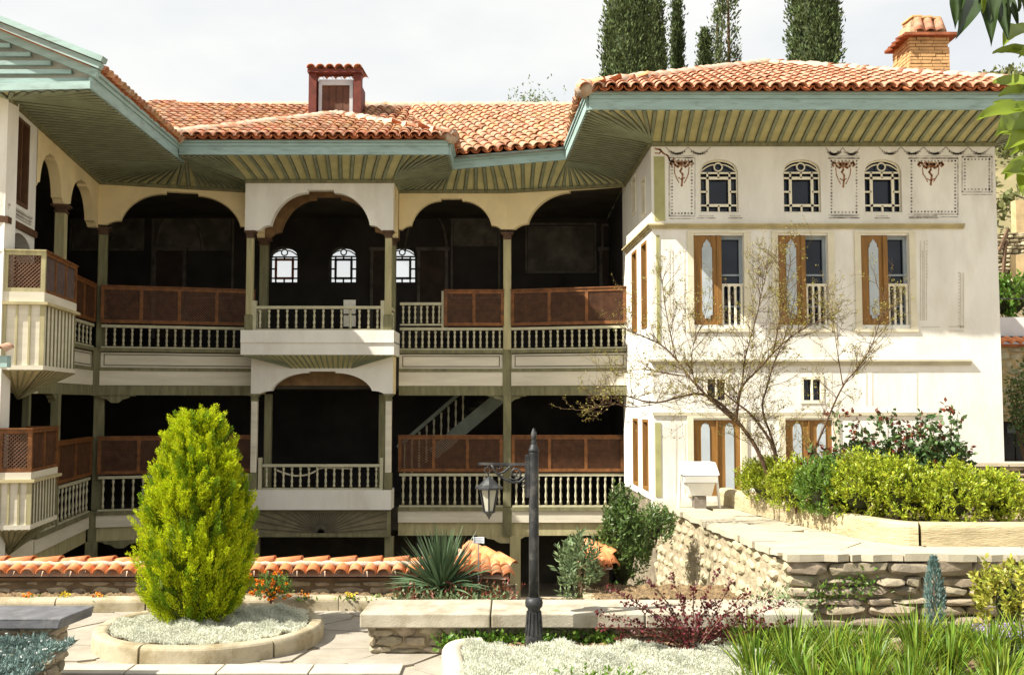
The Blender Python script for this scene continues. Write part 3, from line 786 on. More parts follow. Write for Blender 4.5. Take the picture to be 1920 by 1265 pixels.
# ---------------------------------------------------------------- painted decoration (flat paint on the wall)
def pl(fr, pts, wpx, b, n=.003):            # painted stroke through pixels
    q = [fr.q(*p) for p in pts]; wd = wpx / 118.0
    for (a, za), (c, zc_) in zip(q[:-1], q[1:]):
        d = V((c - a, zc_ - za)); L_ = d.length
        if L_ < 1e-6: continue
        nx, nz = -d.y / L_ * wd / 2, d.x / L_ * wd / 2
        ex, ez = d.x / L_ * wd * .25, d.y / L_ * wd * .25
        b.add([fr.p(a - ex + nx, n, za - ez + nz), fr.p(a - ex - nx, n, za - ez - nz), fr.p(c + ex - nx, n, zc_ + ez - nz), fr.p(c + ex + nx, n, zc_ + ez + nz)], [(0, 1, 2, 3)])
def dots(fr, x0, y0, x1, y1, b, sp=6.0, r=1.9, n=.0035, keep=1.0):
    L_ = math.hypot(x1 - x0, y1 - y0); k = int(L_ / sp)
    for i in range(k + 1):
        if random.random() > keep: continue
        x, y = lerp(x0, x1, i / max(k, 1)), lerp(y0, y1, i / max(k, 1))
        u, z = fr.q(x, y); q = r / 118.0 * random.uniform(.8, 1.2)
        b.add([fr.p(u - q, n, z - q * .5), fr.p(u, n, z - q), fr.p(u + q, n, z - q * .3), fr.p(u + q * .5, n, z + q), fr.p(u - q * .7, n, z + q * .8)], [(0, 1, 2, 3, 4)])
bg_, bl_, br_ = MB(), MB(), MB()
def flush():
    global bg_, bl_, br_
    for b_, nm, mm in ((bg_, "painted_border", PAINTG), (bl_, "painted_band", PAINTL), (br_, "painted_motif", PAINTR)):
        if b_.v: b_.build(nm, mm, mansion, kind="stuff")
    bg_, bl_, br_ = MB(), MB(), MB()
def ppanel(x0, y0, x1, y1, sides="ltrb", lines="lb", keep=1.0):
    o = 5
    if 'l' in sides: dots(FR, x0 + o, y0 + o, x0 + o, y1 - o, bg_, keep=keep)
    if 'r' in sides: dots(FR, x1 - o, y0 + o, x1 - o, y1 - o, bg_, keep=keep)
    if 't' in sides: dots(FR, x0 + o, y0 + o, x1 - o, y0 + o, bg_, keep=keep)
    if 'b' in sides: dots(FR, x0 + o, y1 - o, x1 - o, y1 - o, bg_, keep=keep)
    if 'l' in lines: pl(FR, [(x0, y0), (x0, y1)], 3.2, bl_)
    if 'r' in lines: pl(FR, [(x1, y0), (x1, y1)], 3.2, bl_)
    if 'b' in lines: pl(FR, [(x0, y1), (x1, y1)], 3, bl_); pl(FR, [(x0, y1 + 5), (x1, y1 + 5)], 1.2, bg_)
    if 't' in lines: pl(FR, [(x0, y0), (x1, y0)], 3, bg_); pl(FR, [(x0, y0 - 4), (x1, y0 - 4)], 1.5, bl_)
ppanel(1255, 296, 1302, 405, lines="ltb"); flush(); ppanel(1554, 297, 1611, 403, lines="tb"); flush(); ppanel(1704, 297, 1796, 402, lines="trb"); flush(); ppanel(1804, 294, 1860, 360, lines="tlrb"); flush()
for x in (1303, 1855): pl(FR, [(x, 296), (x, 405 if x < 1400 else 362)], 1, bg_)
def swag(x0, x1, y, d=12):
    pts = [(lerp(x0, x1, t / 10), y + d * (1 - ((t - 5) / 5) ** 2)) for t in range(11)]
    pl(FR, pts, 1.2, bg_)
    for x, yy in pts[2:9]: dots(FR, x - 2, yy + 1, x + 2, yy + 1, bg_, 2.5, 1.6 + .8 * (abs(x - (x0 + x1) / 2) < 12))
for x0 in (1248, 1290): swag(x0, x0 + 42, 276)
flush()
for x0 in (1548, 1580): swag(x0, x0 + 32, 277)
flush()
for x0 in (1648, 1690, 1732, 1774, 1816): swag(x0, x0 + 41, 276)
flush()
pl(FR, [(1230, 270), (1866, 270)], 3.0, mb_brown := MB()); mb_brown.build("painted_line", mat("painted_brown_line", (0.2, .14, .09), .9, .2, 9, 0), mansion)
for x0, x1 in ((1307, 1341), (1365, 1392), (1555, 1612), (1640, 1668), (1705, 1760)):
    pl(FR, [(x0, 409), (x1, 409)], 1.6, bg_); pl(FR, [(x0 + 4, 405), (x1 - 4, 405)], 2.6, bl_)
def motif(cx, y, s=1.0, tail=38):
    for d in (-1, 1):
        sx = lambda k: cx + d * k * s
        pl(FR, [(sx(2), y + 6), (sx(7), y + 10), (sx(12), y + 7), (sx(15), y + 1), (sx(19), y), (sx(21), y + 4), (sx(18), y + 7)], 4.2 * s, br_)
        pl(FR, [(sx(1), y + 1), (sx(6), y + 4), (sx(9), y)], 5.5 * s, br_)
        pl(FR, [(sx(14), y + 10), (sx(13), y + 22), (sx(10), y + tail - 8), (sx(5), y + tail + 2)], 1.8 * s, br_)
    pl(FR, [(cx, y + 2), (cx, y + 14), (cx - 3, y + 18), (cx + 2, y + 24), (cx, y + tail + 8)], 3.4 * s, br_)
    pl(FR, [(cx - 6 * s, y + 30), (cx, y + 34), (cx + 6 * s, y + 30)], 2 * s, br_)
flush(); motif(1278, 303); flush(); motif(1581, 305); flush(); motif(1745, 305, 1.1, 34); flush()
pl(FR, [(1228, 279), (1238, 281), (1244, 288), (1252, 292), (1256, 302), (1262, 303), (1264, 297)], 3.2, br_)
pl(FR, [(1228, 287), (1236, 288), (1240, 284), (1236, 280)], 2.4, br_)
flush()
b = MB()
for (x0, x1, y0, y1) in ((1226, 1247, 294, 414), (1230, 1238, 441, 640), (1228, 1240, 792, 930)):
    (u0, z1), (u1, z0) = FR.q(x0, y0), FR.q(x1, y1)
    MB().box(u0, u1, .0008, .012, z0, z1, FR).build("corner_pilaster", PAINTO, mansion)
bf = MB(); bd = MB()
FADE = mat("faded_paint", (0.56, 0.52, 0.44), .9, .08, 12, 0)
for x in (1256, 1262, 1284, 1290, 1412, 1442, 1730, 1737): pl(FR, [(x, 470), (x, 600)], 2, bf)
for x in (1726, 1733): pl(FR, [(x, 452), (x, 600)], 2.4, bf)
for x in (1801, 1806): pl(FR, [(x, 512), (x, 615)], 2.6, bf)
for y in (612, 620): pl(FR, [(1780, y), (1806, y)], 2.4, bf)
pl(FR, [(1728, 613), (1762, 613)], 1.5, bf)
for x in (1268, 1285, 1395, 1420, 1445): pl(FR, [(x, 795), (x, 925)], 2.2, bf)
for x0, x1 in ((1636, 1720), (1560, 1625)): pl(FR, [(x0, 700), (x0, 760)], 2, bf); pl(FR, [(x1, 700), (x1, 760)], 2, bf); pl(FR, [(x0, 698), (x1, 698)], 2, bf)
dots(FR, 1738, 452, 1738, 520, bf, 6, 1.6); dots(FR, 1798, 512, 1798, 610, bf, 6, 1.6)
bf.build("faded_border", FADE, mansion, kind="stuff")

# ---------------------------------------------------------------- left wing front part
uA = ue
wh = (FL.q(24, 250)[0], FL.q(54, 250)[0], Z(378, 13.6), Z(215, 13.6))
wall(FL, 0.004, uA, Z(405, 13.35), zw + .05, [wh], 0, .25, PLASTER, "wall")
b = MB(); t = .05
for q in ((wh[0], wh[1], wh[3] - t, wh[3]), (wh[0], wh[1], wh[2], wh[2] + t), (wh[0], wh[0] + t, wh[2] + t, wh[3] - t), (wh[1] - t, wh[1], wh[2] + t, wh[3] - t), ((wh[0] + wh[1]) / 2 - .02, (wh[0] + wh[1]) / 2 + .02, wh[2] + t, wh[3] - t)): b.box(q[0], q[1], -.08, .02, q[2], q[3], FL)
wo = b.build("window", mat("brown_window_frame", (0.10, .045, .02), .7, .2, 5, .1), mansion)
MB().box(wh[0], wh[1], -.1, -.09, wh[2], wh[3], FL).build("pane", DGLASS, wo)
bl2 = MB()
for dz in (0, .05, .09): bl2.box(wh[0] - .15, min(uA, wh[1] + .2), .001, .03 - dz * .2, wh[2] - .1 - dz, wh[2] - .07 - dz, FL)
bl2.build("sill", PAINTL, mansion)
MB().box(0, uA, -.25, .04, Z(418, 13.35), Z(406, 13.35), FL).build("timber_beam", MATS["brown_window_frame"], mansion)
zn = Z(418, 13.35) - .002
low = [(0, Z(470, 13.3)), (.1, Z(470, 13.3))] + [(lerp(.12, uA - .1, .5 - .5 * math.cos(math.pi * i / 12)), lerp(Z(468, 13.3), zn - .04, math.sin(math.pi * i / 12))) for i in range(1, 12)] + [(uA - .09, Z(470, 13.3)), (uA, Z(470, 13.3))]
arch_panel("arch_panel", FL, low, zn, -.2, 0, PLASTER)
FLF = Fr((WL0.x - 4.5, WL0.y + .4), (WL0.x, WL0.y))   # front face of the wing, mostly out of frame
MB().box(0, FLF.len, -.25, 0, GB, zw + .04, FLF).build("wall", PLASTER, mansion)
def bay(u0, u1, p, zt, zlt, zled, zbot, zap, nside, grand):
    FN = Fr(FL.p(u0, 0, 0), FL.p(u0, p, 0)); FS = Fr(FL.p(u0, p, 0), FL.p(u1, p, 0)); FB = Fr(FL.p(u1, p, 0), FL.p(u1, 0, 0))
    frm = POST if grand else LATFRAME
    lattice_screen(FN, 0, FN.len, zlt, zt, -.03, 1, .055, frm, mat("lattice_dull_wood", (0.16, .085, .05), .7, .2, 9, 0))
    lattice_screen(FS, .02, FS.len, zlt, zt, -.03, nside, .045, LATFRAME, LATTICE if not grand else mat("lattice_grey_wood", (0.13, .09, .075), .7, .2, 9, 0))
    lattice_screen(FB, 0, FB.len, zlt, zt, -.03, 1, .05)
    b = MB(); b.box(0, u1 - u0, 0, p, zled + .04, zlt, Fr(FL.p(u0, 0, 0), FL.p(u1, 0, 0))); b.build("bay_rim", WHITEWOOD, mansion)
    b = MB(); b.box(-.03, u1 - u0 + .03, 0, p + .05, zled, zled + .038, Fr(FL.p(u0, 0, 0), FL.p(u1, 0, 0))); b.build("ledge", CORN, mansion)
    b = MB(); b.box(.02, u1 - u0 - .02, 0, p - .02, zbot, zled - .001, Fr(FL.p(u0, 0, 0), FL.p(u1, 0, 0)))
    bo = b.build("bay_body", WHITEWOOD, mansion)
    for fr, nb in ((FN, 3), (FS, 9)):
        nb_ = nb
        for k in range(nb_ + 1):
            u = .02 + (fr.len - .04) * k / nb_
            MB().box(u - (.03 if nb == 3 and k in (0, nb_) else .012), u + (.03 if nb == 3 and k in (0, nb_) else .012), -.019, -.004, zbot + .001, zled - .002, fr).build("batten", OLIVE if nb == 9 else POST, bo)
    b = MB(); b.box(0, u1 - u0, 0, p + .01, zbot - .06, zbot - .001, Fr(FL.p(u0, 0, 0), FL.p(u1, 0, 0))); b.build("bay_rim", WHITEWOOD, mansion)
    ap = FL.p((u0 + u1) / 2 - .15, .03, zap); zc_ = zbot - .062
    A, B_, C_, D_ = FL.p(u0, 0, zc_), FL.p(u0, p, zc_), FL.p(u1, p, zc_), FL.p(u1, 0, zc_)
    co = MB().add([A, B_, C_, D_, ap], [(0, 1, 4), (1, 2, 4), (2, 3, 4)]).build("bay_cone", mat("cone_board", (0.34, .29, .16), .8, .15, 5, .1), mansion)
    for s0, s1, nn in ((A, B_, 5), (B_, C_, 9)):
        for k in range(nn + 1):
            a = lerp(s0, s1, k / nn); MB().bar(a + V((.004, -.006, -.004)), ap + V((.006, -.008, 0)), .016, .012).build("batten", OLIVE, co)
bay(0.02, 1.62, .52, Z(469, 13.3), Z(546, 13.3), Z(570, 13.3), Z(684, 13.3), Z(748, 13.3), 3, True)
bay(0.02, 1.25, .42, Z(805, 13.3), Z(886, 13.3), Z(905, 13.3), Z(985, 13.3), Z(1050, 13.3), 2, False)
MB().box(.0, .14, -.1, .02, GB, Z(690, 13.3), FL).build("corner_post", PLASTER, mansion)
for z0, z1 in ((zO0, zP1), (zLO0, zLl)):
    MB().box(.15, 1.74, -.3, -.02, z0, z1, FL).build("white_beam", WHITEWOOD, mansion)

# ---------------------------------------------------------------- soffits
zE = Z(207, 14.72)                         # lower edge of the fascia
zEL = Z(168, 12.74)
L0 = V((at(167, 165, 12.74).x, 12.74, zEL)); L1 = V((at(340, 303, 17.5).x, 17.5, Z(305, 17.5)))
YP = PY - .95
P0 = V((at(337, 290, YP).x, YP, Z(291, YP))); P1 = V((at(841, 292, YP).x, YP, Z(291, YP)))
Q0 = V((P0.x, 17.62, P0.z)); Q1 = V((P1.x, 18.08, P1.z - .04))
G1 = V((at(1064, 298, 17.95).x, 17.95, Z(300, 17.95)))
R0 = V((at(1104, 207, 14.72).x, 14.72, zE)); R1 = V((WR1.x + .55, 14.72, zE))
pairs = []      # (wall point, eave point)
def W(p, z=None): return V((p[0], p[1], zw if z is None else z))
def par(wa, wb_, ea, eb, n, skip=0):
    for k in range(skip, n + 1): pairs.append((lerp(wa, wb_, k / n), lerp(ea, eb, k / n)))
def fan_out(wp, es, n):
    L_ = [(b_ - a_).length for a_, b_ in zip(es[:-1], es[1:])]
    for a_, b_, l_ in zip(es[:-1], es[1:], L_):
        m_ = max(1, round(n * l_ / sum(L_)))
        for k in range(1, m_ + 1): pairs.append((wp, lerp(a_, b_, k / m_)))
def fan_in(ws_, ep, n):
    L_ = [(b_ - a_).length for a_, b_ in zip(ws_[:-1], ws_[1:])]
    for a_, b_, l_ in zip(ws_[:-1], ws_[1:], L_):
        m_ = max(1, round(n * l_ / sum(L_)))
        for k in range(1, m_ + 1): pairs.append((lerp(a_, b_, k / m_), ep))
wl0, wl1 = W(WL0, zw + .05), W(WL1)
par(wl0 + V((-3, .3, 0)), wl0, L0 + V((-4.3, .35, 0)), L0 + V((-1.2, .1, 0)), 8)
fan_out(wl0, [L0 + V((-1.2, .1, 0)), L0, lerp(L0, L1, .22)], 14)
par(wl0, lerp(wl0, wl1, .68), lerp(L0, L1, .22), L1, 22, 1)
gl = W(GLR)
fan_in([lerp(wl0, wl1, .68), wl1, lerp(wl1, gl, .42)], L1, 16)
par(lerp(wl1, gl, .42), lerp(wl1, gl, .62), L1, Q0, 3, 1)
p0, p1 = W((PX0, PY)), W((PX1, PY))
fan_in([lerp(wl1, gl, .62), gl, W((PX0, YG)), lerp(W((PX0, YG)), p0, .55)], Q0, 14)
pairs.append((p0, Q0))
fan_out(p0, [Q0, P0, P0 + V((.75, 0, 0))], 12)
par(p0, p1, P0 + V((.75, 0, 0)), P1 - V((.75, 0, 0)), 14, 1)
fan_out(p1, [P1 - V((.75, 0, 0)), P1, Q1], 12)
fan_in([p1, W((PX1, YG)), W((PX1 + .85, YG))], Q1, 14)
wg = W(WG1); pm = W(PM)
par(W((PX1 + .85, YG)), pm, Q1, lerp(Q1, G1, .42), 6, 1)
par(pm, lerp(pm, wg, .42), lerp(Q1, G1, .42), G1, 6, 1)
wr0 = W(WR0, zwR); wr1 = W(WR1, zwR)
fan_in([lerp(pm, wg, .42), wg, lerp(wg, wr0, .3)], G1, 14)
par(lerp(wg, wr0, .3), wr0, G1, lerp(R0, G1, .35), 15, 1)
fan_out(wr0, [lerp(R0, G1, .35), R0, R0 + V((.98, 0, 0))], 13)
par(wr0, wr1 - V((.1, 0, 0)), R0 + V((.98, 0, 0)), R1 - V((.72, 0, 0)), 29, 1)
fan_out(wr1, [R1 - V((.72, 0, 0)), R1, R1 + V((0, 1.2, 0))], 10)
par(wr1, wr1 + V((0, 5, 0)), R1 + V((0, 1.2, 0)), R1 + V((0, 6.2, 0)), 18, 1)
def cove_pts(a, b):
    d = b - a
    return [a, a + V((d.x * .07, d.y * .07, d.z * .17)), a + V((d.x * .3, d.y * .3, d.z * .42)), a + V((d.x * .65, d.y * .65, d.z * .74)), b]
sm = MB()
for (a, b_), (c, d) in zip(pairs[:-1], pairs[1:]):
    q0, q1 = cove_pts(a, b_), cove_pts(c, d)
    for k in range(4):
        q = [q0[k], q0[k + 1], q1[k + 1], q1[k]]
        uq = []
        for p in q:
            if not any((p - r_).length < 1e-5 for r_ in uq): uq.append(p)
        if len(uq) >= 3: sm.add(uq, [tuple(range(len(uq)))])
soffit = sm.build("soffit", SOFFIT, mansion)
dn = V((0, 0, -.014))
fans = []
for i, (a, b_) in enumerate(pairs):
    nb_ = [pairs[j] for j in (i - 1, i + 1) if 0 <= j < len(pairs)]
    fans.append(1 if any((x[0] - a).length < 1e-4 for x in nb_) else (-1 if any((x[1] - b_).length < 1e-4 for x in nb_) else 0))
for pk, (a, b_) in enumerate(pairs):
    if (b_ - a).length < .1: continue
    q = cove_pts(a, b_); m = MB()
    base = len(m.v)
    hd_ = V((b_.x - a.x, b_.y - a.y, 0)).normalized(); sd = V((hd_.y, -hd_.x, 0))
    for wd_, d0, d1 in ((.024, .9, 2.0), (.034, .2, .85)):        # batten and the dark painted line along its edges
        m_ = []; fs = []
        for i, p in enumerate(q):
            tp_ = 1.0 if not fans[pk] else (.3 + .7 * min(1, i / 3.0) if fans[pk] > 0 else .3 + .7 * min(1, (4 - i) / 3.0))
            s2 = sd * wd_ * tp_; m_ += [p - s2 + dn * d0, p + s2 + dn * d0, p + s2 + dn * d1, p - s2 + dn * d1]
        for i in range(4):
            for j in range(4): fs.append((i * 4 + j, i * 4 + (j + 1) % 4, i * 4 + 4 + (j + 1) % 4, i * 4 + 4 + j))
        fs += [(0, 1, 2, 3), (19, 18, 17, 16)]
        m.add(m_, fs)
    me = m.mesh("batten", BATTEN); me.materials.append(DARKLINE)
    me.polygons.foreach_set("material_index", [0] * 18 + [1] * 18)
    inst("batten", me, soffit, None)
# wall-plate moulding under the soffit
b = MB()
for a, c in ((wl0, wl1), (wl1, gl), (p0, p1), (W((PX1, YG)), pm), (pm, wg), (wg, wr0), (wr0, wr1)):
    d = (c - a).normalized(); nn = V((d.y, -d.x, 0))
    b.bar(a + nn * .03 - V((0, 0, .035)) + d * .001, c + nn * .03 - V((0, 0, .035)) - d * .001, .05, .05)
b.build("wall_plate", OLIVE, mansion)
# ---------------------------------------------------------------- fascias
def fascia(pts, z0=0, h=.2):
    for a, c in zip(pts[:-1], pts[1:]):
        d = (c - a).normalized(); nn = V((d.y, -d.x, 0)).normalized(); b = MB()
        b.bar(a + V((0, 0, h * .3)) + nn * .015, c + V((0, 0, h * .3)) + nn * .015, .05, h * .6)
        b.bar(a + V((0, 0, h * .72)) + nn * .032, c + V((0, 0, h * .72)) + nn * .032, .05, h * .22)
        b.bar(a + V((0, 0, h * .93)) + nn * .05, c + V((0, 0, h * .93)) + nn * .05, .06, h * .18)
        b.build("fascia", FASCIA, mansion)
e_ = .001
fascia([L0, L1], 0, .26); fascia([L1, Q0 + V((-.0, -.1, 0))], 0, .22)
fascia([Q0, P0], 0, .24); fascia([P0, P1], 0, .24); fascia([P1, Q1], 0, .24)
fascia([Q1, G1], 0, .22); fascia([G1, R0], 0, .24); fascia([R0, R1], 0, .26); fascia([R1, R1 + V((0, 7, 0))], 0, .26)

# ---------------------------------------------------------------- roofs
def tile_mesh(r0=.092, r1=.074, L_=.40, th=.014, n=7):
    b = MB(); vs = []
    for y, r, z in ((0, r0, .02), (L_, r1, 0)):
        for rr in (r, r - th):
            for k in range(n + 1):
                t = math.radians(4) + math.radians(172) * k / n
                vs.append((rr * math.cos(t), y, z + rr * math.sin(t) * .92))
    fs = []; q = n + 1
    for k in range(n):
        fs.append((k, k + 1, 2 * q + k + 1, 2 * q + k)); fs.append((k, q + k, q + k + 1, k + 1)); fs.append((q + k, 3 * q + k, 3 * q + k + 1, q + k + 1))
    b.add(vs, fs); return b
TM = tile_mesh(); ME_TILE = TM.mesh("roof_tile", TILE, True); TV = np.array(TM.v); TFc = np.array(TM.f)
ME_TILE2 = TM.mesh("coping_tile", TILE2, True)
def merged(name, mats_, m, parent, flip=False, **props):
    vs = []; fs = []; base = TV * (np.array([1, 1, -1]) if flip else 1)
    for k, M in enumerate(mats_):
        A = np.array(M); vs.append(base @ A[:3, :3].T + A[:3, 3]); fs.append(TFc + k * len(TV))
    if vs: return np_obj(name, np.vstack(vs), np.vstack(fs), m, parent, True, **props)
def tile_field(E0, E1, inward, pitch, bmax, pitch_w=.185, expo=.29, amin=0, skip=None, pitch_fn=None):
    e = (E1 - E0); Lh = V((e.x, e.y, 0)).length; e = e.normalized(); inward = V(inward).normalized()
    s_ = (inward * math.cos(pitch) + V((0, 0, 1)) * math.sin(pitch)).normalized(); nn = e.cross(s_).normalized()
    if nn.z < 0: nn = -nn
    cov, pan = [], []
    ncol = int((E1 - E0).length / pitch_w)
    for i in range(ncol + 1):
        for half in (0, 1):
            a = (i + .5 * half + .25) * pitch_w
            if a > (E1 - E0).length: continue
            if pitch_fn: pitch = pitch_fn(a); s_ = (inward * math.cos(pitch) + V((0, 0, 1)) * math.sin(pitch)).normalized()
            bm = bmax(a); j = 0
            while True:
                bb = (-.05 if not half else .0) + j * expo
                if bb + .05 > bm: break
                jit = random.uniform(-.012, .012) if not half else 0
                P = E0 + e * (a + jit) + s_ * (bb + random.uniform(-.015, .015)) + nn * (.045 if not half else .112)
                if not (skip and skip(P)):
                    rt = random.uniform(-.03, .03)
                    ex = (e * math.cos(rt) + s_ * math.sin(rt)); sy = (s_ * math.cos(rt) - e * math.sin(rt))
                    if half: M = Matrix(((ex.x, sy.x, nn.x, P.x), (ex.y, sy.y, nn.y, P.y), (ex.z, sy.z, nn.z, P.z), (0, 0, 0, 1)))
                    else: M = Matrix(((ex.x, sy.x, nn.x, P.x), (ex.y, sy.y, nn.y, P.y), (ex.z, sy.z, nn.z, P.z), (0, 0, 0, 1)))
                    (pan if half else cov).append(M)
                j += 1
    return cov, pan
def hip_row(pts, parent, r=.115, step=.33, m=TILE, name="hip_tile", mort=True):
    for a, c in zip(pts[:-1], pts[1:]):
        L_ = (c - a).length; d = (c - a).normalized(); sd = d.cross(V((0, 0, 1))).normalized(); up = sd.cross(d)
        k = max(1, int(L_ / step))
        for i in range(k):
            P = a + d * (L_ * i / k) + up * random.uniform(.0, .012)
            sc_ = r / .092
            M = Matrix(((sd.x, d.x, up.x, P.x), (sd.y, d.y, up.y, P.y), (sd.z, d.z, up.z, P.z), (0, 0, 0, 1))) @ Matrix.Diagonal((sc_, (L_ / k + .06) / .4, sc_, 1))
            inst(name, ME_TILE if m is TILE else ME_TILE2, parent, M)
        if mort:
            b = MB(); n_ = int(L_ / .08) + 2
            b.tube([a + d * (L_ * i / (n_ - 1)) - up * .0 + sd * random.uniform(-.02, .02) for i in range(n_)], [r * random.uniform(1.0, 1.28) for i in range(n_)], 8)
            b.build("ridge_mortar", MORTAR, parent, smooth=True)
PITCH = math.atan(.43); cp = math.cos(PITCH)
dzE = .24
def deck(name, pts, m=PAN): return MB().add(pts, [tuple(range(len(pts)))]).build(name, m, mansion)
# right wing (hipped)
ER0 = R0 + V((-.1, -.13, dzE)); ER1 = R1 + V((.1, -.13, dzE)); WRr = (ER1 - ER0).length; dR = WRr / 2
apex = ER0 + V((dR, dR, dR * .43)); apexB = apex + V((0, 4.5, 0))
roofR = deck("roof", [ER0, ER1, apex])
MB().add([ER0, apex, apexB, V((ER0.x, apexB.y, ER0.z))], [(0, 1, 2, 3)]).add([ER1, apex, apexB, V((ER1.x, apexB.y, ER1.z))], [(0, 1, 2, 3)]).build("roof_slope", PAN, roofR)
cR, pR = tile_field(ER0, ER1, (0, 1, 0), PITCH, lambda a: min(a, WRr - a) / cp)
cRs, pRs = tile_field(V((ER0.x, 18.6, ER0.z)), ER0, (1, 0, 0), PITCH, lambda a: min(.9, (18.6 - ER0.y - a) / cp) if a < 18.6 - ER0.y else 0)
# pavilion roof
EP0 = P0 + V((-.08, -.12, dzE)); EP1 = P1 + V((.08, -.12, dzE)); WPr = (EP1 - EP0).length; dP = WPr / 2
apP = EP0 + V((dP, dP, dP * .43))
roofP = MB().add([EP0, EP1, apP, EP0 + V((0, 3.4, 0)), EP1 + V((0, 3.4, 0)), apP + V((0, 1.5, 0))], [(0, 1, 2), (0, 2, 5, 3), (1, 4, 5, 2)]).build("roof", PAN, mansion)
cP, pP = tile_field(EP0, EP1, (0, 1, 0), PITCH, lambda a: min(a, WPr - a) / cp)
cPs, pPs = tile_field(EP1, EP1 + V((0, 1.3, 0)), (-1, 0, 0), PITCH, lambda a: min(1.0, a / cp))
# main gallery roof: straight part and the turned right part
zM = L1.z + .24
EM0, EM1 = V((-8.2, 17.62, zM)), V((Q1.x + .3, 17.98, zM))
EG0, EG1 = Q1 + V((-.1, -.12, dzE - .02)), G1 + V((.3, -.14, dzE - .02))
ridgeY = 22.6; zRg = Z(203, ridgeY); MP = math.atan2(zRg - zM - .03, ridgeY - 17.8)
cM, pM = tile_field(EM0, EM1, (0, 1, 0), MP, lambda a: 5.0 / math.cos(MP), .2, .3)
eg = (EG1 - EG0); egn = V((-.30, .95, 0)).normalized()
EG2 = EG1 + (EG1 - EG0) * 1.2
pfG = lambda a: math.atan2(zRg - .02 - lerp(EG0.z, EG2.z, a / (EG2 - EG0).length), (ridgeY - lerp(EG0.y, EG2.y, a / (EG2 - EG0).length)) / egn.y)
cG, pG = tile_field(EG0, EG2, egn, MP, lambda a: 5.3, .2, .3, pitch_fn=pfG)
cut = lambda L_: [M for M in L_ if M.translation.y < ridgeY - .1 and M.translation.z < zRg + .05]
seam = lambda M: (M.translation.x - EG0.x) - egn.x / egn.y * 0.75 * (M.translation.y - EG0.y)
cM = [M for M in cut(cM) if seam(M) < 0]; pM = [M for M in cut(pM) if seam(M) < 0]
cG = [M for M in cut(cG) if seam(M) >= -.05 and M.translation.x < 5]; pG = [M for M in cut(pG) if seam(M) >= -.05 and M.translation.x < 5]
sM = V((0, math.cos(MP), math.sin(MP))) * (4.85 / math.cos(MP)); sG = (egn * math.cos(MP) + V((0, 0, math.sin(MP)))) * (5.2 / math.cos(MP)); dn2 = V((0, 0, -.02))
roofM = MB().add([EM0 + dn2, EM1 + dn2, EM1 + sM + dn2, EM0 + sM + dn2], [(0, 1, 2, 3)]).add([EG0 + dn2 * 2, EG2 + dn2 * 2, V((EG2.x, ridgeY, zRg)) + dn2 * 2, V((EG0.x - 1.5, ridgeY, zRg)) + dn2 * 2], [(0, 1, 2, 3)]).add([V((-8.2, ridgeY, zRg)), V((4.2, ridgeY, zRg)), V((4.2, 26, zRg - 1.2)), V((-8.2, 26, zRg - 1.2))], [(0, 1, 2, 3)]).build("roof", PAN, mansion)
# left wing roof (gabled towards the viewer)
EL0, EL1 = L0 + V((.05, -.12, .27)), L1 + V((.05, 0.3, .24))
cL, pL = tile_field(EL0 + V((0, .3, -.02)), EL1, (-1, 0, 0), math.atan(.42), lambda a: 1.2)
LR0, LR1 = EL0 + V((-4.5, 0, 4.5 * .42)), EL1 + V((-4.5, 0, 4.5 * .42))
roofL = MB().add([EL0, EL1, LR1, LR0], [(0, 1, 2, 3)]).build("roof", PAN, mansion)
# each tile a piece where it shows largest, the rest joined
ind = sorted(cR + cP, key=lambda M: M.translation.y)[:296]
ids = {id(M) for M in ind}
for M in ind: inst("roof_tile", ME_TILE, roofR if M.translation.x > .5 else roofP, M)
merged("roof_tiles", [M for M in cR if id(M) not in ids] + cRs, TILE, roofR, kind="stuff")
merged("roof_tiles", [M for M in cP if id(M) not in ids] + cPs, TILE, roofP, kind="stuff")
merged("roof_tiles", cM + cG, TILE, roofM, kind="stuff"); merged("roof_tiles", cL, TILE, roofL, kind="stuff")
merged("pan_tiles", pR + pRs, PAN, roofR, True, kind="stuff"); merged("pan_tiles", pP + pPs, PAN, roofP, True, kind="stuff")
merged("pan_tiles", pM + pG, PAN, roofM, True, kind="stuff"); merged("pan_tiles", pL, PAN, roofL, True, kind="stuff")
up = V((0, 0, .05))
hip_row([ER0 + up, apex + up], roofR); hip_row([ER1 + up, apex + up], roofR); hip_row([apex + up, apexB + up], roofR)
hip_row([EP0 + up, apP + up], roofP); hip_row([EP1 + up, apP + up], roofP)
hip_row([V((-8.2, ridgeY, zRg + .02)), V((3.6, ridgeY, zRg + .02))], roofM, .11, .4, TILE, "ridge_tile")
# front gable of the left wing: rising verge, slatted tympanum
ga = L0 + V((0, 0, .02)); gb = ga + V((-4.5, .3, 4.5 * .43))
b = MB()
for k, (off, th_, hh) in enumerate(((.0, .07, .1), (.1, .1, .08), (.18, .14, .07))):
    b.bar(ga + V((.12 + k * .05, -.02 - .03 * k, .17 + off * .9)), gb + V((0, -.02 - .03 * k, .17 + off * .9)), th_, hh)
vo = b.build("verge_board", FASCIA, mansion)
hip_row([ga + V((.16, -.02, .30)), gb + V((0, -.02, .30))], roofL, .075, .36, TILE, "verge_tile", False)
ty = MB(); A, B_, C_ = L0 + V((-.02, .14, .03)), L0 + V((-4.4, .4, .03)), gb + V((0, .14, .3))
to = ty.prism([A, B_, C_, L0 + V((-.02, .14, .26))], (0, .05, 0)).build("tympanum", mat("tympanum_board", (0.58, .58, .52), .8, .1, 4, .1), mansion)
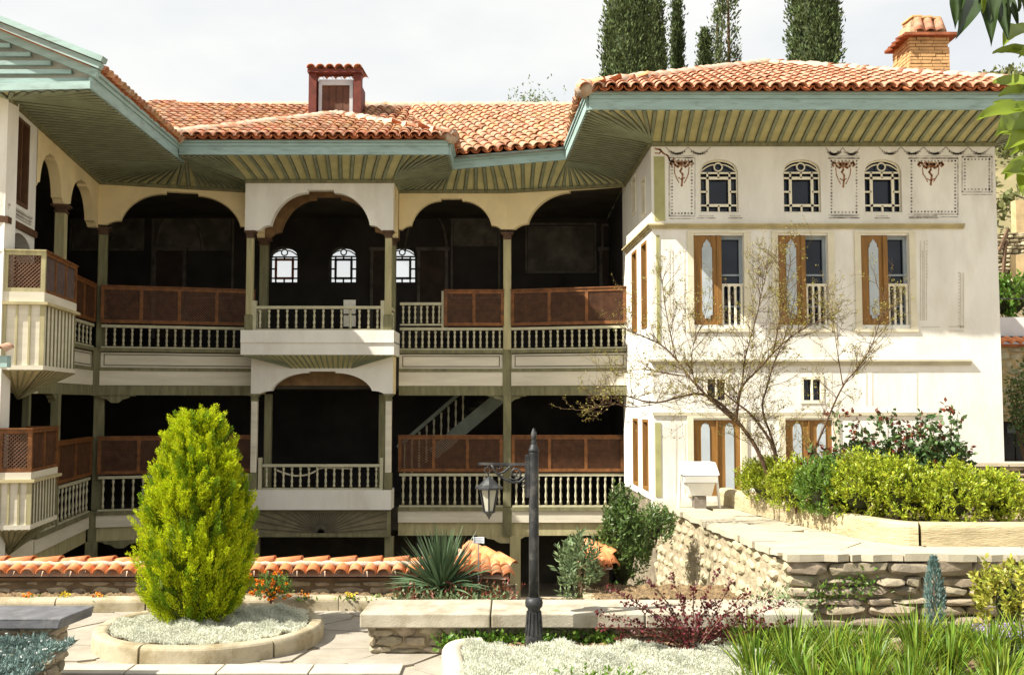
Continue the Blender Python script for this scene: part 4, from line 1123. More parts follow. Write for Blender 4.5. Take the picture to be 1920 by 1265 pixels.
for k in range(7):
    z_ = .12 + k * .115; t0 = max(0, z_ - .14) / .43
    MB().box(L0.x - 4.4, L0.x - .05 - t0, -(12.74 + .135) , -(12.74 + .08), L0.z + z_, L0.z + z_ + .055).build("slat", FASCIA, to)
MB().bar(L0 + V((.03, 0, .05)), L0 + V((-4.4, .28, .05)), .08, .1).build("fascia", FASCIA, mansion)
# small tiled porch roof at the left edge
pb = at(12, 664, 12.3)
po = MB().box(pb.x - 1.2, pb.x + .06, -12.3, -12.2, pb.z - .16, pb.z - .02).build("porch_roof", FASCIA, mansion)
for k in range(5):
    inst("porch_tile", ME_TILE, po, Matrix.Translation((pb.x - .02 - k * .2, 12.16 + .0, pb.z - .0)) @ Matrix.Rotation(.35, 4, 'X') @ Matrix.Diagonal((1, .6, 1, 1)))
# ---------------------------------------------------------------- roof hatch
yd = 21.3
x0, x1 = at(586, 200, yd).x, at(673, 200, yd).x; zb0, zb1 = at(600, 232, yd).z, at(600, 150, yd).z
ho = MB().box(x0, x1, -yd - .9, -yd - .09, zb0 - .3, zb1).build("roof_hatch", MAROON, mansion)
b = MB(); b.box(x0 - .06, x0 + .1, -yd - .089, -yd + .14, zb0, zb1 + .1); b.box(x1 - .1, x1 + .06, -yd - .089, -yd + .14, zb0, zb1 + .1); b.box(x0 - .08, x1 + .08, -yd - .089, -yd + .2, zb1 + .101, zb1 + .17); b.build("hatch_hood", MAROON, ho)
b = MB(); t = .07; a, c = x0 + .13, x1 - .13
b.box(a, c, -yd - .08, -yd + .02, zb1 - .12, zb1 + .0); b.box(a, a + t, -yd - .08, -yd + .02, zb0, zb1 - .12); b.box(c - t, c, -yd - .08, -yd + .02, zb0, zb1 - .12); b.build("hatch_frame", TIN, ho)
for k in range(4):
    u0 = a + t + (c - a - 2 * t) * k / 4
    MB().box(u0 + .004, u0 + (c - a - 2 * t) / 4 - .004, -yd - .08, -yd - .02, zb0, zb1 - .121).build("plank", DOOR, ho)
for k in range(6):
    inst("hatch_tile", ME_TILE, ho, Matrix.Translation((lerp(x0, x1, k / 5), yd - .24, zb1 + .17)) @ Matrix.Rotation(.12, 4, 'X') @ Matrix.Diagonal((1.05, 3, 1, 1)))
# ---------------------------------------------------------------- brick chimney
cy = 17.2
cx0, cx1 = at(1706, 110, cy).x, at(1781, 110, cy).x; cz0, cz1 = at(1740, 175, cy).z, at(1740, 70, cy).z
dpt = .75
cho = MB().box(cx0 + .02, cx1 - .02, -cy - dpt + .02, -cy - .02, cz0 - .4, cz1).build("chimney", JOINT, mansion)
bm = MB().box(0, 1, -1, 0, 0, 1).mesh("brick", BRICK)
nr = 17; hh = (cz1 - cz0) / nr
for r_ in range(nr):
    z_ = cz0 + r_ * hh
    for face in (0, 1):
        Lf = (cx1 - cx0) if face == 0 else dpt; s_ = -random.uniform(0, .18)
        while s_ < Lf:
            l_ = random.uniform(.16, .3); a, c = max(0, s_), min(Lf, s_ + l_); s_ += l_
            if c - a < .03: continue
            pr_ = random.uniform(0, .018)
            if face == 0: M = Matrix.Translation((cx0 + a + .004, cy - pr_ , z_ + .006)) @ Matrix.Diagonal((c - a - .01, .05, hh - .012, 1))
            else: M = Matrix.Translation((cx0 - pr_ , cy + a + .004, z_ + .006)) @ Matrix.Diagonal((.05, c - a - .01, hh - .012, 1))
            inst("brick", bm, cho, M)
b = MB(); b.box(cx0 - .12, cx1 + .12, -cy - dpt - .1, -cy + .12, cz1 + .001, cz1 + .05); b.build("chimney_slab", mat("chimney_cap_tile", (0.28, .09, .04), .8, .3, 8, .2), cho)
b = MB().hexa([(cx0 + .02, cy + .02, cz1 + .051), (cx1 - .02, cy + .02, cz1 + .051), (cx1 - .02, cy + dpt, cz1 + .051), (cx0 + .02, cy + dpt, cz1 + .051), (cx0 + .1, cy + .15, cz1 + .36), (cx1 - .1, cy + .15, cz1 + .36), (cx1 - .1, cy + dpt - .1, cz1 + .36), (cx0 + .1, cy + dpt - .1, cz1 + .36)])
b.build("chimney_pot", mat("chimney_lime", (0.42, .30, .18), .9, .3, 9, .5, 30), cho)
for k in range(3):
    inst("chimney_tile", ME_TILE, cho, Matrix.Translation((lerp(cx0 + .16, cx1 - .16, k / 2), cy - .03, cz1 + .06)) @ Matrix.Rotation(random.uniform(.95, 1.1), 4, 'X') @ Matrix.Rotation(random.uniform(-.15, .15), 4, 'Z') @ Matrix.Diagonal((1, .85, 1, 1)))
for k in range(7):
    a = random.uniform(cx0 + .08, cx1 - .3)
    inst("chimney_stone", bm, cho, Matrix.Translation((a, cy + .1, cz1 + .36 + .02 * (k % 3))) @ Matrix.Rotation(random.uniform(-.2, .2), 4, 'Z') @ Matrix.Diagonal((random.uniform(.15, .3), .4, .03, 1)))
b = MB()
for k in range(4): b.bar((cx0 - .2 + .02 * k, cy - .05 + k * .22, cz1 - .02), (cx0 - .02, cy + k * .22, cz1 + .04), .2, .03)
b.build("cap_edge", MATS["chimney_cap_tile"], cho)
# ================================================================== GARDEN STRUCTURE
def chamfer_stone(seed, flat=False):
    r = random.Random(seed); bm_pts = []
    for k in range(40 if flat else 30):
        z = 1 - 2 * (k + .5) / (40 if flat else 30); t = k * 2.39996 + seed; q = math.sqrt(1 - z * z); d = (q * math.cos(t), z, q * math.sin(t))
        p = 11.0 if flat else (5.0 if seed % 3 else 3.2); s_ = (sum(abs(c) ** p for c in d)) ** (-1 / p) * r.uniform(.86, 1.04)
        bm_pts.append(tuple(.5 + .5 * max(-1, min(1, c * s_)) for c in d))
    import bmesh
    bm = bmesh.new()
    for p in bm_pts: bm.verts.new(p)
    bmesh.ops.convex_hull(bm, input=list(bm.verts))
    me = bpy.data.meshes.new("stone"); bm.to_mesh(me); bm.free()
    return me
ST_S = []; ST_P = []; ST_D = []          # rubble, pale rubble, flat slabs
for k in range(14):
    me = chamfer_stone(k); me.materials.append(STONE); ST_S.append(me)
    m3 = chamfer_stone(k + 50, True); m3.materials.append(STONE); ST_D.append(m3); m2 = me.copy(); m2.materials.clear(); m2.materials.append(STONEW); ST_P.append(m2)
def stone_face(fr, u0, u1, z0, z1, parent, pool, hr=(.09, .17), lr=(.18, .5), proud=.05, depth=.16, tilt=.06, name="stone", gap=.012):
    z = z0
    while z < z1 - .03:
        h_ = min(random.uniform(*hr), z1 - z)
        if z1 - z - h_ < .05: h_ = z1 - z
        u = u0 - random.uniform(0, .15)
        while u < u1:
            l_ = random.uniform(*lr); a, c = max(u0, u), min(u1, u + l_); u += l_
            if c - a < .06: continue
            pr_ = random.uniform(.2, 1) * proud
            hh_ = h_ * random.uniform(.8, 1.22)
            M = fr.mat(a + gap / 2, -depth + pr_, z + gap / 2) @ Matrix.Rotation(random.uniform(-tilt, tilt), 4, 'Y') @ Matrix.Rotation(random.uniform(-tilt, tilt) * 1.5, 4, 'Z') @ Matrix.Diagonal(((c - a) * 1.03 - gap, depth, hh_ - gap, 1))
            inst(name, random.choice(pool), parent, M)
        z += h_
def sweep(pts, prof, cap=True):    # prof [(side, up)] swept along plan polyline pts (3-D)
    b = MB(); n = len(prof); k = len(pts)
    for i, p in enumerate(pts):
        d = V(pts[min(i + 1, k - 1)]) - V(pts[max(i - 1, 0)]); d.z = 0; d.normalize(); s_ = V((d.y, -d.x, 0))
        for (a, h_) in prof: b.v.append(tuple(V(p) + s_ * a + V((0, 0, h_))))
    for i in range(k - 1):
        for j in range(n):
            b.f.append((i * n + j, i * n + (j + 1) % n, (i + 1) * n + (j + 1) % n, (i + 1) * n + j))
    b.f.append(tuple(range(n - 1, -1, -1))); b.f.append(tuple((k - 1) * n + j for j in range(n)))
    return b
def kerb_prof(wd, h_, r=.05):
    pr = [(-wd / 2, 0), (wd / 2, 0), (wd / 2, h_ - r)]
    for k in range(1, 5): a = math.pi / 2 * k / 4; pr.append((wd / 2 - r + r * math.cos(a), h_ - r + r * math.sin(a)))
    for k in range(0, 5): a = math.pi / 2 + math.pi / 2 * k / 4; pr.append((-wd / 2 + r + r * math.cos(a), h_ - r + r * math.sin(a)))
    return pr
def resample(pts, step):
    out = [V(pts[0])]
    for a, c in zip(pts[:-1], pts[1:]):
        a, c = V(a), V(c); n = max(1, int((c - a).length / step))
        for i in range(1, n + 1): out.append(lerp(a, c, i / n))
    return out
def smooth(pts, it=2):
    for _ in range(it):
        o = [pts[0]]
        for a, c in zip(pts[:-1], pts[1:]): o += [lerp(V(a), V(c), .25), lerp(V(a), V(c), .75)]
        o.append(pts[-1]); pts = o
    return pts
def kerb(pts, parent, wd=.16, h_=.16, slen=.9, m=KERB, gap=.008, r=.05):
    q = resample(pts, .06); L_ = [0]
    for a, c in zip(q[:-1], q[1:]): L_.append(L_[-1] + (c - a).length)
    tot = L_[-1]; n = max(1, round(tot / slen)); cuts = [tot * (k + random.uniform(-.12, .12) * (0 < k < n)) / n for k in range(n + 1)]
    def P(s_):
        s_ = min(max(s_, 0), tot)
        for i in range(len(L_) - 1):
            if L_[i + 1] >= s_: return lerp(q[i], q[i + 1], (s_ - L_[i]) / max(1e-9, L_[i + 1] - L_[i]))
        return q[-1]
    for a, c in zip(cuts[:-1], cuts[1:]):
        k = max(2, int((c - a) / .07)); dz = random.uniform(-.004, .004)
        pp = [P(lerp(a + gap, c - gap, i / k)) + V((0, 0, dz)) for i in range(k + 1)]
        o = sweep(pp, [(x + random.uniform(-.003, .003), z) for x, z in kerb_prof(wd, h_, r)]).build("kerb_stone", m, parent)
def flags(poly_fn, x0, x1, y0, y1, z, cell, parent, m=FLAG, th=.03, jit=.28, gap=.012, name="flagstone"):
    nx, ny = int((x1 - x0) / cell), int((y1 - y0) / cell)
    G = [[V((x0 + (i + random.uniform(-jit, jit) + (.5 if j % 2 else 0)) * cell, y0 + (j + random.uniform(-jit, jit)) * cell, 0)) for i in range(nx + 2)] for j in range(ny + 2)]
    for j in range(ny + 1):
        for i in range(nx + 1):
            q = [G[j][i], G[j][i + 1], G[j + 1][i + 1], G[j + 1][i]]
            c = sum(q, V()) / 4
            if not poly_fn(c): continue
            pts = []
            for a, b_ in zip(q, q[1:] + q[:1]):
                for t in (.12, .5, .88): 
                    p = lerp(a, b_, t) + V((random.uniform(-.012, .012), random.uniform(-.012, .012), 0))
                    pts.append(p + (c - p).normalized() * gap)
            dz = random.uniform(-.005, .005)
            MB().prism([V((p.x, p.y, z - th + dz)) for p in pts], (0, 0, th)).build(name, m, parent)

# ---------------------------------------------------------------- paved court
pv = MB().add([(-14, 4, -.012), (6, 4, -.012), (6, 12.3, -.012), (-14, 12.3, -.012)], [(0, 1, 2, 3)]).build("paving", GROUT, kind="structure")
flags(lambda c: True, -7.6, 2.6, 7.9, 11.3, .004, .62, pv)
# slab strip along the lower edge of the picture
for k in range(9):
    a = -6.4 + k * .78
    if a > -1.0: break
    MB().box(a + .006, a + .774, -9.0 - .01, -8.72, .008, .03 + random.uniform(-.002, .002)).build("slab", mat("pale_slab", (0.44, .40, .33), .85, .08, 5, .2, 50, stain=(.4, .36, .29), stain_amt=.35), pv, bevel=.008)
# ---------------------------------------------------------------- bed below the tiled wall
kp = [onz(-400, 1146, 0), onz(0, 1146, 0), onz(250, 1144, 0), onz(480, 1143, 0), onz(630, 1141, 0), onz(680, 1142, 0), onz(740, 1146, 0), onz(800, 1150, 0)]
bed = thing("flower_bed", "long flower bed with a low stone kerb in front of the tiled garden wall", "flower bed", (kp[3].x, kp[3].y, 0))
kerb(smooth([V((p.x, p.y, 0)) for p in kp], 1), bed, .2, .15, .95)
def soil_sheet(x0, x1, y0, y1, z, amp, nx, ny, parent, name="soil", m=SOIL):
    gx, gy = np.meshgrid(np.linspace(x0, x1, nx), np.linspace(y0, y1, ny))
    zz = z + amp * (rng.random(gx.shape) - .4)
    vs = np.stack([gx, gy, zz], -1).reshape(-1, 3); idx = np.arange(nx * ny).reshape(ny, nx)
    fs = np.stack([idx[:-1, :-1], idx[:-1, 1:], idx[1:, 1:], idx[1:, :-1]], -1).reshape(-1, 4)
    return np_obj(name, vs, fs, m, parent, True)
soil_sheet(-9, .04, kp[3].y + .02, 12.34, .10, .07, 240, 34, bed); soil_sheet(.04, .86, kp[3].y + .02, 11.5, .09, .06, 30, 14, bed); soil_sheet(.86, 3.0, kp[3].y + .02, 12.34, .10, .07, 60, 34, bed)
for xx in (.0, .87): MB().box(xx - .06, xx + .06, -12.4, -11.45, GB, .12).build("step_wall", WALLCORE, bed)
# ---------------------------------------------------------------- garden wall with tile coping
wy = 11.95
tw = thing("garden_wall", "low garden wall capped with orange barrel tiles running left behind the golden conifer", "garden wall", (-4, wy, .1))
WX1 = X(868, wy, 1060)
MB().box(-9.0, WX1, -wy - .16, -wy + .08, -.05, Z(1084, wy)).build("wall_core", mat("wall_render_brown", (0.16, .115, .07), .95, .25, 6, .5, 30), tw)
MB().box(-9.0, WX1, -wy - .2, -wy + .14, Z(1084, wy) + .001, Z(1079, wy)).build("wall_plate", mat("weathered_plank", (0.13, .08, .045), .9, .2, 6, .3), tw)
stone_face(Fr((-9, wy - .08), (WX1, wy - .08)), 3.0, WX1 + 9, .08, Z(1086, wy), tw, [m_ for m_ in ST_S], (.08, .12), (.2, .45), .02, .06, .02)
zr_ = Z(1052, wy + .02); ze_ = Z(1077, wy - .16)
MB().prism([V((-9, wy - .16, ze_ - .02)), V((-9, wy + .02, zr_ - .02)), V((-9, wy + .22, ze_ - .02))], (WX1 + 9, 0, 0)).build("coping_bed", MORTAR, tw)
x = WX1 - .08; k = 0
while x > -6.6:
    sl_ = math.atan2(zr_ - ze_, .2)
    inst("coping_tile", ME_TILE2, tw, Matrix.Translation((x + random.uniform(-.006, .006), wy - .2, ze_ + .0)) @ Matrix.Rotation(sl_ * .8, 4, 'X') @ Matrix.Rotation(random.uniform(-.04, .04), 4, 'Z') @ Matrix.Diagonal((.86, .6, .9, 1)))
    x -= .163
x = WX1
while x > -6.8:
    L_ = random.uniform(.29, .33)
    inst("ridge_tile", ME_TILE2, tw, Matrix.Translation((x, wy + .02, zr_ - .005)) @ Matrix.Rotation(math.pi / 2, 4, 'Z') @ Matrix.Rotation(-.03, 4, 'X') @ Matrix.Diagonal((1.15, (L_ + .03) / .4, .72, 1)))
    x -= L_
MW = mat("white_lime_mortar", (0.42, 0.36, 0.29), .95, .15, 20, .6, 30, stain=(.55, .3, .16), stain_amt=.4, stain_scale=9)
xx = [-6.8 + k * .05 for k in range(int((WX1 + 6.8) / .05))]
MB().tube([V((x_, wy - .075, zr_ - .012 + random.uniform(-.008, .008))) for x_ in xx], [.036 * random.uniform(.8, 1.15) for _ in xx], 6).build("mortar_bead", MW, tw, smooth=True)
# raised corner piece with fanned tiles
def corner_coping(pxs, name, label, yy, base_py, group=None):
    (xa, ya), (xb, yb) = pxs; A = at(xa, ya, yy + .25); B = at(xb, yb, yy - .05)
    t = thing(name, label, "wall end", ((A.x + B.x) / 2, yy, 0))
    z0 = 0.0
    MB().hexa([(A.x - .1, yy - .1, z0), (B.x - .06, yy - .1, z0), (B.x - .06, yy + .3, z0), (A.x - .1, yy + .3, z0), (A.x - .1, yy - .1, A.z - .28), (B.x - .06, yy - .1, B.z - .14), (B.x - .06, yy + .3, B.z - .1), (A.x - .1, yy + .3, A.z - .1)]).build("wall_core", MATS["wall_render_brown"], t)
    MB().add([A + V((-.12, .05, -.05)), B + V((-.02, .1, -.06)), B + V((-.03, -.2, -.17)), A + V((-.12, -.42, -.32))], [(0, 1, 2, 3)]).build("coping_bed", MORTAR, t)
    for k in range(5):
        f = (k + .4) / 4.8
        top = lerp(A, B, f) + V((-.05, 0, -.02)); bot = V((lerp(A.x - .08, B.x + .02, f), yy - .2 - .04 * (1 - f), lerp(A.z - .30, B.z - .16, f)))
        d = (top - bot); L_ = d.length; d.normalize(); s_ = d.cross(V((0, 0, 1))).normalized(); u_ = s_.cross(d)
        inst("coping_tile", ME_TILE2, t, Matrix(((s_.x, d.x, u_.x, bot.x), (s_.y, d.y, u_.y, bot.y), (s_.z, d.z, u_.z, bot.z), (0, 0, 0, 1))) @ Matrix.Diagonal((.85, L_ / .4, .9, 1)))
    n = 3
    for k in range(n):
        a, c = lerp(A, B, k / n), lerp(A, B, (k + 1) / n); d = (c - a); L_ = d.length; d.normalize(); s_ = d.cross(V((0, 0, 1))).normalized(); u_ = s_.cross(d)
        inst("ridge_tile", ME_TILE2, t, Matrix(((s_.x, d.x, u_.x, a.x), (s_.y, d.y, u_.y, a.y), (s_.z, d.z, u_.z, a.z - .03), (0, 0, 0, 1))) @ Matrix.Diagonal((1.2, (L_ + .04) / .4, .8, 1)))
    return t
corner_coping(((878, 1020), (958, 1052)), "garden_wall_end", "raised end of the tiled garden wall sloping down to the right beside the spiky yucca", wy, 1105)
corner_coping(((1098, 1016), (1150, 1034)), "garden_wall_end", "tiled wall end half hidden behind leafy shrubs left of the stone terrace", 12.4, 1105)
# ---------------------------------------------------------------- stone bench wall
bY0, bY1 = 9.35, 10.02
bz1 = at(960, 1150, bY0).z; bz0 = bz1 - .13
bx0, bx1 = at(673, 1165, bY0).x, 2.75
bench = thing("stone_bench", "long low stone bench of pale slabs behind the lamp post", "bench", (.5, 9.7, 0))
xs_ = [bx0, at(920, 1150, bY0).x, at(1210, 1150, bY0).x, 2.1, bx1]
for a, c in zip(xs_[:-1], xs_[1:]):
    MB().hexa([(a + .006, bY0 + random.uniform(-.01, .01), bz0), (c - .006, bY0, bz0), (c - .006, bY1 + .01, bz0), (a + .006 + (.02 if a == bx0 else 0), bY1, bz0), (a + .006, bY0, bz1), (c - .006, bY0, bz1), (c - .006, bY1, bz1 + .004), (a + .006 + (.02 if a == bx0 else 0), bY1, bz1)]).build("bench_slab", BENCH, bench, bevel=.012)
MB().box(bx0 + .09, bx1, -bY1 + .1, -bY0 - .16, 0, bz0 - .003).build("bench_core", WALLCORE, bench)
stone_face(Fr((bx0 + .06, bY0 + .12), (bx1, bY0 + .12)), 0, bx1 - bx0 - .06, .0, bz0 - .004, bench, ST_S, (.06, .12), (.12, .3), .03, .12, .05)
stone_face(Fr((bx0 + .07, bY1 - .08), (bx0 + .07, bY0 + .12)), 0, .46, .0, bz0 - .004, bench, ST_S, (.06, .12), (.12, .25), .02, .1, .05)
# ---------------------------------------------------------------- round planter of the golden conifer
pc = V((X(395, 10.02, 1200), 10.02, 0)); pr = 1.01
planter = thing("round_planter", "round planting bed ringed by a low pale stone kerb around the golden conifer", "planter", (pc.x, pc.y, 0))
ring = [V((pc.x + pr * math.cos(t) * 1.0, pc.y + pr * .94 * math.sin(t), 0)) for t in [math.pi * 2 * k / 48 - 1.9 for k in range(49)]]
kerb(ring, planter, .15, .17, 1.1)
sp_ = MB(); sp_.lathe([(pr - .06, .0), (pr - .07, .12), (pr * .5, .14), (.01, .15)], 40, pc); sp_.build("soil", SOIL, planter)
# ---------------------------------------------------------------- foreground bed with pale kerb
fb = thing("front_bed", "front planting bed edged by a rounded pale kerb at the foot of the lamp post", "planter", (1.0, 8.6, 0))
fk = [V((X(905, 7.2, 1265) , 6.4, 0)), V((X(865, 8.0, 1265), 7.8, 0)), V((X(850, 8.6, 1230), 8.6, 0)), V((X(845, 9.0, 1200), 9.0, 0)), V((X(862, 9.16, 1195), 9.18, 0)), V((X(905, 9.2, 1195), 9.22, 0))]
kerb(smooth(fk, 2), fb, .17, .2, 2.4, mat("pale_kerb", (0.52, .46, .35), .85, .08, 5, .2, 60, stain=(.42, .36, .25), stain_amt=.3, stain_scale=4), r=.06)
soil_sheet(-.5, 8.0, 6.3, 9.34, .12, .05, 160, 60, fb)
# ---------------------------------------------------------------- dark-slab planter, lower left
sY = 8.1
lp = thing("slab_planter", "rough stone planter topped by a dark slate slab in the lower left corner", "planter", (-4.3, sY, 0))
sz1 = at(130, 1158, sY).z
A = at(124, 1158, sY); 
MB().hexa([(A.x - 2.5, sY + .02, sz1 - .09), (A.x - .06, sY - .0, sz1 - .09), (A.x, sY + .5, sz1 - .09), (A.x - 2.5, sY + .52, sz1 - .09), (A.x - 2.5, sY, sz1), (A.x - .03, sY, sz1), (A.x + .02, sY + .5, sz1), (A.x - 2.5, sY + .52, sz1)]).build("cap_slab", SLATE, lp, bevel=.012)
MB().box(A.x - 2.5, A.x - .2, -sY - .4, -sY - .1, 0, sz1 - .091).build("planter_core", WALLCORE, lp)
stone_face(Fr((A.x - 2.2, sY + .08), (A.x - .14, sY + .08)), 0, 2.06, 0, sz1 - .092, lp, ST_S, (.07, .13), (.14, .32), .03, .12)
stone_face(Fr((A.x - .16, sY + .08), (A.x - .16, sY + .42)), 0, .34, 0, sz1 - .092, lp, ST_S, (.07, .13), (.12, .2), .03, .12)
stone_face(Fr((A.x - 2.2, 7.6), (A.x - .3, 7.4)), 0, 1.95, 0, .26, lp, ST_S, (.09, .14), (.2, .4), .03, .14)
soil_sheet(A.x - 2.5, A.x - .35, 6.2, sY + .1, .3, .06, 40, 30, lp)
# ================================================================== TERRACE
TF = 10.2                                  # front edge
TL0 = V((RX0 - .0, 15.75, 0)); TL1 = V((at(1474, 1035, TF).x, TF, 0))
terr = thing("terrace_wall", "raised terrace with rubble stone retaining walls in front of the white wing", "retaining wall", (3.5, 11, 0))
tcore = MB().prism([V((TL0.x + .12, TL0.y, GB)), V((TL1.x + .12, TL1.y + .12, GB)), V((12, TL1.y + .12, GB)), V((12, 15.79, GB))], (0, 0, zT - .06 - GB)).build("wall_core", WALLCORE, terr)
FTL = Fr(TL0, TL1); FTF = Fr(TL1, (12, TF))
MB().box(.1, FTL.len - .05, -.14, -.012, -1.2, zT - .09, FTL).build("mortar_face", mat("pale_wall_mortar", (.36, .30, .2), .95, .2, 12, .8, 22, bdist=.03), terr)
MB().box(.06, 6, -.14, -.05, -.05, zT - .09, FTF).build("mortar_face", WALLCORE, terr)
stone_face(FTL, 0, FTL.len, -1.2, zT - .08, terr, ST_P, (.08, .17), (.12, .36), .03, .2, .1)
stone_face(FTF, 0, 5.6, -.05, zT - .07, terr, ST_D + ST_S[:4], (.05, .135), (.16, .62), .085, .22, .045)
# big corner stone
inst("stone", ST_S[3], terr, FTF.mat(.02, -.02, .0) @ Matrix.Diagonal((.2, .12, .36, 1)))
tp = MB().add([(TL0.x + .1, 15.79, zT - .03), (TL1.x + .1, TF + .05, zT - .03), (12, TF + .05, zT - .03), (12, 15.79, zT - .03)], [(0, 1, 2, 3)]).build("terrace_paving", GROUT, kind="structure")
def in_t(c):
    ux = lerp(TL0.x, TL1.x, (15.75 - c.y) / (15.75 - TF))
    return c.x > ux + .3 and c.y > TF + .38 and c.y < 15.4
TFLAG = mat("terrace_flagstone", (0.44, .39, .29), .85, .1, 4, .3, 40, island=.1, stain=(.42, .37, .28), stain_amt=.4)
flags(in_t, 1.8, 8.2, 10.3, 15.8, zT, .8, tp, TFLAG, .03, .2)
# coping slabs along the two edges, overhanging, uneven
def coping(fr, u0, u1, wd=.42, over=.05, m=TFLAG):
    u = u0
    while u < u1:
        l_ = random.uniform(.5, .95); c = min(u + l_, u1); pts = []
        for k in range(6): pts.append(fr.p(lerp(u + .008, c - .008, k / 5), over + random.uniform(-.035, .03), zT - .065))
        pts.append(fr.p(c - .008, -wd, zT - .065)); pts.append(fr.p(u + .008, -wd, zT - .065))
        MB().prism(pts, (0, 0, .07 + random.uniform(-.004, .006))).build("coping_slab", m, terr)
        u = c
coping(FTF, -.02, 5.6); coping(FTL, .02, FTL.len - .4)
# terrace planter kerb
tk = [V((at(1362, 940, 15.05).x, 15.25, zT)), V((onz(1362, 944, zT).x, onz(1362, 944, zT).y, zT)), onz(1420, 962, zT), onz(1520, 985, zT), onz(1600, 1003, zT), onz(1680, 1018, zT), onz(1730, 1022, zT), onz(1920, 1022, zT), onz(2150, 1022, zT)]
tpl = thing("terrace_planter", "long raised planting bed with a thick rounded sandstone kerb on the terrace", "planter", (5, 12, zT))
TK = smooth([V((p.x, p.y, zT)) for p in tk], 2)
kerb(TK, tpl, .22, .24, 1.25, mat("sandstone_kerb", (0.45, .375, .23), .85, .16, 5, .7, 14, stain=(.27, .21, .11), stain_amt=.6, stain_scale=2, stretch=(1, 1, 6), bdist=.02), r=.07)
sv = [V((p.x + .05, p.y + .05, zT + .17)) for p in TK if p.x < 8]
MB().add(sv + [V((8, 15.3, zT + .17)), V((TK[0].x + .2, 15.3, zT + .17))], [tuple(range(len(sv) + 2))]).build("soil", mat("dry_soil", (0.36, .27, .15), .95, .3, 14, .9, 26, bdist=.04), tpl)
# low rough wall at the right end behind the hedge
rw_ = thing("low_wall", "low rough stone wall behind the hedge at the right edge", "stone wall", (7.2, 14.2, zT))
fw = Fr((at(1820, 880, 14.3).x, 14.3), (9.2, 14.1))
MB().box(0, fw.len, -.3, -.1, zT, at(1850, 868, 14.3).z - .03, fw).build("wall_core", WALLCORE, rw_)
stone_face(fw, 0, fw.len, zT, at(1850, 868, 14.3).z - .04, rw_, ST_S, (.06, .1), (.2, .5), .04, .16)
coping_z = at(1850, 868, 14.3).z
for k in range(4): MB().box(k * .5 + .01, k * .5 + .49, -.34, .06, coping_z - .04, coping_z + random.uniform(0, .01), fw).build("coping_slab", TFLAG, rw_)

# ================================================================== LAMP POST
ly = 9.15; lx = at(1001, 1000, ly).x; lz = .1
lamp = thing("lamp_post", "dark cast iron garden lamp post with a scrolled arm and hanging lantern", "lamp post", (lx, ly, lz))
zz = lambda py: at(1000, py, ly).z
b = MB().lathe([(.078, lz), (.078, zz(1192)), (.072, zz(1180)), (.06, zz(1150)), (.055, zz(1140)), (.075, zz(1136)), (.08, zz(1129)), (.073, zz(1122)), (.05, zz(1118))], 20, (lx, ly, 0)); po = b.build("post_base", IRON, lamp, smooth=True)
for k in range(14):
    t = 2 * math.pi * k / 14
    MB().bar((lx + .073 * math.cos(t), ly + .073 * math.sin(t), zz(1188)), (lx + .057 * math.cos(t), ly + .057 * math.sin(t), zz(1145)), .018, .018).build("flute", IRON, po)
MB().lathe([(.046, zz(1118)), (.045, zz(1050)), (.043, zz(850)), (.043, zz(846))], 18, (lx, ly, 0)).build("post_shaft", IRON, lamp, smooth=True)
MB().lathe([(.046, zz(847)), (.048, zz(843)), (.04, zz(840)), (.034, zz(836)), (.03, zz(834)), (.022, zz(831)), (.03, zz(829)), (.018, zz(826)), (.024, zz(823)), (.027, zz(818)), (.025, zz(811)), (.016, zz(807)), (.012, zz(804)), (.002, zz(802))], 14, (lx, ly, 0)).build("finial", IRON, lamp, smooth=True)
L2 = lambda px, py: V((at(px, py, ly).x, ly, at(px, py, ly).z))
b = MB(); b.box(at(986, 900, ly).x, at(993, 900, ly).x, -ly - .025, -ly + .025, zz(932), zz(852)); b.build("bracket_plate", IRON, lamp)
for k in range(20): MB().box(at(985, 900, ly).x - .004, at(986, 900, ly).x + .004, -ly - .028, -ly + .028, lerp(zz(930), zz(854), k / 19) - .004, lerp(zz(930), zz(854), k / 19) + .004).build("rivet", IRON, lamp)
b = MB(); b.bar(L2(896, 869), L2(988, 870), .02, .022); b.build("arm", IRON, lamp)
def curl(cx, cy_, r0, r1, a0, a1, n=26): return [L2(cx + lerp(r0, r1, k / (n - 1)) * math.cos(lerp(a0, a1, k / (n - 1))), cy_ - lerp(r0, r1, k / (n - 1)) * math.sin(lerp(a0, a1, k / (n - 1)))) for k in range(n)]
for pts, r in ((curl(966, 887, 2, 13, math.pi * .2, -math.pi * 2.8), .011),
               ([L2(x, y) for x, y in ((922, 871), (926, 880), (934, 889), (946, 898), (960, 904), (974, 903), (983, 896), (986, 888))], .013),
               (curl(981, 900, 6, 2, math.pi * .4, -math.pi * 1.4, 14), .008), (curl(934, 876, 6, 2, math.pi, -math.pi * .9, 14), .008),
               (curl(948, 878, 7, 2.5, math.pi * .9, -math.pi * .8, 14), .009), ([L2(x, y) for x, y in ((934, 888), (946, 884), (954, 876), (964, 872))], .011),
               ([L2(x, y) for x, y in ((984, 905), (978, 910), (982, 914), (986, 908))], .008)):
    MB().tube(pts, r, 6).build("scroll", IRON, lamp, smooth=True)
MB().tube(curl(914, 881, 5.5, 5.5, 0, 2 * math.pi, 16), .006, 5).build("hanger_ring", IRON, lamp)
MB().tube([L2(915, 870), L2(915, 876)], .008, 5).build("hanger", IRON, lamp); MB().tube([L2(915, 886), L2(917, 896)], .007, 5).build("hanger", IRON, lamp)
lc = L2(917, 930)
S_ = ly / F
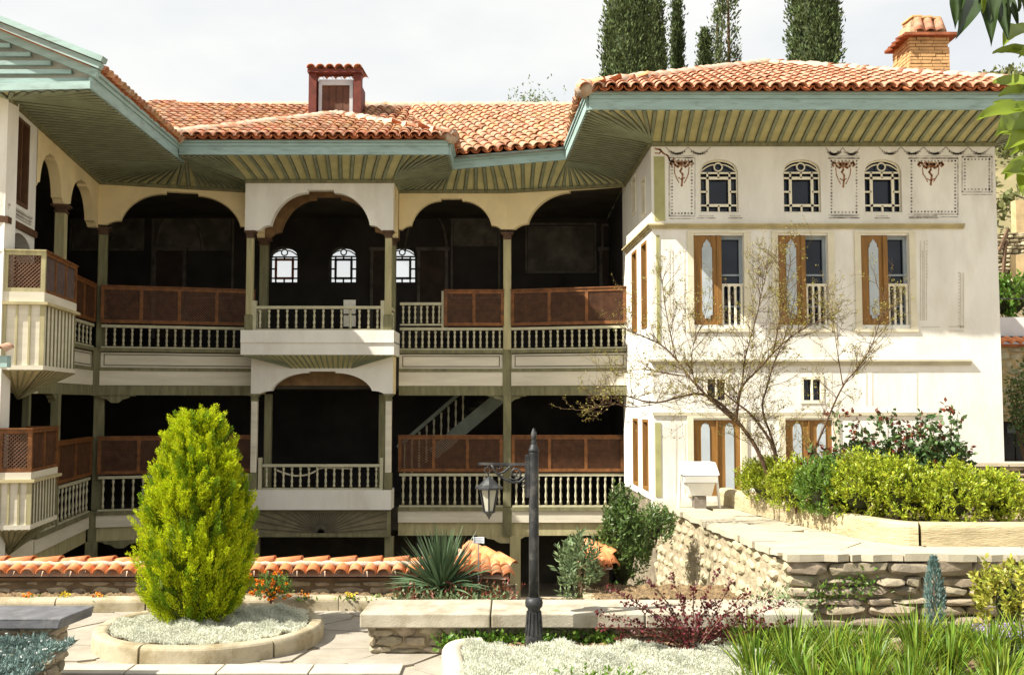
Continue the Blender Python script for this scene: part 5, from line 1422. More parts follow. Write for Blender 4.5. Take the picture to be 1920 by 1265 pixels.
b = MB(); b.lathe([(.012, zz(893)), (.03, zz(896)), (.045, zz(899)), (.085, zz(908)), (.125, zz(913)), (.125, zz(916)), (.1, zz(917))], 8, (lc.x, lc.y, 0)); lr_ = b.build("lantern_roof", IRON, lamp)
def hexring(r, z): return [V((lc.x + r * math.cos(math.pi / 6 + k * math.pi / 3), lc.y + r * math.sin(math.pi / 6 + k * math.pi / 3), z)) for k in range(6)]
T_, B_ = hexring(.088, zz(917)), hexring(.05, zz(957))
for k in range(6):
    MB().bar(T_[k], B_[k], .014, .014).build("lantern_bar", IRON, lamp)
    a, c, d, e = T_[k], T_[(k + 1) % 6], B_[(k + 1) % 6], B_[k]; ctr = V((lc.x, lc.y, 0))
    MB().add([lerp(p, V((lc.x, lc.y, p.z)), .06) for p in (a, c, d, e)], [(0, 1, 2, 3)]).build("lantern_pane", FROST, lamp)
MB().lathe([(.056, zz(957)), (.056, zz(960)), (.03, zz(963)), (.022, zz(966)), (.014, zz(968)), (.002, zz(974))], 8, (lc.x, lc.y, 0)).build("lantern_base", IRON, lamp)
# ================================================================== FLOODLIGHT on the terrace
fy = 14.6
fl = thing("floodlight", "white metal floodlight box on a bracket standing on the terrace", "floodlight", (at(1308, 938, fy).x, fy, zT))
q = lambda px, py, dy=0: at(px, py, fy + dy)
a, c = at(1276, 890, fy).x, at(1345, 890, fy).x; z1, z2, z3 = at(1308, 866, fy).z, at(1308, 889, fy).z, at(1308, 903, fy).z
MB().hexa([(a - .0, fy - .2, z2), (c, fy - .2, z2), (c - .02, fy + .2, z2), (a, fy + .2, z2), (a + .01, fy - .05, z1), (c - .03, fy - .05, z1), (c - .04, fy + .2, z1), (a + .02, fy + .2, z1)]).build("housing", WMETAL, fl, bevel=.012)
MB().box(a + .03, c - .03, -fy - .18, -fy + .19, z3 + .005, z2 - .004).build("lens_rim", mat("enamel_grey", (0.55, .54, .50), .5, .05, 4, 0), fl)  # rim in a greyer enamel than the housing
MB().hexa([(a + .12, fy - .1, at(1308, 928, fy).z), (c - .1, fy - .1, at(1308, 928, fy).z), (c - .12, fy + .12, at(1308, 928, fy).z), (a + .12, fy + .12, at(1308, 928, fy).z), (a + .06, fy - .16, z3), (c - .06, fy - .16, z3), (c - .06, fy + .16, z3), (a + .06, fy + .16, z3)]).build("gear_box", WMETAL, fl, bevel=.01)
for s_ in (a - .03, c + .03):
    MB().bar((s_, fy, zT), (s_ + (.02 if s_ < a else -.05), fy - .02, z2 + .02), .03, .03).build("bracket_leg", WMETAL, fl)
MB().box(a + .18, c - .18, -fy - .1, -fy + .1, zT + .003, at(1308, 929, fy).z).build("foot", mat("dull_foot", (.2, .17, .14), .8, .3, 9, .2), fl)
# ================================================================== small things on the house
rp = thing("rope", "pale rope sagging behind the rail of the lower balcony", "rope", (QX0 + 1.0, QY, QBt))
r0 = [at(519, 881, QY + .12), at(540, 889, QY + .12), at(556, 892, QY + .12), at(576, 890, QY + .12), at(592, 883, QY + .12), at(600, 876, QY + .12), at(640, 877, QY + .12), at(660, 878, QY + .12)]
MB().tube(smooth(r0, 2), .018, 6).build("rope_strand", mat("rope_fibre", (.6, .55, .42), .9, .1, 20, .2), rp)
nb_ = thing("notice_board", "pair of small white notice sheets behind the upper balcony rail", "notice", at(655, 600, PY + .35))
for y0, y1 in ((562, 588), (591, 612)):
    A, B_ = at(644, y1, PY + .35), at(667, y0, PY + .35)
    MB().box(A.x, B_.x, -PY - .36, -PY - .35, A.z, B_.z).build("sheet", mat("notice_paper", (.6, .58, .5), .8, .08, 20, 0), nb_)
MB().bar(at(655, 622, PY + .37), at(655, 562, PY + .37), .02, .02).build("stand", BALUS, nb_)
pl_ = thing("plant_label", "small white printed plant label on a stake in front of the tiled wall", "sign", at(895, 1095, 11.7))
A, B_ = at(887, 1018, 11.7), at(908, 1006, 11.7)
MB().box(A.x, B_.x, -11.7, -11.69, A.z, B_.z).build("plate", mat("label_plate", (.72, .74, .76), .5, .04, 9, 0), pl_)
b = MB()
for k in range(4): b.box(A.x + .012, B_.x - .012 - .02 * (k % 2), -11.689, -11.688, B_.z - .016 - k * .017, B_.z - .011 - k * .017)
b.build("print_line", mat("grey_print", (.3, .33, .4), .8, .1, 9, 0), pl_, kind="stuff")
MB().bar(at(897, 1105, 11.72), at(897, 1014, 11.72), .012, .012).build("stake", TIN, pl_)
# ================================================================== PLANTS
def unit(a): return a / np.maximum(np.linalg.norm(a, axis=-1, keepdims=True), 1e-9)
def rnd_dir(n): return unit(rng.normal(size=(n, 3)))
def kites(C, D, L, Wd, fold=.15, mid=.45, side=None):
    n = len(C); D = unit(np.asarray(D, float)); L = np.broadcast_to(L, n)[:, None]; Wd = np.broadcast_to(Wd, n)[:, None]
    s = unit(np.cross(D, rnd_dir(n) if side is None else side)); nn = np.cross(s, D)
    m = C + D * L * mid + nn * Wd * fold
    vs = np.stack([C, m + s * Wd / 2, C + D * L, m - s * Wd / 2], 1).reshape(-1, 3)
    k = np.arange(n)[:, None] * 4
    fs = np.stack([k + [0, 1, 2], k + [0, 2, 3]], 1).reshape(-1, 3)
    return vs, fs
class LB:                                   # collects leaf batches
    def __init__(s): s.v = []; s.f = []; s.n = 0
    def add(s, vf):
        v, f = vf; s.v.append(v); s.f.append(f + s.n); s.n += len(v); return s
    def kites(s, *a, **k): return s.add(kites(*a, **k))
    def obj(s, name, m, parent=None, **p): return np_obj(name, np.vstack(s.v), np.vstack(s.f), m, parent, **p)
def ribbons(P, D, L, Wd, droop, seg=5, taper=.6):       # strap leaves
    n = len(P); D = unit(np.asarray(D, float)); L = np.broadcast_to(L, n)[:, None]; Wd = np.broadcast_to(Wd, n)[:, None]; droop = np.broadcast_to(droop, n)[:, None]
    s = unit(np.cross(D, np.array([0, 0, 1.]) + .05 * rng.normal(size=(n, 3)))); vs = []
    tw = rng.uniform(-.7, .7, (n, 1)); s = unit(s * np.cos(tw) + np.cross(D, s) * np.sin(tw))
    for k in range(seg + 1):
        t = k / seg
        c = P + D * L * t - np.array([0, 0, 1.]) * droop * L * t * t
        w_ = Wd * (1 - max(0, (t - taper) / (1 - taper)) ** 1.3) * (.7 + .3 * min(1, t * 4))
        if k == seg: w_ = Wd * .04
        vs += [c - s * w_ / 2, c + s * w_ / 2]
    vs = np.stack(vs, 1).reshape(-1, 3); K = 2 * (seg + 1); b = np.arange(n)[:, None] * K
    fs = np.stack([b + [2 * k, 2 * k + 1, 2 * k + 3, 2 * k + 2] for k in range(seg)], 1).reshape(-1, 4)
    return vs, fs
def rb_obj(name, vf, m, parent, **p): return np_obj(name, vf[0], vf[1], m, parent, True, **p)
def leafmat(name, c, var=.15, island=.3, hue=.02, trans=.3, rough=.5, spec=.35):
    return mat(name, c, rough, var, 3, 0, island=island, hue=hue, trans=trans, spec=spec)
GOLD = leafmat("golden_conifer_foliage", (0.47, 0.54, 0.013), .12, .4, .025, .35, .6, .2)
SILV = leafmat("silver_foliage", (0.68, 0.69, 0.58), .1, .16, .02, .4, .8, .1)
YUC = leafmat("yucca_leaf", (0.085, 0.135, 0.065), .15, .35, .02, .15, .45)
LILY = leafmat("daylily_leaf", (0.17, 0.26, 0.025), .15, .5, .035, .35, .45)
BOX = leafmat("box_leaf", (0.32, 0.375, 0.028), .15, .35, .025, .3, .4)
BOXD = leafmat("box_leaf_green", (0.13, 0.22, 0.03), .15, .35, .02, .3, .4)
EUO = leafmat("yellow_shrub_leaf", (0.36, 0.36, 0.05), .15, .35, .03, .3, .4)
ROSE = leafmat("rose_leaf", (0.10, 0.165, 0.055), .2, .4, .02, .25, .4)
ROSER = leafmat("young_rose_leaf", (0.19, 0.055, 0.03), .2, .4, .02, .3, .4)
BARB = leafmat("barberry_leaf", (0.115, 0.018, 0.022), .2, .45, .015, .25, .45)
GREEN = leafmat("shrub_leaf", (0.10, 0.16, 0.04), .2, .4, .02, .25, .4)
GREYG = leafmat("grey_green_leaf", (0.16, 0.22, 0.10), .15, .35, .02, .25, .5)
IVY = leafmat("ivy_leaf", (0.11, 0.20, 0.025), .2, .4, .03, .3, .45)
BUD = leafmat("bud_leaf", (0.27, 0.235, 0.05), .15, .4, .03, .3, .5)
CYP = leafmat("cypress_foliage", (0.085, 0.115, 0.042), .3, .45, .02, .1, .7, .15)
CYPL = leafmat("cypress_pale_foliage", (0.10, 0.125, 0.05), .25, .4, .02, .1, .7, .15)
BLUEC = leafmat("blue_conifer_foliage", (0.14, 0.22, 0.20), .15, .35, .02, .15, .6)
SCRUB = leafmat("hill_scrub_leaf", (0.15, 0.16, 0.055), .25, .45, .03, .2, .7)
BIGL = leafmat("broad_leaf", (0.19, 0.27, 0.03), .12, .2, .012, .5, .4)
BIGD = leafmat("broad_leaf_backlit", (0.03, 0.055, 0.015), .15, .25, .01, .25, .35)  # darker leaf copy, backlit shade of the top cluster put into its colour
ORANGE = mat("marigold_petal", (0.75, 0.24, 0.015), .6, .15, 9, 0, island=.2, hue=.02, trans=.2)
YELLOW = mat("pansy_petal", (0.75, 0.55, 0.03), .6, .1, 9, 0, island=.15, trans=.2)
WHITEP = mat("white_petal", (0.75, 0.75, 0.72), .6, .05, 9, 0, island=.1, trans=.2)
MAUVE = mat("mauve_petal", (0.42, 0.30, 0.55), .6, .1, 9, 0, island=.2, trans=.2)
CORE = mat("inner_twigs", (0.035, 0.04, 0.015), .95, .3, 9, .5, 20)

# ---------------------------------------------------------------- golden conifer
cb = V((X(366, 10.25, 1170), 10.25, .12))
con = thing("golden_conifer", "golden green egg shaped conifer in the round planter", "conifer", cb)
Hc = at(366, 790, 10.25).z - cb.z; S = 10.25 / F
prof = np.array([(0, 48), (.06, 76), (.15, 90), (.28, 95), (.45, 91), (.6, 81), (.74, 64), (.86, 42), (.94, 23), (1.0, 4)])
rad = lambda h: np.interp(h, prof[:, 0], prof[:, 1]) * S
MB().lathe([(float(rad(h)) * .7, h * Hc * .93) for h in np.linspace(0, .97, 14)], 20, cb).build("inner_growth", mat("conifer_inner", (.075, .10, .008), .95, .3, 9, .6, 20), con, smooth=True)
lb = LB(); lb2 = LB(); npl, per_ = 900, 5; nt_ = npl * per_             # plumes, each of several sprays
h = rng.random(npl) * .97; th = rng.random(npl) * 2 * np.pi; r = rad(h) * rng.uniform(.62, .97, npl)
O = np.stack([cb.x + r * np.cos(th), cb.y + r * np.sin(th), cb.z + h * Hc - .04], 1)
out = np.stack([np.cos(th), np.sin(th), np.zeros(npl)], 1)
Ax = unit(out * rng.uniform(.25, .7, (npl, 1)) + np.array([0, 0, 1.]) * rng.uniform(.85, 1.1, (npl, 1)) + .15 * rng.normal(size=(npl, 3)))
grn = np.repeat(rng.random(npl) < .3, per_); O, Ax, h = np.repeat(O, per_, 0), np.repeat(Ax, per_, 0), np.repeat(h, per_)
up_ = np.tile(np.linspace(0, 1, per_), npl)[:, None]
O = O + Ax * up_ * .17 + rnd_dir(nt_) * .032 * (1.15 - up_)
Ax = unit(Ax + .32 * rnd_dir(nt_) * (1.1 - up_))
Lt = rng.uniform(.09, .16, nt_) * (1 - .2 * h)
for k in range(44):
    t = k / 44
    off = rnd_dir(nt_); off -= (off * Ax).sum(1, keepdims=True) * Ax
    wd_ = .042 * np.sin(np.pi * (t * .85 + .12))
    C = O + Ax * (Lt * t)[:, None] + off * wd_ * .5
    kl = rng.uniform(.022, .042, nt_) * (1.1 - .3 * t); kd = Ax * 1.0 + unit(off) * .55
    lb.kites(C[~grn], kd[~grn], kl[~grn], .0095, .2); lb2.kites(C[grn], kd[grn], kl[grn], .0095, .2)
lb.obj("foliage", GOLD, con); lb2.obj("older_foliage", leafmat("older_conifer_foliage", (0.17, 0.27, 0.012), .15, .4, .025, .25, .6, .2), con)
# a few wisps at the very top
lb = LB()
for k in range(26):
    p0_ = np.array([cb.x + rng.normal() * .06, cb.y + rng.normal() * .06, cb.z + Hc * (.93 + rng.random() * .05)])
    ax = unit(np.array([rng.normal() * .2, rng.normal() * .2, 1.]))
    C = p0_ + ax * (np.linspace(0, .14, 26) * rng.uniform(.6, 1.2))[:, None]; lb.kites(C, ax + .6 * rnd_dir(26), .035, .011)
lb.obj("tip_spray", GOLD, con)
MB().tube([cb - V((0, 0, .1)), cb + V((0, 0, .6))], [.06, .04], 8).build("trunk", BARK, con)

# ---------------------------------------------------------------- silver carpets
def carpet(name, label, pts_fn, n, zf, m=SILV, size=.04, k=7, flower=None, fl_n=0, hmul=1.0, parent=None):
    P = pts_fn(n); z = zf(P)
    mound = .035 * (np.sin(P[:, 0] * 9 + 1.3) * np.cos(P[:, 1] * 7.3) + .6 * np.sin(P[:, 0] * 23 + P[:, 1] * 17))
    O = np.stack([P[:, 0], P[:, 1], z + np.maximum(mound, -.02)], 1); lb = LB()
    for j in range(k):
        d = rnd_dir(n); d[:, 2] = np.abs(d[:, 2]) * hmul + .35
        lb.kites(O + rng.normal(size=(n, 3)) * [.012, .012, .008], d, rng.uniform(.6, 1.3, n) * size, size * .26, .2)
    o = lb.obj(name, m, parent); tag(o, label, "ground cover", kind="stuff")
    if flower is not None:
        idx = rng.choice(n, fl_n); lb = LB()
        for j in range(5):
            d = rnd_dir(fl_n); d[:, 2] = np.abs(d[:, 2]) * .6 + .2; lb.kites(O[idx] + [0, 0, size * .9], d, .016, .012)
        lb.obj("small_flowers", flower, o, kind="stuff")
    return o
def disc(cx, cy, rx, ry):
    def f(n):
        t = rng.random(n) * 2 * np.pi; q = np.sqrt(rng.random(n)); return np.stack([cx + rx * q * np.cos(t), cy + ry * q * np.sin(t)], 1)
    return f
def rect(x0, x1, y0, y1): return lambda n: np.stack([rng.uniform(x0, x1, n), rng.uniform(y0, y1, n)], 1)
carpet("silver_carpet", "pale silver ground cover around the foot of the golden conifer", disc(pc.x, pc.y, pr - .1, pr * .94 - .1), 11000, lambda P: np.full(len(P), .15), size=.032, hmul=.8)
fx0 = X(880, 8.6, 1230)
carpet("silver_carpet", "broad pale silver ground cover at the foot of the lamp post", rect(-.42, 2.15, 7.0, 9.12), 30000, lambda P: np.full(len(P), .15), size=.034)
dl = leafmat("grey_teal_foliage", (0.15, 0.22, 0.20), .15, .35, .02, .2, .6)
carpet("silver_carpet", "grey green ground cover with tiny white flowers in the slab planter, lower left", rect(A.x if False else -6.6, at(84, 1230, 7.6).x, 6.4, 8.12), 6000, lambda P: np.full(len(P), .34) + .1 * (P[:, 1] - 7.2), m=dl, size=.055, flower=WHITEP, fl_n=260)

# ---------------------------------------------------------------- strap-leaved plants
def yucca(name, label, base, n, L_, wd, parent_cat="plant"):
    t = thing(name, label, parent_cat, base)
    az = rng.random(n) * 2 * np.pi; el = np.radians(rng.choice([0, 1], n, p=[.3, .7]) * 0 + rng.uniform(8, 88, n))
    D = np.stack([np.cos(az) * np.cos(el), np.sin(az) * np.cos(el), np.sin(el)], 1)
    P = np.array(base)[None] + D * .05 + np.array([0, 0, .1])
    rb_obj("leaves", ribbons(P, D, rng.uniform(.75, 1.05, n) * L_, wd, np.where(el < .6, .25, .04), 4, .35), YUC, t, kind="stuff")
    MB().tube([V(base), V(base) + V((0, 0, .2))], .05, 7).build("stem", BARK, t)
    return t
yb = at(828, 1092, 11.55)
yucca("yucca", "spiky dark green yucca in front of the tiled garden wall", (yb.x, yb.y, .1), 230, .72, .032)
def clump(base, label, n=75, L_=.5, spread=.5, wd=.02):
    t = thing("daylily_clump", label, "plant", base, "strap leaved clumps in the front bed")
    az = rng.random(n) * 2 * np.pi; q = rng.random(n) ** .6 * spread
    D = np.stack([np.cos(az) * q, np.sin(az) * q, np.ones(n)], 1)
    P = np.array(base)[None] + np.stack([np.cos(az) * rng.random(n) * .1, np.sin(az) * rng.random(n) * .1, np.zeros(n)], 1)
    rb_obj("leaves", ribbons(P, D, rng.uniform(.6, 1.15, n) * L_, wd, rng.uniform(.02, .5, n), 6, .5), LILY, t, kind="stuff")
rows = [("back", 8.95, .46, [1420, 1490, 1560, 1640, 1715, 1790, 1865, 1935]), ("middle", 8.25, .5, [1400, 1475, 1555, 1635, 1715, 1795, 1880]), ("front", 7.5, .48, [1430, 1515, 1600, 1690, 1780, 1870])]
ords = ["first", "second", "third", "fourth", "fifth", "sixth", "seventh", "eighth"]
for rn, Y0_, L0_, pxs in rows:
    for k, px in enumerate(pxs):
        Y_ = Y0_ + random.uniform(-.15, .15)
        clump((X(px + random.uniform(-15, 15), Y_, 1200), Y_, .12), f"clump of bright green strap leaves, {ords[k]} from the left in the {rn} row", n=150, L_=L0_ * random.uniform(.85, 1.15), spread=.75, wd=.0145)

# ---------------------------------------------------------------- leafy shrubs
def shoots(lb, O, Ax, L_, per, ll, lw, spread=.8):
    n = len(O)
    for k in range(per):
        t = (k + .5) / per
        d = rnd_dir(n); d -= (d * Ax).sum(1, keepdims=True) * Ax; d = unit(d)
        lb.kites(O + Ax * (L_ * t)[:, None], Ax * (.45 + .5 * t) + d * spread, rng.uniform(.7, 1.2, n) * ll, lw, .12)
def bush(name, label, base, rx, ry, h_, m, n=240, per=12, ll=.05, lw=.022, group=None, cat="shrub", up=.7, L_=.12, core=.6, stems=5):
    t = thing(name, label, cat, base, group); b0 = np.array(base)
    D = rnd_dir(n); D[:, 2] = np.where(rng.random(n) < .75, np.abs(D[:, 2]), D[:, 2] * .8); D = unit(D)
    q = rng.uniform(.62, .98, n)[:, None]
    lump = (1 + .13 * np.sin(D[:, 0] * 7 + base[0] * 5) * np.cos(D[:, 1] * 6 + D[:, 2] * 5))[:, None]
    O = b0 + np.array([0, 0, h_ * .35]) + D * q * lump * [rx, ry, h_ * .62]
    O[:, 2] = np.maximum(O[:, 2], base[2] + .05 + .05 * rng.random(n))
    Ax = unit(D * (1 - up) + np.array([0, 0, up]) + .25 * rng.normal(size=(n, 3)))
    lb = LB(); shoots(lb, O - Ax * L_ * .5, Ax, np.full(n, L_), per, ll, lw)
    lb.obj("foliage", m, t)
    if core:
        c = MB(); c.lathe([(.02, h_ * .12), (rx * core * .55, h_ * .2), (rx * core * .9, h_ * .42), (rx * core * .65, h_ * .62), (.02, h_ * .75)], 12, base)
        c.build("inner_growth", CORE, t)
    sm_ = MB()
    for k in range(stems):
        a = random.uniform(0, 6.28); sm_ = MB().tube([V(base) - V((0, 0, .03)), V(base) + V((math.cos(a) * rx * .4, math.sin(a) * ry * .4, h_ * .6))], [.012, .005], 5); sm_.build("stem", BARK, t)
    return t
zpl = zT + .17
hedge = [(1438, 13.6, 105, BOX), (1492, 12.6, 100, BOX), (1545, 12.0, 110, BOXD), (1612, 11.7, 118, BOX), (1688, 11.5, 112, BOX), (1752, 11.6, 85, BOXD), (1790, 11.15, 112, BOX), (1872, 11.3, 100, BOX)]
names = ["leftmost, beside the shuttered door", "second from the left", "third from the left, greener", "fourth from the left, below the roses", "fifth from the left", "sixth from the left, half hidden", "seventh from the left, broad and yellowish", "rightmost, standing a little apart"]
for k, (px, Y_, wpx, m_) in enumerate(hedge):
    rx = wpx / 2 / F * Y_; hh_ = (.62, .66, .72, .8, .76, .55, .72, .6)[k]
    bush("box_shrub", f"clipped yellow green box shrub in the terrace planter, {names[k]}", (X(px, Y_, 930), Y_, zpl), rx * 1.05, rx * 1.05, hh_, m_, 460, 13, .05, .02, "box shrubs in the terrace planter", L_=.13)
bush("yellow_shrub", "yellow variegated evergreen shrub in front of the rubble wall at the right edge", (X(1890, 9.7, 1100), 9.7, .1), .34, .3, .72, EUO, 170, 11, .065, .03, L_=.16, core=.4)
bush("climbing_shrub", "tall dark green shrub with reddish tips against the left end of the terrace", (X(1168, 12.6, 1080), 12.6, -.1), .33, .33, 1.42, GREEN, 560, 10, .055, .026, L_=.14, core=.55)
bush("climbing_shrub", "bushy green growth with reddish tips spreading below the floodlight", (X(1222, 13.6, 930), 13.4, .45), .3, .35, .52, GREEN, 200, 9, .05, .022, L_=.16, core=.45)
bush("grey_shrub", "grey green leafy shrub standing in the dark gap right of the lamp post", (X(1085, 12.0, 1100), 12.0, -.05), .27, .27, .82, GREYG, 120, 10, .09, .026, L_=.2, core=.0)
bush("marigold", "orange marigold bush beside the golden conifer", (X(508, 11.35, 1115), 11.35, .12), .23, .2, .3, IVY, 130, 9, .035, .012, L_=.09, core=.4, cat="flower")
mg = bpy.data.objects["marigold"]; lb = LB(); nf = 40
az = rng.random(nf) * 6.28; q = np.sqrt(rng.random(nf)); C = np.stack([X(508, 11.35, 1115) + .25 * q * np.cos(az), 11.3 - .2 * q * np.abs(np.sin(az)), .16 + rng.random(nf) * .3], 1)
for j in range(16): d = rnd_dir(nf); d[:, 1] -= .3; lb.kites(C, d, .026, .018)
lb.obj("blossoms", ORANGE, mg, kind="stuff")
# low red-green planting and ivy
def low_mix(name, label, pts_fn, n, z, m, ll=.05, lw=.025, per=6, L_=.1, cat="plant"):
    P = pts_fn(n); O = np.stack([P[:, 0], P[:, 1], np.full(n, z)], 1); lb = LB()
    Ax = unit(np.array([0, 0, 1.]) + .5 * rng.normal(size=(n, 3)))
    shoots(lb, O, Ax, rng.uniform(.5, 1.2, n) * L_, per, ll, lw); return tag(lb.obj(name, m), label, cat, kind="stuff")
yy0 = 11.3
low_mix("low_plants", "low leafy plants with pale green leaves along the bed below the yucca", rect(X(745, yy0, 1110), X(955, yy0, 1110), 10.95, 11.65), 200, .11, GREYG, .055, .03, 6, .14)
low_mix("red_plants", "low shoots with red brown leaves mixed through the bed below the yucca", rect(X(740, yy0, 1110), X(965, yy0, 1110), 10.95, 11.65), 110, .12, ROSER, .055, .022, 6, .2)
low_mix("ivy", "green ivy leaves growing under the front edge of the stone bench", lambda n: np.stack([rng.uniform(X(825, 9.3, 1180), 1.0, n), np.full(n, 9.42) - .12 * rng.random(n)], 1), 300, .08, IVY, .045, .035, 5, .15)
bp = lambda px, py, Y_: (X(px, Y_, py), Y_, .12)
for k, (px, m_, lab, mm) in enumerate(((702, BOXD, "small bright green seedling in the bed left of the yucca", None), (738, BOXD, "bright green seedling beside the yucca foot", None),
        (655, IVY, "small yellow pansy between the marigold and the yucca", YELLOW), (126, IVY, "small yellow pansy near the left end of the bed", YELLOW), (52, IVY, "small orange pansy at the far left of the bed", ORANGE), (185, IVY, "small orange pansy just left of the golden conifer", ORANGE), (572, IVY, "small red flowered seedling right of the marigold", ORANGE))):
    Y_ = 11.42; t = thing("pansy" if mm else "seedling", lab, "flower" if mm else "plant", bp(px, 1112, Y_), "small bedding plants along the kerb"); b0 = np.array(bp(px, 1112, Y_))
    n = 34; lb = LB(); d = rnd_dir(n); d[:, 2] = np.abs(d[:, 2]) + .2; lb.kites(b0 + rng.normal(size=(n, 3)) * [.05, .03, .006] , d, rng.uniform(.04, .07, n), .025); lb.obj("leaves", m_, t, kind="stuff")
    if mm:
        n = 24; lb = LB(); lb.kites(b0 + [0, -.02, .06] + rng.normal(size=(n, 3)) * [.03, .015, .012], rnd_dir(n), .028, .026); lb.obj("petals", mm, t, kind="stuff")
# wall weeds
for px, py, lab in ((1612, 1092, "green weed sprouting from the middle of the rubble terrace wall"), (1550, 1112, "green weed sprouting low in the rubble terrace wall near its corner")):
    p = at(px, py, TF - .03); t = thing("wall_weed", lab, "plant", p, "weeds in the terrace wall"); n = 90; lb = LB()
    d = rnd_dir(n); d[:, 1] = -np.abs(d[:, 1]) * .6; lb.kites(np.array(p) + rng.normal(size=(n, 3)) * [.09, .02, .07], d, .055, .03); lb.obj("leaves", IVY, t, kind="stuff")
low_mix("creeper", "yellow green creeper at the corner between the two terrace walls", lambda n: np.stack([rng.uniform(2.35, 2.75, n), rng.uniform(9.6, 10.2, n)], 1), 130, .22, GREYG, .04, .02, 6, .3)
bcx = X(1752, 9.5, 1100)
t = thing("blue_conifer", "slim little blue green conifer in front of the rubble wall", "conifer", (bcx, 9.5, .1)); n = 1500
hb_ = at(1752, 1046, 9.5).z - .1; h = rng.random(n) ** .9; th = rng.random(n) * 6.28; r = .09 * np.sin(np.pi * np.clip(h * .88 + .1, 0, 1)) ** .8 * rng.uniform(.4, 1, n)
lb = LB(); lb.kites(np.stack([bcx + r * np.cos(th), 9.5 + r * np.sin(th), .1 + h * hb_], 1), np.stack([np.cos(th) * .5, np.sin(th) * .5, np.ones(n)], 1) + .3 * rnd_dir(n), .05, .012); lb.obj("foliage", BLUEC, t)
MB().tube([(bcx, 9.5, .05), (bcx, 9.5, .1 + hb_ * .9)], [.02, .006], 6).build("trunk", BARK, t)
low_mix("lavender", "mauve flowered cushion plant at the right edge of the front bed", rect(X(1850, 8.9, 1180), X(1960, 8.9, 1180), 8.8, 9.3), 160, .28, MAUVE, .022, .016, 4, .06)
low_mix("cushion_plant", "grey green cushion below the mauve flowers at the right edge", rect(X(1830, 8.9, 1180), X(1970, 8.9, 1180), 8.75, 9.4), 420, .14, GREYG, .04, .016, 7, .16)
low_mix("fresh_shoots", "bright green shoots pushing through the silver carpet at the lower edge", rect(X(1060, 7.6, 1250), X(1200, 7.6, 1250), 7.2, 8.1), 90, .15, BOXD, .05, .02, 7, .12)

# ---------------------------------------------------------------- woody plants
def branchy(pts, r0, r1, mb, n=6): mb.tube(pts, [lerp(r0, r1, k / (len(pts) - 1)) for k in range(len(pts))], n)
# bare spring tree behind the hedge
ty_ = 12.9
tree = thing("bare_tree", "small nearly bare spring tree with thin spreading branches on the terrace", "tree", (at(1440, 900, ty_).x, ty_, zpl))
T2 = lambda L_, dy=0: [at(x, y, ty_ + dy + d) for (x, y, *dd) in L_ for d in [dd[0] if dd else 0]]
limbs = [([(1452, 930), (1425, 848), (1385, 790), (1345, 750), (1310, 735, -.1), (1270, 745, -.25), (1225, 758, -.4), (1175, 742, -.5)], .036, .006),
         ([(1392, 800), (1350, 765), (1318, 735, .1), (1290, 705, .2), (1268, 672, .3), (1240, 645, .35), (1205, 630, .4), (1175, 620, .4)], .026, .005),
         ([(1380, 790), (1385, 745, -.1), (1392, 720, -.1), (1425, 690, -.15), (1450, 660, -.2), (1478, 635, -.25), (1510, 612, -.3), (1560, 595, -.4)], .024, .005),
         ([(1468, 935), (1456, 850), (1432, 805), (1402, 770, .1), (1380, 755, .2), (1350, 730, .3), (1330, 705, .4)], .03, .006),
         ([(1470, 930), (1452, 830, .1), (1425, 765, .2), (1440, 720, .3), (1450, 680, .35), (1470, 640, .4), (1490, 560, .5)], .022, .005),
         ([(1392, 720, -.1), (1395, 680), (1405, 640), (1420, 590), (1430, 540), (1440, 500)], .013, .003),
         ([(1450, 660, -.2), (1462, 600, -.2), (1475, 540, -.25), (1482, 490, -.3)], .012, .003),
         ([(1478, 935), (1520, 860, -.3), (1550, 790, -.4), (1580, 720, -.5), (1610, 690, -.6), (1640, 640, -.6), (1660, 560, -.6)], .02, .004),
         ([(1580, 720, -.5), (1570, 660, -.5), (1562, 600, -.5)], .01, .003),
         ([(1268, 672, .3), (1255, 620, .3), (1245, 560, .3), (1240, 520, .3)], .01, .003),
         ([(1290, 705, .2), (1250, 700, .2), (1205, 690, .1), (1160, 700, 0)], .01, .003),
         ([(1310, 735, -.1), (1295, 690, -.2), (1300, 640, -.3), (1320, 600, -.3)], .009, .003),
         ([(1225, 758, -.4), (1180, 765, -.5), (1140, 752, -.6), (1110, 768, -.6)], .008, .003)]
tips = []
for k, (L_, a, c) in enumerate(limbs):
    P = smooth(T2(L_), 2); mb = MB(); branchy(P, a * .85, c * .8, mb, 7)
    mb.build("trunk" if k in (0, 3) else "branch", PALEBARK, tree, smooth=True)
    for j in range(4, len(P) - 1): tips.append((P[j], (P[j + 1] - P[j - 1]).normalized(), j / len(P)))
tw = MB(); ends = []
def twig(p, d, L_, r, depth):
    pts = [p]; k = 5
    for i in range(k):
        d = (d + V((random.gauss(0, .16), random.gauss(0, .16), random.gauss(.05, .12)))).normalized(); p = p + d * (L_ / k); pts.append(p)
        if depth and random.random() < .5: twig(p, (d + V((random.gauss(0, .6), random.gauss(0, .6), random.gauss(.1, .5)))).normalized(), L_ * .55, r * .6, depth - 1)
        if depth < 2: ends.append(p)
    tw.tube(pts, [max(.0012, r * (1 - .75 * i / k)) for i in range(k + 1)], 4, False)
for (p, d, t_) in tips:
    for _ in range(2):
        if random.random() < .9: twig(p, (d * .6 + V((random.gauss(0, .6), random.gauss(0, .5), random.gauss(.35, .5)))).normalized(), random.uniform(.2, .55), .0042, 2)
tw.build("twigs", PALEBARK, tree, kind="stuff")
E = np.array([tuple(p) for p in ends]); E = E[rng.random(len(E)) < .32]
lb = LB(); 
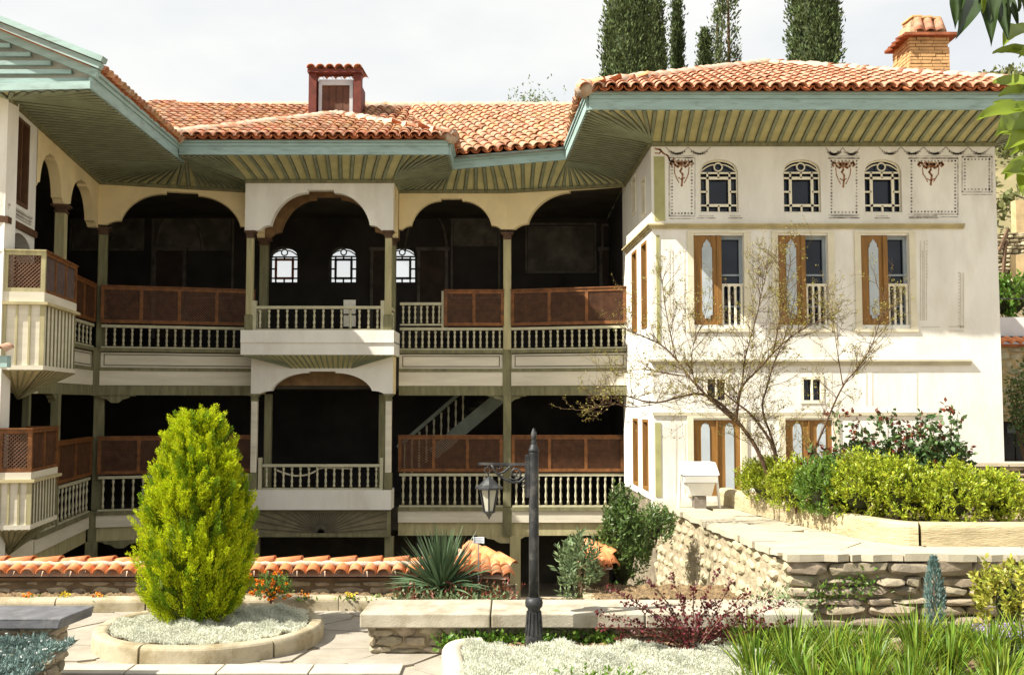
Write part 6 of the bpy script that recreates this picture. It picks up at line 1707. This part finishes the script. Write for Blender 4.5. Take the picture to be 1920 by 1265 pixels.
for j in range(3): lb.kites(E + rng.normal(size=E.shape) * .012, rnd_dir(len(E)) + [0, 0, .3], rng.uniform(.015, .032, len(E)), .012)
lb.obj("young_leaves", BUD, tree, kind="stuff")
# roses behind the hedge
def rose(base, label, stems, hmax, red=.35, spread=.5):
    t = thing("rose_bush", label, "rose bush", base, "roses behind the box hedge"); b0 = V(base); lg, lr2 = LB(), LB()
    for k in range(stems):
        a = random.uniform(0, 6.28); s_ = random.uniform(.1, 1) * spread; H_ = hmax * random.choice([.55, .6, .66, .72, .8, 1])
        P = [b0 + V((math.cos(a) * s_ * f * 1.0 + random.gauss(0, .015), math.sin(a) * s_ * .6 * f, H_ * f ** .85)) for f in np.linspace(0, 1, 9)]
        MB().tube(P, [.011 * (1 - .7 * i / 8) for i in range(9)], 5).build("stem", mat("rose_stem", (.10, .06, .03), .7, .2, 9, .1), t)
        for i in range(2, 9):
            for _ in range(6 if i < 6 else 3):
                q = np.array(P[i]) + rng.normal(size=3) * .05; d = rnd_dir(1)[0]; d[2] = abs(d[2]) * .4
                young = (i == 8 and random.random() < .3 + red * .5) or random.random() < red * .1
                n = 5; C = q + np.outer(np.linspace(0, .11, n), d) + rng.normal(size=(n, 3)) * .02
                (lr2 if young else lg).kites(C, d + .9 * rnd_dir(n), rng.uniform(.05, .085, n), .05, .1)
    lg.obj("leaves", ROSE, t, kind="stuff")
    if lr2.v: lr2.obj("young_leaves", ROSER, t, kind="stuff")
rose((X(1585, 12.4, 900), 12.4, zpl), "reddish leaved rose bush left in the group behind the box hedge", 15, 1.15, .9, .6)
rose((X(1660, 12.5, 900), 12.5, zpl), "dense green rose bush in the middle of the group behind the box hedge", 14, 1.15, .4, .55)
rose((X(1740, 12.2, 900), 12.3, zpl), "green rose bush with one very tall shoot behind the box hedge", 11, 1.42, .25, .4)
rose((X(1805, 12.0, 900), 12.2, zpl), "thin rose bush at the right of the group, with long bare shoots", 8, 1.2, .3, .5)
# dark red barberry
bb = (X(1300, 9.0, 1235), 9.0, .12)
bar = thing("barberry", "low arching barberry with small dark red leaves in front of the stone bench", "shrub", bb); lb = LB()
tg = [(1120, 1150), (1170, 1130), (1140, 1100), (1215, 1090), (1260, 1080), (1300, 1100), (1350, 1068), (1370, 1090), (1400, 1110), (1440, 1120), (1470, 1130), (1485, 1165), (1120, 1175), (1190, 1165), (1230, 1130), (1280, 1120), (1330, 1130), (1160, 1195), (1390, 1150), (1430, 1165), (1250, 1160), (1310, 1160), (1355, 1175), (1280, 1225), (1160, 1215), (1345, 1130), (1400, 1190)]
for (x, y) in tg:
    e = at(x, y, 9.0 + random.uniform(-.35, .3)); m_ = lerp(V(bb), e, .5) + V((random.gauss(0, .05), random.gauss(0, .05), .1))
    P = smooth([V(bb), m_, e], 3); MB().tube(P, [.007 * (1 - .7 * i / (len(P) - 1)) for i in range(len(P))], 4).build("stem", BARK, bar)
    A_ = np.array([tuple(p) for p in resample(P, .022)]); A_ = A_[len(A_) // 4:]
    for j in range(4): lb.kites(A_ + rng.normal(size=A_.shape) * .014, rnd_dir(len(A_)) + [0, 0, .3], rng.uniform(.02, .042, len(A_)), .024, .1)
lb.obj("leaves", BARB, bar, kind="stuff")
# ---------------------------------------------------------------- overhanging branch, upper right, close to the lens
br = thing("broadleaf_tree", "near tree whose broad green leaves hang into the upper right corner", "tree", (2.75, 3.5, 0))
MB().tube([(2.75, 3.5, -.1), (2.72, 3.48, 1.6), (2.66, 3.42, 3.0), (2.7, 3.4, 4.6)], [.11, .09, .07, .04], 10).build("trunk", BARK, br, smooth=True)
def big_leaf(m):
    b = MB(); ns = 8
    for i in range(ns + 1):
        t = i / ns; w_ = .36 * math.sin(math.pi * min(1, t * .93 + .045)) ** .75 * (1 - .25 * t)
        z_ = -.25 * t * t
        for s_ in (-1, -.5, 0, .5, 1): b.v.append((s_ * w_ / 2, t, z_ + abs(s_) * .08 + .012 * math.sin(i * 2.2) * abs(s_)))
    for i in range(ns):
        for j in range(4): b.f.append((i * 5 + j, i * 5 + j + 1, i * 5 + 6 + j, i * 5 + 5 + j))
    return b.mesh("leaf", m, True)
ML, MD = big_leaf(BIGL), big_leaf(BIGD)
MB().tube([V((2.7, 3.45, 2.1)), at(2030, 420, 3.3), at(1950, 250, 3.2), at(1930, 150, 3.2), at(1925, 60, 3.15), at(1960, -60, 3.1), V((2.67, 3.42, 3.9))], [.022, .016, .01, .008, .008, .01, .02], 6).build("branch", BARK, br)
MB().tube([at(1960, -60, 3.1), at(1900, -30, 3.05), at(1840, -20, 3.0)], [.01, .007, .004], 6).build("branch", BARK, br)
bl = [(1925, 95, 1850, 88, 0), (1935, 120, 1900, 70, 0), (1925, 160, 1848, 138, 0), (1930, 175, 1880, 160, 0), (1935, 150, 1896, 135, 0), (1930, 205, 1835, 200, 0), (1920, 200, 1862, 180, 0), (1925, 225, 1872, 250, 0),
      (1935, 240, 1895, 205, 0), (1935, 260, 1888, 240, 0), (1930, 270, 1893, 285, 0), (1940, 300, 1905, 345, 0), (1930, 300, 1886, 318, 0), (1925, 210, 1908, 190, 0), (1940, 330, 1900, 300, 0), (1935, 60, 1885, 42, 0), (1930, 70, 1915, 110, 0),
      (1840, -20, 1850, 28, 0), (1800, -25, 1790, 26, 1), (1850, -20, 1862, 50, 1), (1870, -20, 1888, 48, 1), (1885, -15, 1915, 45, 1), (1820, -20, 1822, 30, 1), (1900, -20, 1925, 18, 1), (1835, -25, 1840, 20, 1), (1860, -30, 1870, 20, 1), (1910, -10, 1935, 40, 1), (1880, -25, 1905, 20, 1),
      (1945, 170, 1912, 205, 0), (1945, 130, 1915, 160, 0), (1950, 215, 1905, 262, 0)]
for k, (x0, y0, x1, y1, dk) in enumerate(bl):
    a = at(x0, y0, 3.2 + random.uniform(-.12, .12)); c = at(x1, y1, 3.15 + random.uniform(-.18, .12)); d = c - a; L_ = d.length; d.normalize()
    L_ *= .88; s_ = d.cross(V((random.gauss(0, .35), -.75, .65 + random.gauss(0, .2)))).normalized(); u_ = s_.cross(d)
    inst("leaf", MD if dk else ML, br, Matrix(((s_.x, d.x, u_.x, a.x), (s_.y, d.y, u_.y, a.y), (s_.z, d.z, u_.z, a.z), (0, 0, 0, 1))) @ Matrix.Diagonal((L_ * (random.uniform(.55, .75) if dk else random.uniform(.9, 1.2)), L_, L_, 1)))
# ================================================================== BEHIND THE HOUSE
def sstep(a, b, x): t = np.clip((x - a) / (b - a), 0, 1); return t * t * (3 - 2 * t)
def hill_z(x, y): return GB + (y - 25) * .605 * sstep(6, 24, x) * sstep(25, 40, y) + .8 * np.sin(x * .31) * np.cos(y * .23) * sstep(28, 40, y) - np.maximum(0, y - 66) * .6 * sstep(6, 24, x)
gx, gy = np.meshgrid(np.linspace(4, 120, 90), np.linspace(24.5, 110, 70)); gz = hill_z(gx, gy) - .02
ix = np.arange(gx.size).reshape(gx.shape)
np_obj("hillside", np.stack([gx, gy, gz], -1).reshape(-1, 3), np.stack([ix[:-1, :-1], ix[:-1, 1:], ix[1:, 1:], ix[1:, :-1]], -1).reshape(-1, 4), mat("hill_earth", (.20, .17, .09), .95, .25, .4, .5, 4, stain=(.11, .12, .045), stain_amt=.8, stain_scale=.25), None, True, kind="structure")
# scrub on the slope
n = 1500; hx = rng.uniform(9, 60, n); hy = rng.uniform(29, 68, n); lb = LB(); r = rng.uniform(.4, 1.3, n)
for k in range(46):
    d = rnd_dir(n); d[:, 2] = np.abs(d[:, 2]); C = np.stack([hx, hy, hill_z(hx, hy)], 1) + d * (r * rng.uniform(.5, 1, n))[:, None] * [1, 1, .9]
    lb.kites(C, d + .8 * rnd_dir(n), rng.uniform(.22, .42, n), .2, .2)
tag(lb.obj("hillside_scrub", SCRUB), "olive green scrub covering the hillside behind the right wing", "scrub", kind="stuff")
# cypresses
def cypress(px, Y_, top_py, hw_px, label, m=CYP, blunt=True, n=5200, base_py=190, sparse=1.0):
    x0 = X(px, Y_, 100); zb = float(hill_z(np.array(x0), np.array(float(Y_)))) ; zt = at(px, top_py, Y_).z; R_ = hw_px / F * Y_; H_ = zt - zb
    t = thing("cypress", label, "cypress tree", (x0, Y_, zb), "cypresses behind the house")
    h = rng.random(n); th = rng.random(n) * 6.28
    pf = np.array([(0, .25), (.06, .8), (.2, 1), (.6, .95), (.8, .85), (.92, .6), (1, .05)]) if blunt else np.array([(0, .3), (.1, .9), (.3, 1), (.55, .8), (.8, .42), (1, .02)])
    lump = 1 + .1 * np.sin(th * 3 + h * 23) + .08 * np.sin(th * 7 - h * 40)
    r = np.interp(h, pf[:, 0], pf[:, 1]) * R_ * lump * rng.uniform(.78, 1.02, n) ** .7
    C = np.stack([x0 + r * np.cos(th), Y_ + r * np.sin(th), zb + .5 + h * (H_ - .5)], 1); keep = rng.random(n) < sparse
    lb = LB()
    for k in range(9): lb.kites(C[keep] + rng.normal(size=(keep.sum(), 3)) * .1, (np.stack([np.cos(th) * .5, np.sin(th) * .5, np.ones(n)], 1) + .55 * rnd_dir(n))[keep], rng.uniform(.09, .2, keep.sum()), .065, .2)
    lb.obj("crown", m, t)
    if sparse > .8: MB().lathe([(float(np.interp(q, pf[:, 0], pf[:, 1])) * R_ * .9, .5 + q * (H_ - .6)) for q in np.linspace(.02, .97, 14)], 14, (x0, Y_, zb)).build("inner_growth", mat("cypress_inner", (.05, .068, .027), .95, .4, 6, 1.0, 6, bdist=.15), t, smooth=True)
    MB().tube([(x0, Y_, zb - .3), (x0 + .05, Y_, zb + H_ * .5), (x0, Y_, zt - .5)], [.2, .12, .03], 8).build("trunk", BARK, t)
cypress(1178, 34, -170, 47, "broad dark cypress behind the left end of the wing's roof")
cypress(1229, 37, -60, 15, "slender pale cypress just right of the broad left cypress", CYPL, n=2600)
cypress(1270, 38, 6, 18, "narrow pointed dark cypress between the broad left one and the ragged one", CYP, False, 2600)
cypress(1242, 40, 75, 9, "small pale cypress at the foot of the pointed one", CYPL, False, 1200)
cypress(1322, 39, 60, 17, "short bushy cypress left of the ragged bare one", CYP, True, 2400)
cypress(1366, 36, -90, 20, "ragged half bare cypress with visible brown trunk", CYPL, True, 1500, sparse=.5)
cypress(1346, 37, 15, 10, "thin ragged cypress leaning on the half bare one", CYPL, False, 700, sparse=.6)
cypress(1528, 34, -190, 48, "broad dark cypress standing alone left of the chimney")
# pale tree far behind the gallery roof
fx = X(1003, 42, 190); tz = GB
ft = thing("far_tree", "thin pale green tree top showing above the gallery roof", "tree", (fx, 42, tz)); zt = at(1003, 168, 42).z
MB().tube([(fx, 42, tz), (fx + .1, 42, tz + (zt - tz) * .6), (fx, 42, zt - .3)], [.15, .09, .02], 7).build("trunk", BARK, ft)
n = 420; C = np.array([fx, 42, zt - .9]) + rng.normal(size=(n, 3)) * [.5, .5, .45]; lb = LB()
for k in range(2): lb.kites(C + rng.normal(size=(n, 3)) * .05, rnd_dir(n) + [0, 0, .6], .16, .06)
lb.obj("crown", GREYG, ft)
for k in range(14):
    e = V((fx + random.gauss(0, .5), 42 + random.gauss(0, .5), zt - random.uniform(0, 1.2))); MB().tube([(fx, 42, zt - 2.2), lerp(V((fx, 42, zt - 2.2)), e, .6), e], [.04, .02, .008], 4).build("branch", BARK, ft)
# ---------------------------------------------------------------- right edge: yard, outbuilding, retaining wall
MB().box(WR1.x + .02, 20, -24.4, -15.9, zT - 2, zT - .05).build("yard", GROUNDM, kind="structure")
oy = 20.6
xr0, xr1 = 8.4, 15.5
ob = thing("outbuilding", "ochre stone outbuilding with a tile edge and dark gateway beyond the right wing", "outbuilding", (10.3, oy, zT))
zo1 = Z(650, oy); zd1 = Z(790, oy)
OCH = mat("ochre_rubble", (.42, .31, .15), .95, .25, 5, .6, 14)
fo = Fr((xr0, oy), (xr1, oy))
wallb = MB()
gx0, gx1 = X(1876, oy, 820) - xr0, X(1990, oy, 820) - xr0
wallb.box(0, gx0, -.4, 0, zT - .1, zo1, fo); wallb.box(gx1, fo.len, -.4, 0, zT - .1, zo1, fo); wallb.box(gx0, gx1, -.4, 0, zd1, zo1, fo)
wallb.build("wall", OCH, ob)
stone_face(fo, max(0, gx0 - 1.2), gx1 + .4, zd1 + .02, zo1 - .03, ob, ST_P, (.1, .18), (.15, .4), .04, .12)
MB().box(gx0, gx1, -.35, -.2, zT - .1, zd1, fo).build("gate", mat("dark_gate", (.02, .02, .02), .8, .3, 5, .1), ob)
for k in range(3): MB().box(gx0 + .04 + k * .35, gx0 + .36 + k * .35, -.199, -.17, zT, zd1 - .03, fo).build("gate_board", mat("gate_board", (.035, .032, .03), .8, .3, 6, .2), ob)
A, B_ = fo.q(1896, 812), fo.q(1916, 798)
MB().box(A[0], B_[0], -.169, -.16, A[1], B_[1], fo).build("carved_plate", mat("gate_plate", (.13, .14, .13), .7, .4, 40, .5, 60), ob)
for k in range(24): inst("edge_tile", ME_TILE2, ob, Matrix.Translation((xr0 + 1 + k * .19, oy - .22, zo1 + .02)) @ Matrix.Rotation(.35, 4, 'X') @ Matrix.Diagonal((1.05, 1.1, 1, 1)))
MB().box(0, fo.len, -.5, .1, zo1 + .001, zo1 + .05, fo).build("roof_edge", PAN, ob)
ry_ = 21.3
rl = thing("railing", "thin iron railing before a white sheet above the outbuilding", "railing", (10.4, ry_, Z(640, ry_)))
zr0, zr1 = Z(640, ry_), Z(560, ry_)
MB().box(9.6, 13, -ry_ - .1, -ry_ - .06, zr0 - .5, Z(594, ry_)).build("white_sheet", mat("white_sheet", (.7, .69, .68), .8, .06, 3, .2, 4), rl)
for z_ in (zr0 + .1, zr1): MB().bar((9.6, ry_, z_), (13, ry_, z_), .025, .025).build("rail", IRON, rl)
for k in range(16): MB().bar((9.7 + k * .21, ry_, zr0), (9.7 + k * .21, ry_, zr1), .014, .014).build("bar", IRON, rl)
bush("yard_shrub", "bright green shrub above the railing at the right edge", (10.9, 22.3, Z(600, 22.3)), .9, .7, 1.0, IVY, 260, 10, .12, .06, L_=.25)
MB().box(9.2, 15, -24.2, -21.5, zT, Z(600, 22.3)).build("upper_yard", GROUNDM, kind="structure")
wy2 = 24.3
rt = thing("hill_retaining_wall", "dry stone retaining wall with a plastered patch on the hillside beyond the right wing", "retaining wall", (11.8, wy2, Z(540, wy2)))
f2 = Fr((10.8, wy2), (15, wy2)); zz0, zz1 = Z(545, wy2), Z(436, wy2)
MB().box(0, 4.2, -.6, -.1, zz0 - .8, zz1 - .03, f2).build("wall_core", WALLCORE, rt)
stone_face(f2, 0, 3.0, zz0, zz1, rt, ST_P, (.07, .13), (.14, .36), .06, .2)
MB().box(f2.q(1893, 500)[0], f2.q(1960, 500)[0], .03, .07, Z(520, wy2), Z(478, wy2), f2).build("plaster_patch", mat("ochre_plaster", (.52, .38, .2), .9, .15, 4, .3), rt)
for k, (x0, y0, x1, y1) in enumerate(((1874, 470, 1890, 430), (1880, 530, 1886, 450))): MB().bar(at(x0, y0, wy2 - .2), at(x1, y1, wy2 - .15), .06, .06).build("pole", BARK, rt)
yt = thing("yard_tree", "thin twiggy shrub before the ochre outbuilding at the right edge", "shrub", (9.95, 19.6, zT)); lb = LB()
for k in range(16):
    e = at(1885 + random.uniform(0, 60), random.uniform(655, 790), 19.6 + random.uniform(-.4, .4)); P = smooth([V((9.95, 19.6, zT)), lerp(V((9.95, 19.6, zT)), e, .5) + V((random.gauss(0, .1), 0, .15)), e], 2)
    MB().tube(P, [.02 * (1 - .8 * i / (len(P) - 1)) for i in range(len(P))], 4).build("branch", BARK, yt)
    A_ = np.array([tuple(p) for p in resample(P, .05)]); A_ = A_[len(A_) // 2:]
    for j in range(4): lb.kites(A_ + rng.normal(size=A_.shape) * .07, rnd_dir(len(A_)), .08, .04)
lb.obj("leaves", GREEN, yt, kind="stuff")
hb2 = thing("hill_block", "pale ochre block of masonry among the scrub on the hillside", "ruin", (14.6, 30, float(hill_z(np.array(14.6), np.array(30.)))))
A, B_ = at(1905, 405, 30), at(1945, 375, 30)
MB().box(A.x, B_.x, -30.3, -30, A.z - 1.0, B_.z).build("block", MATS["ochre_plaster"], hb2)
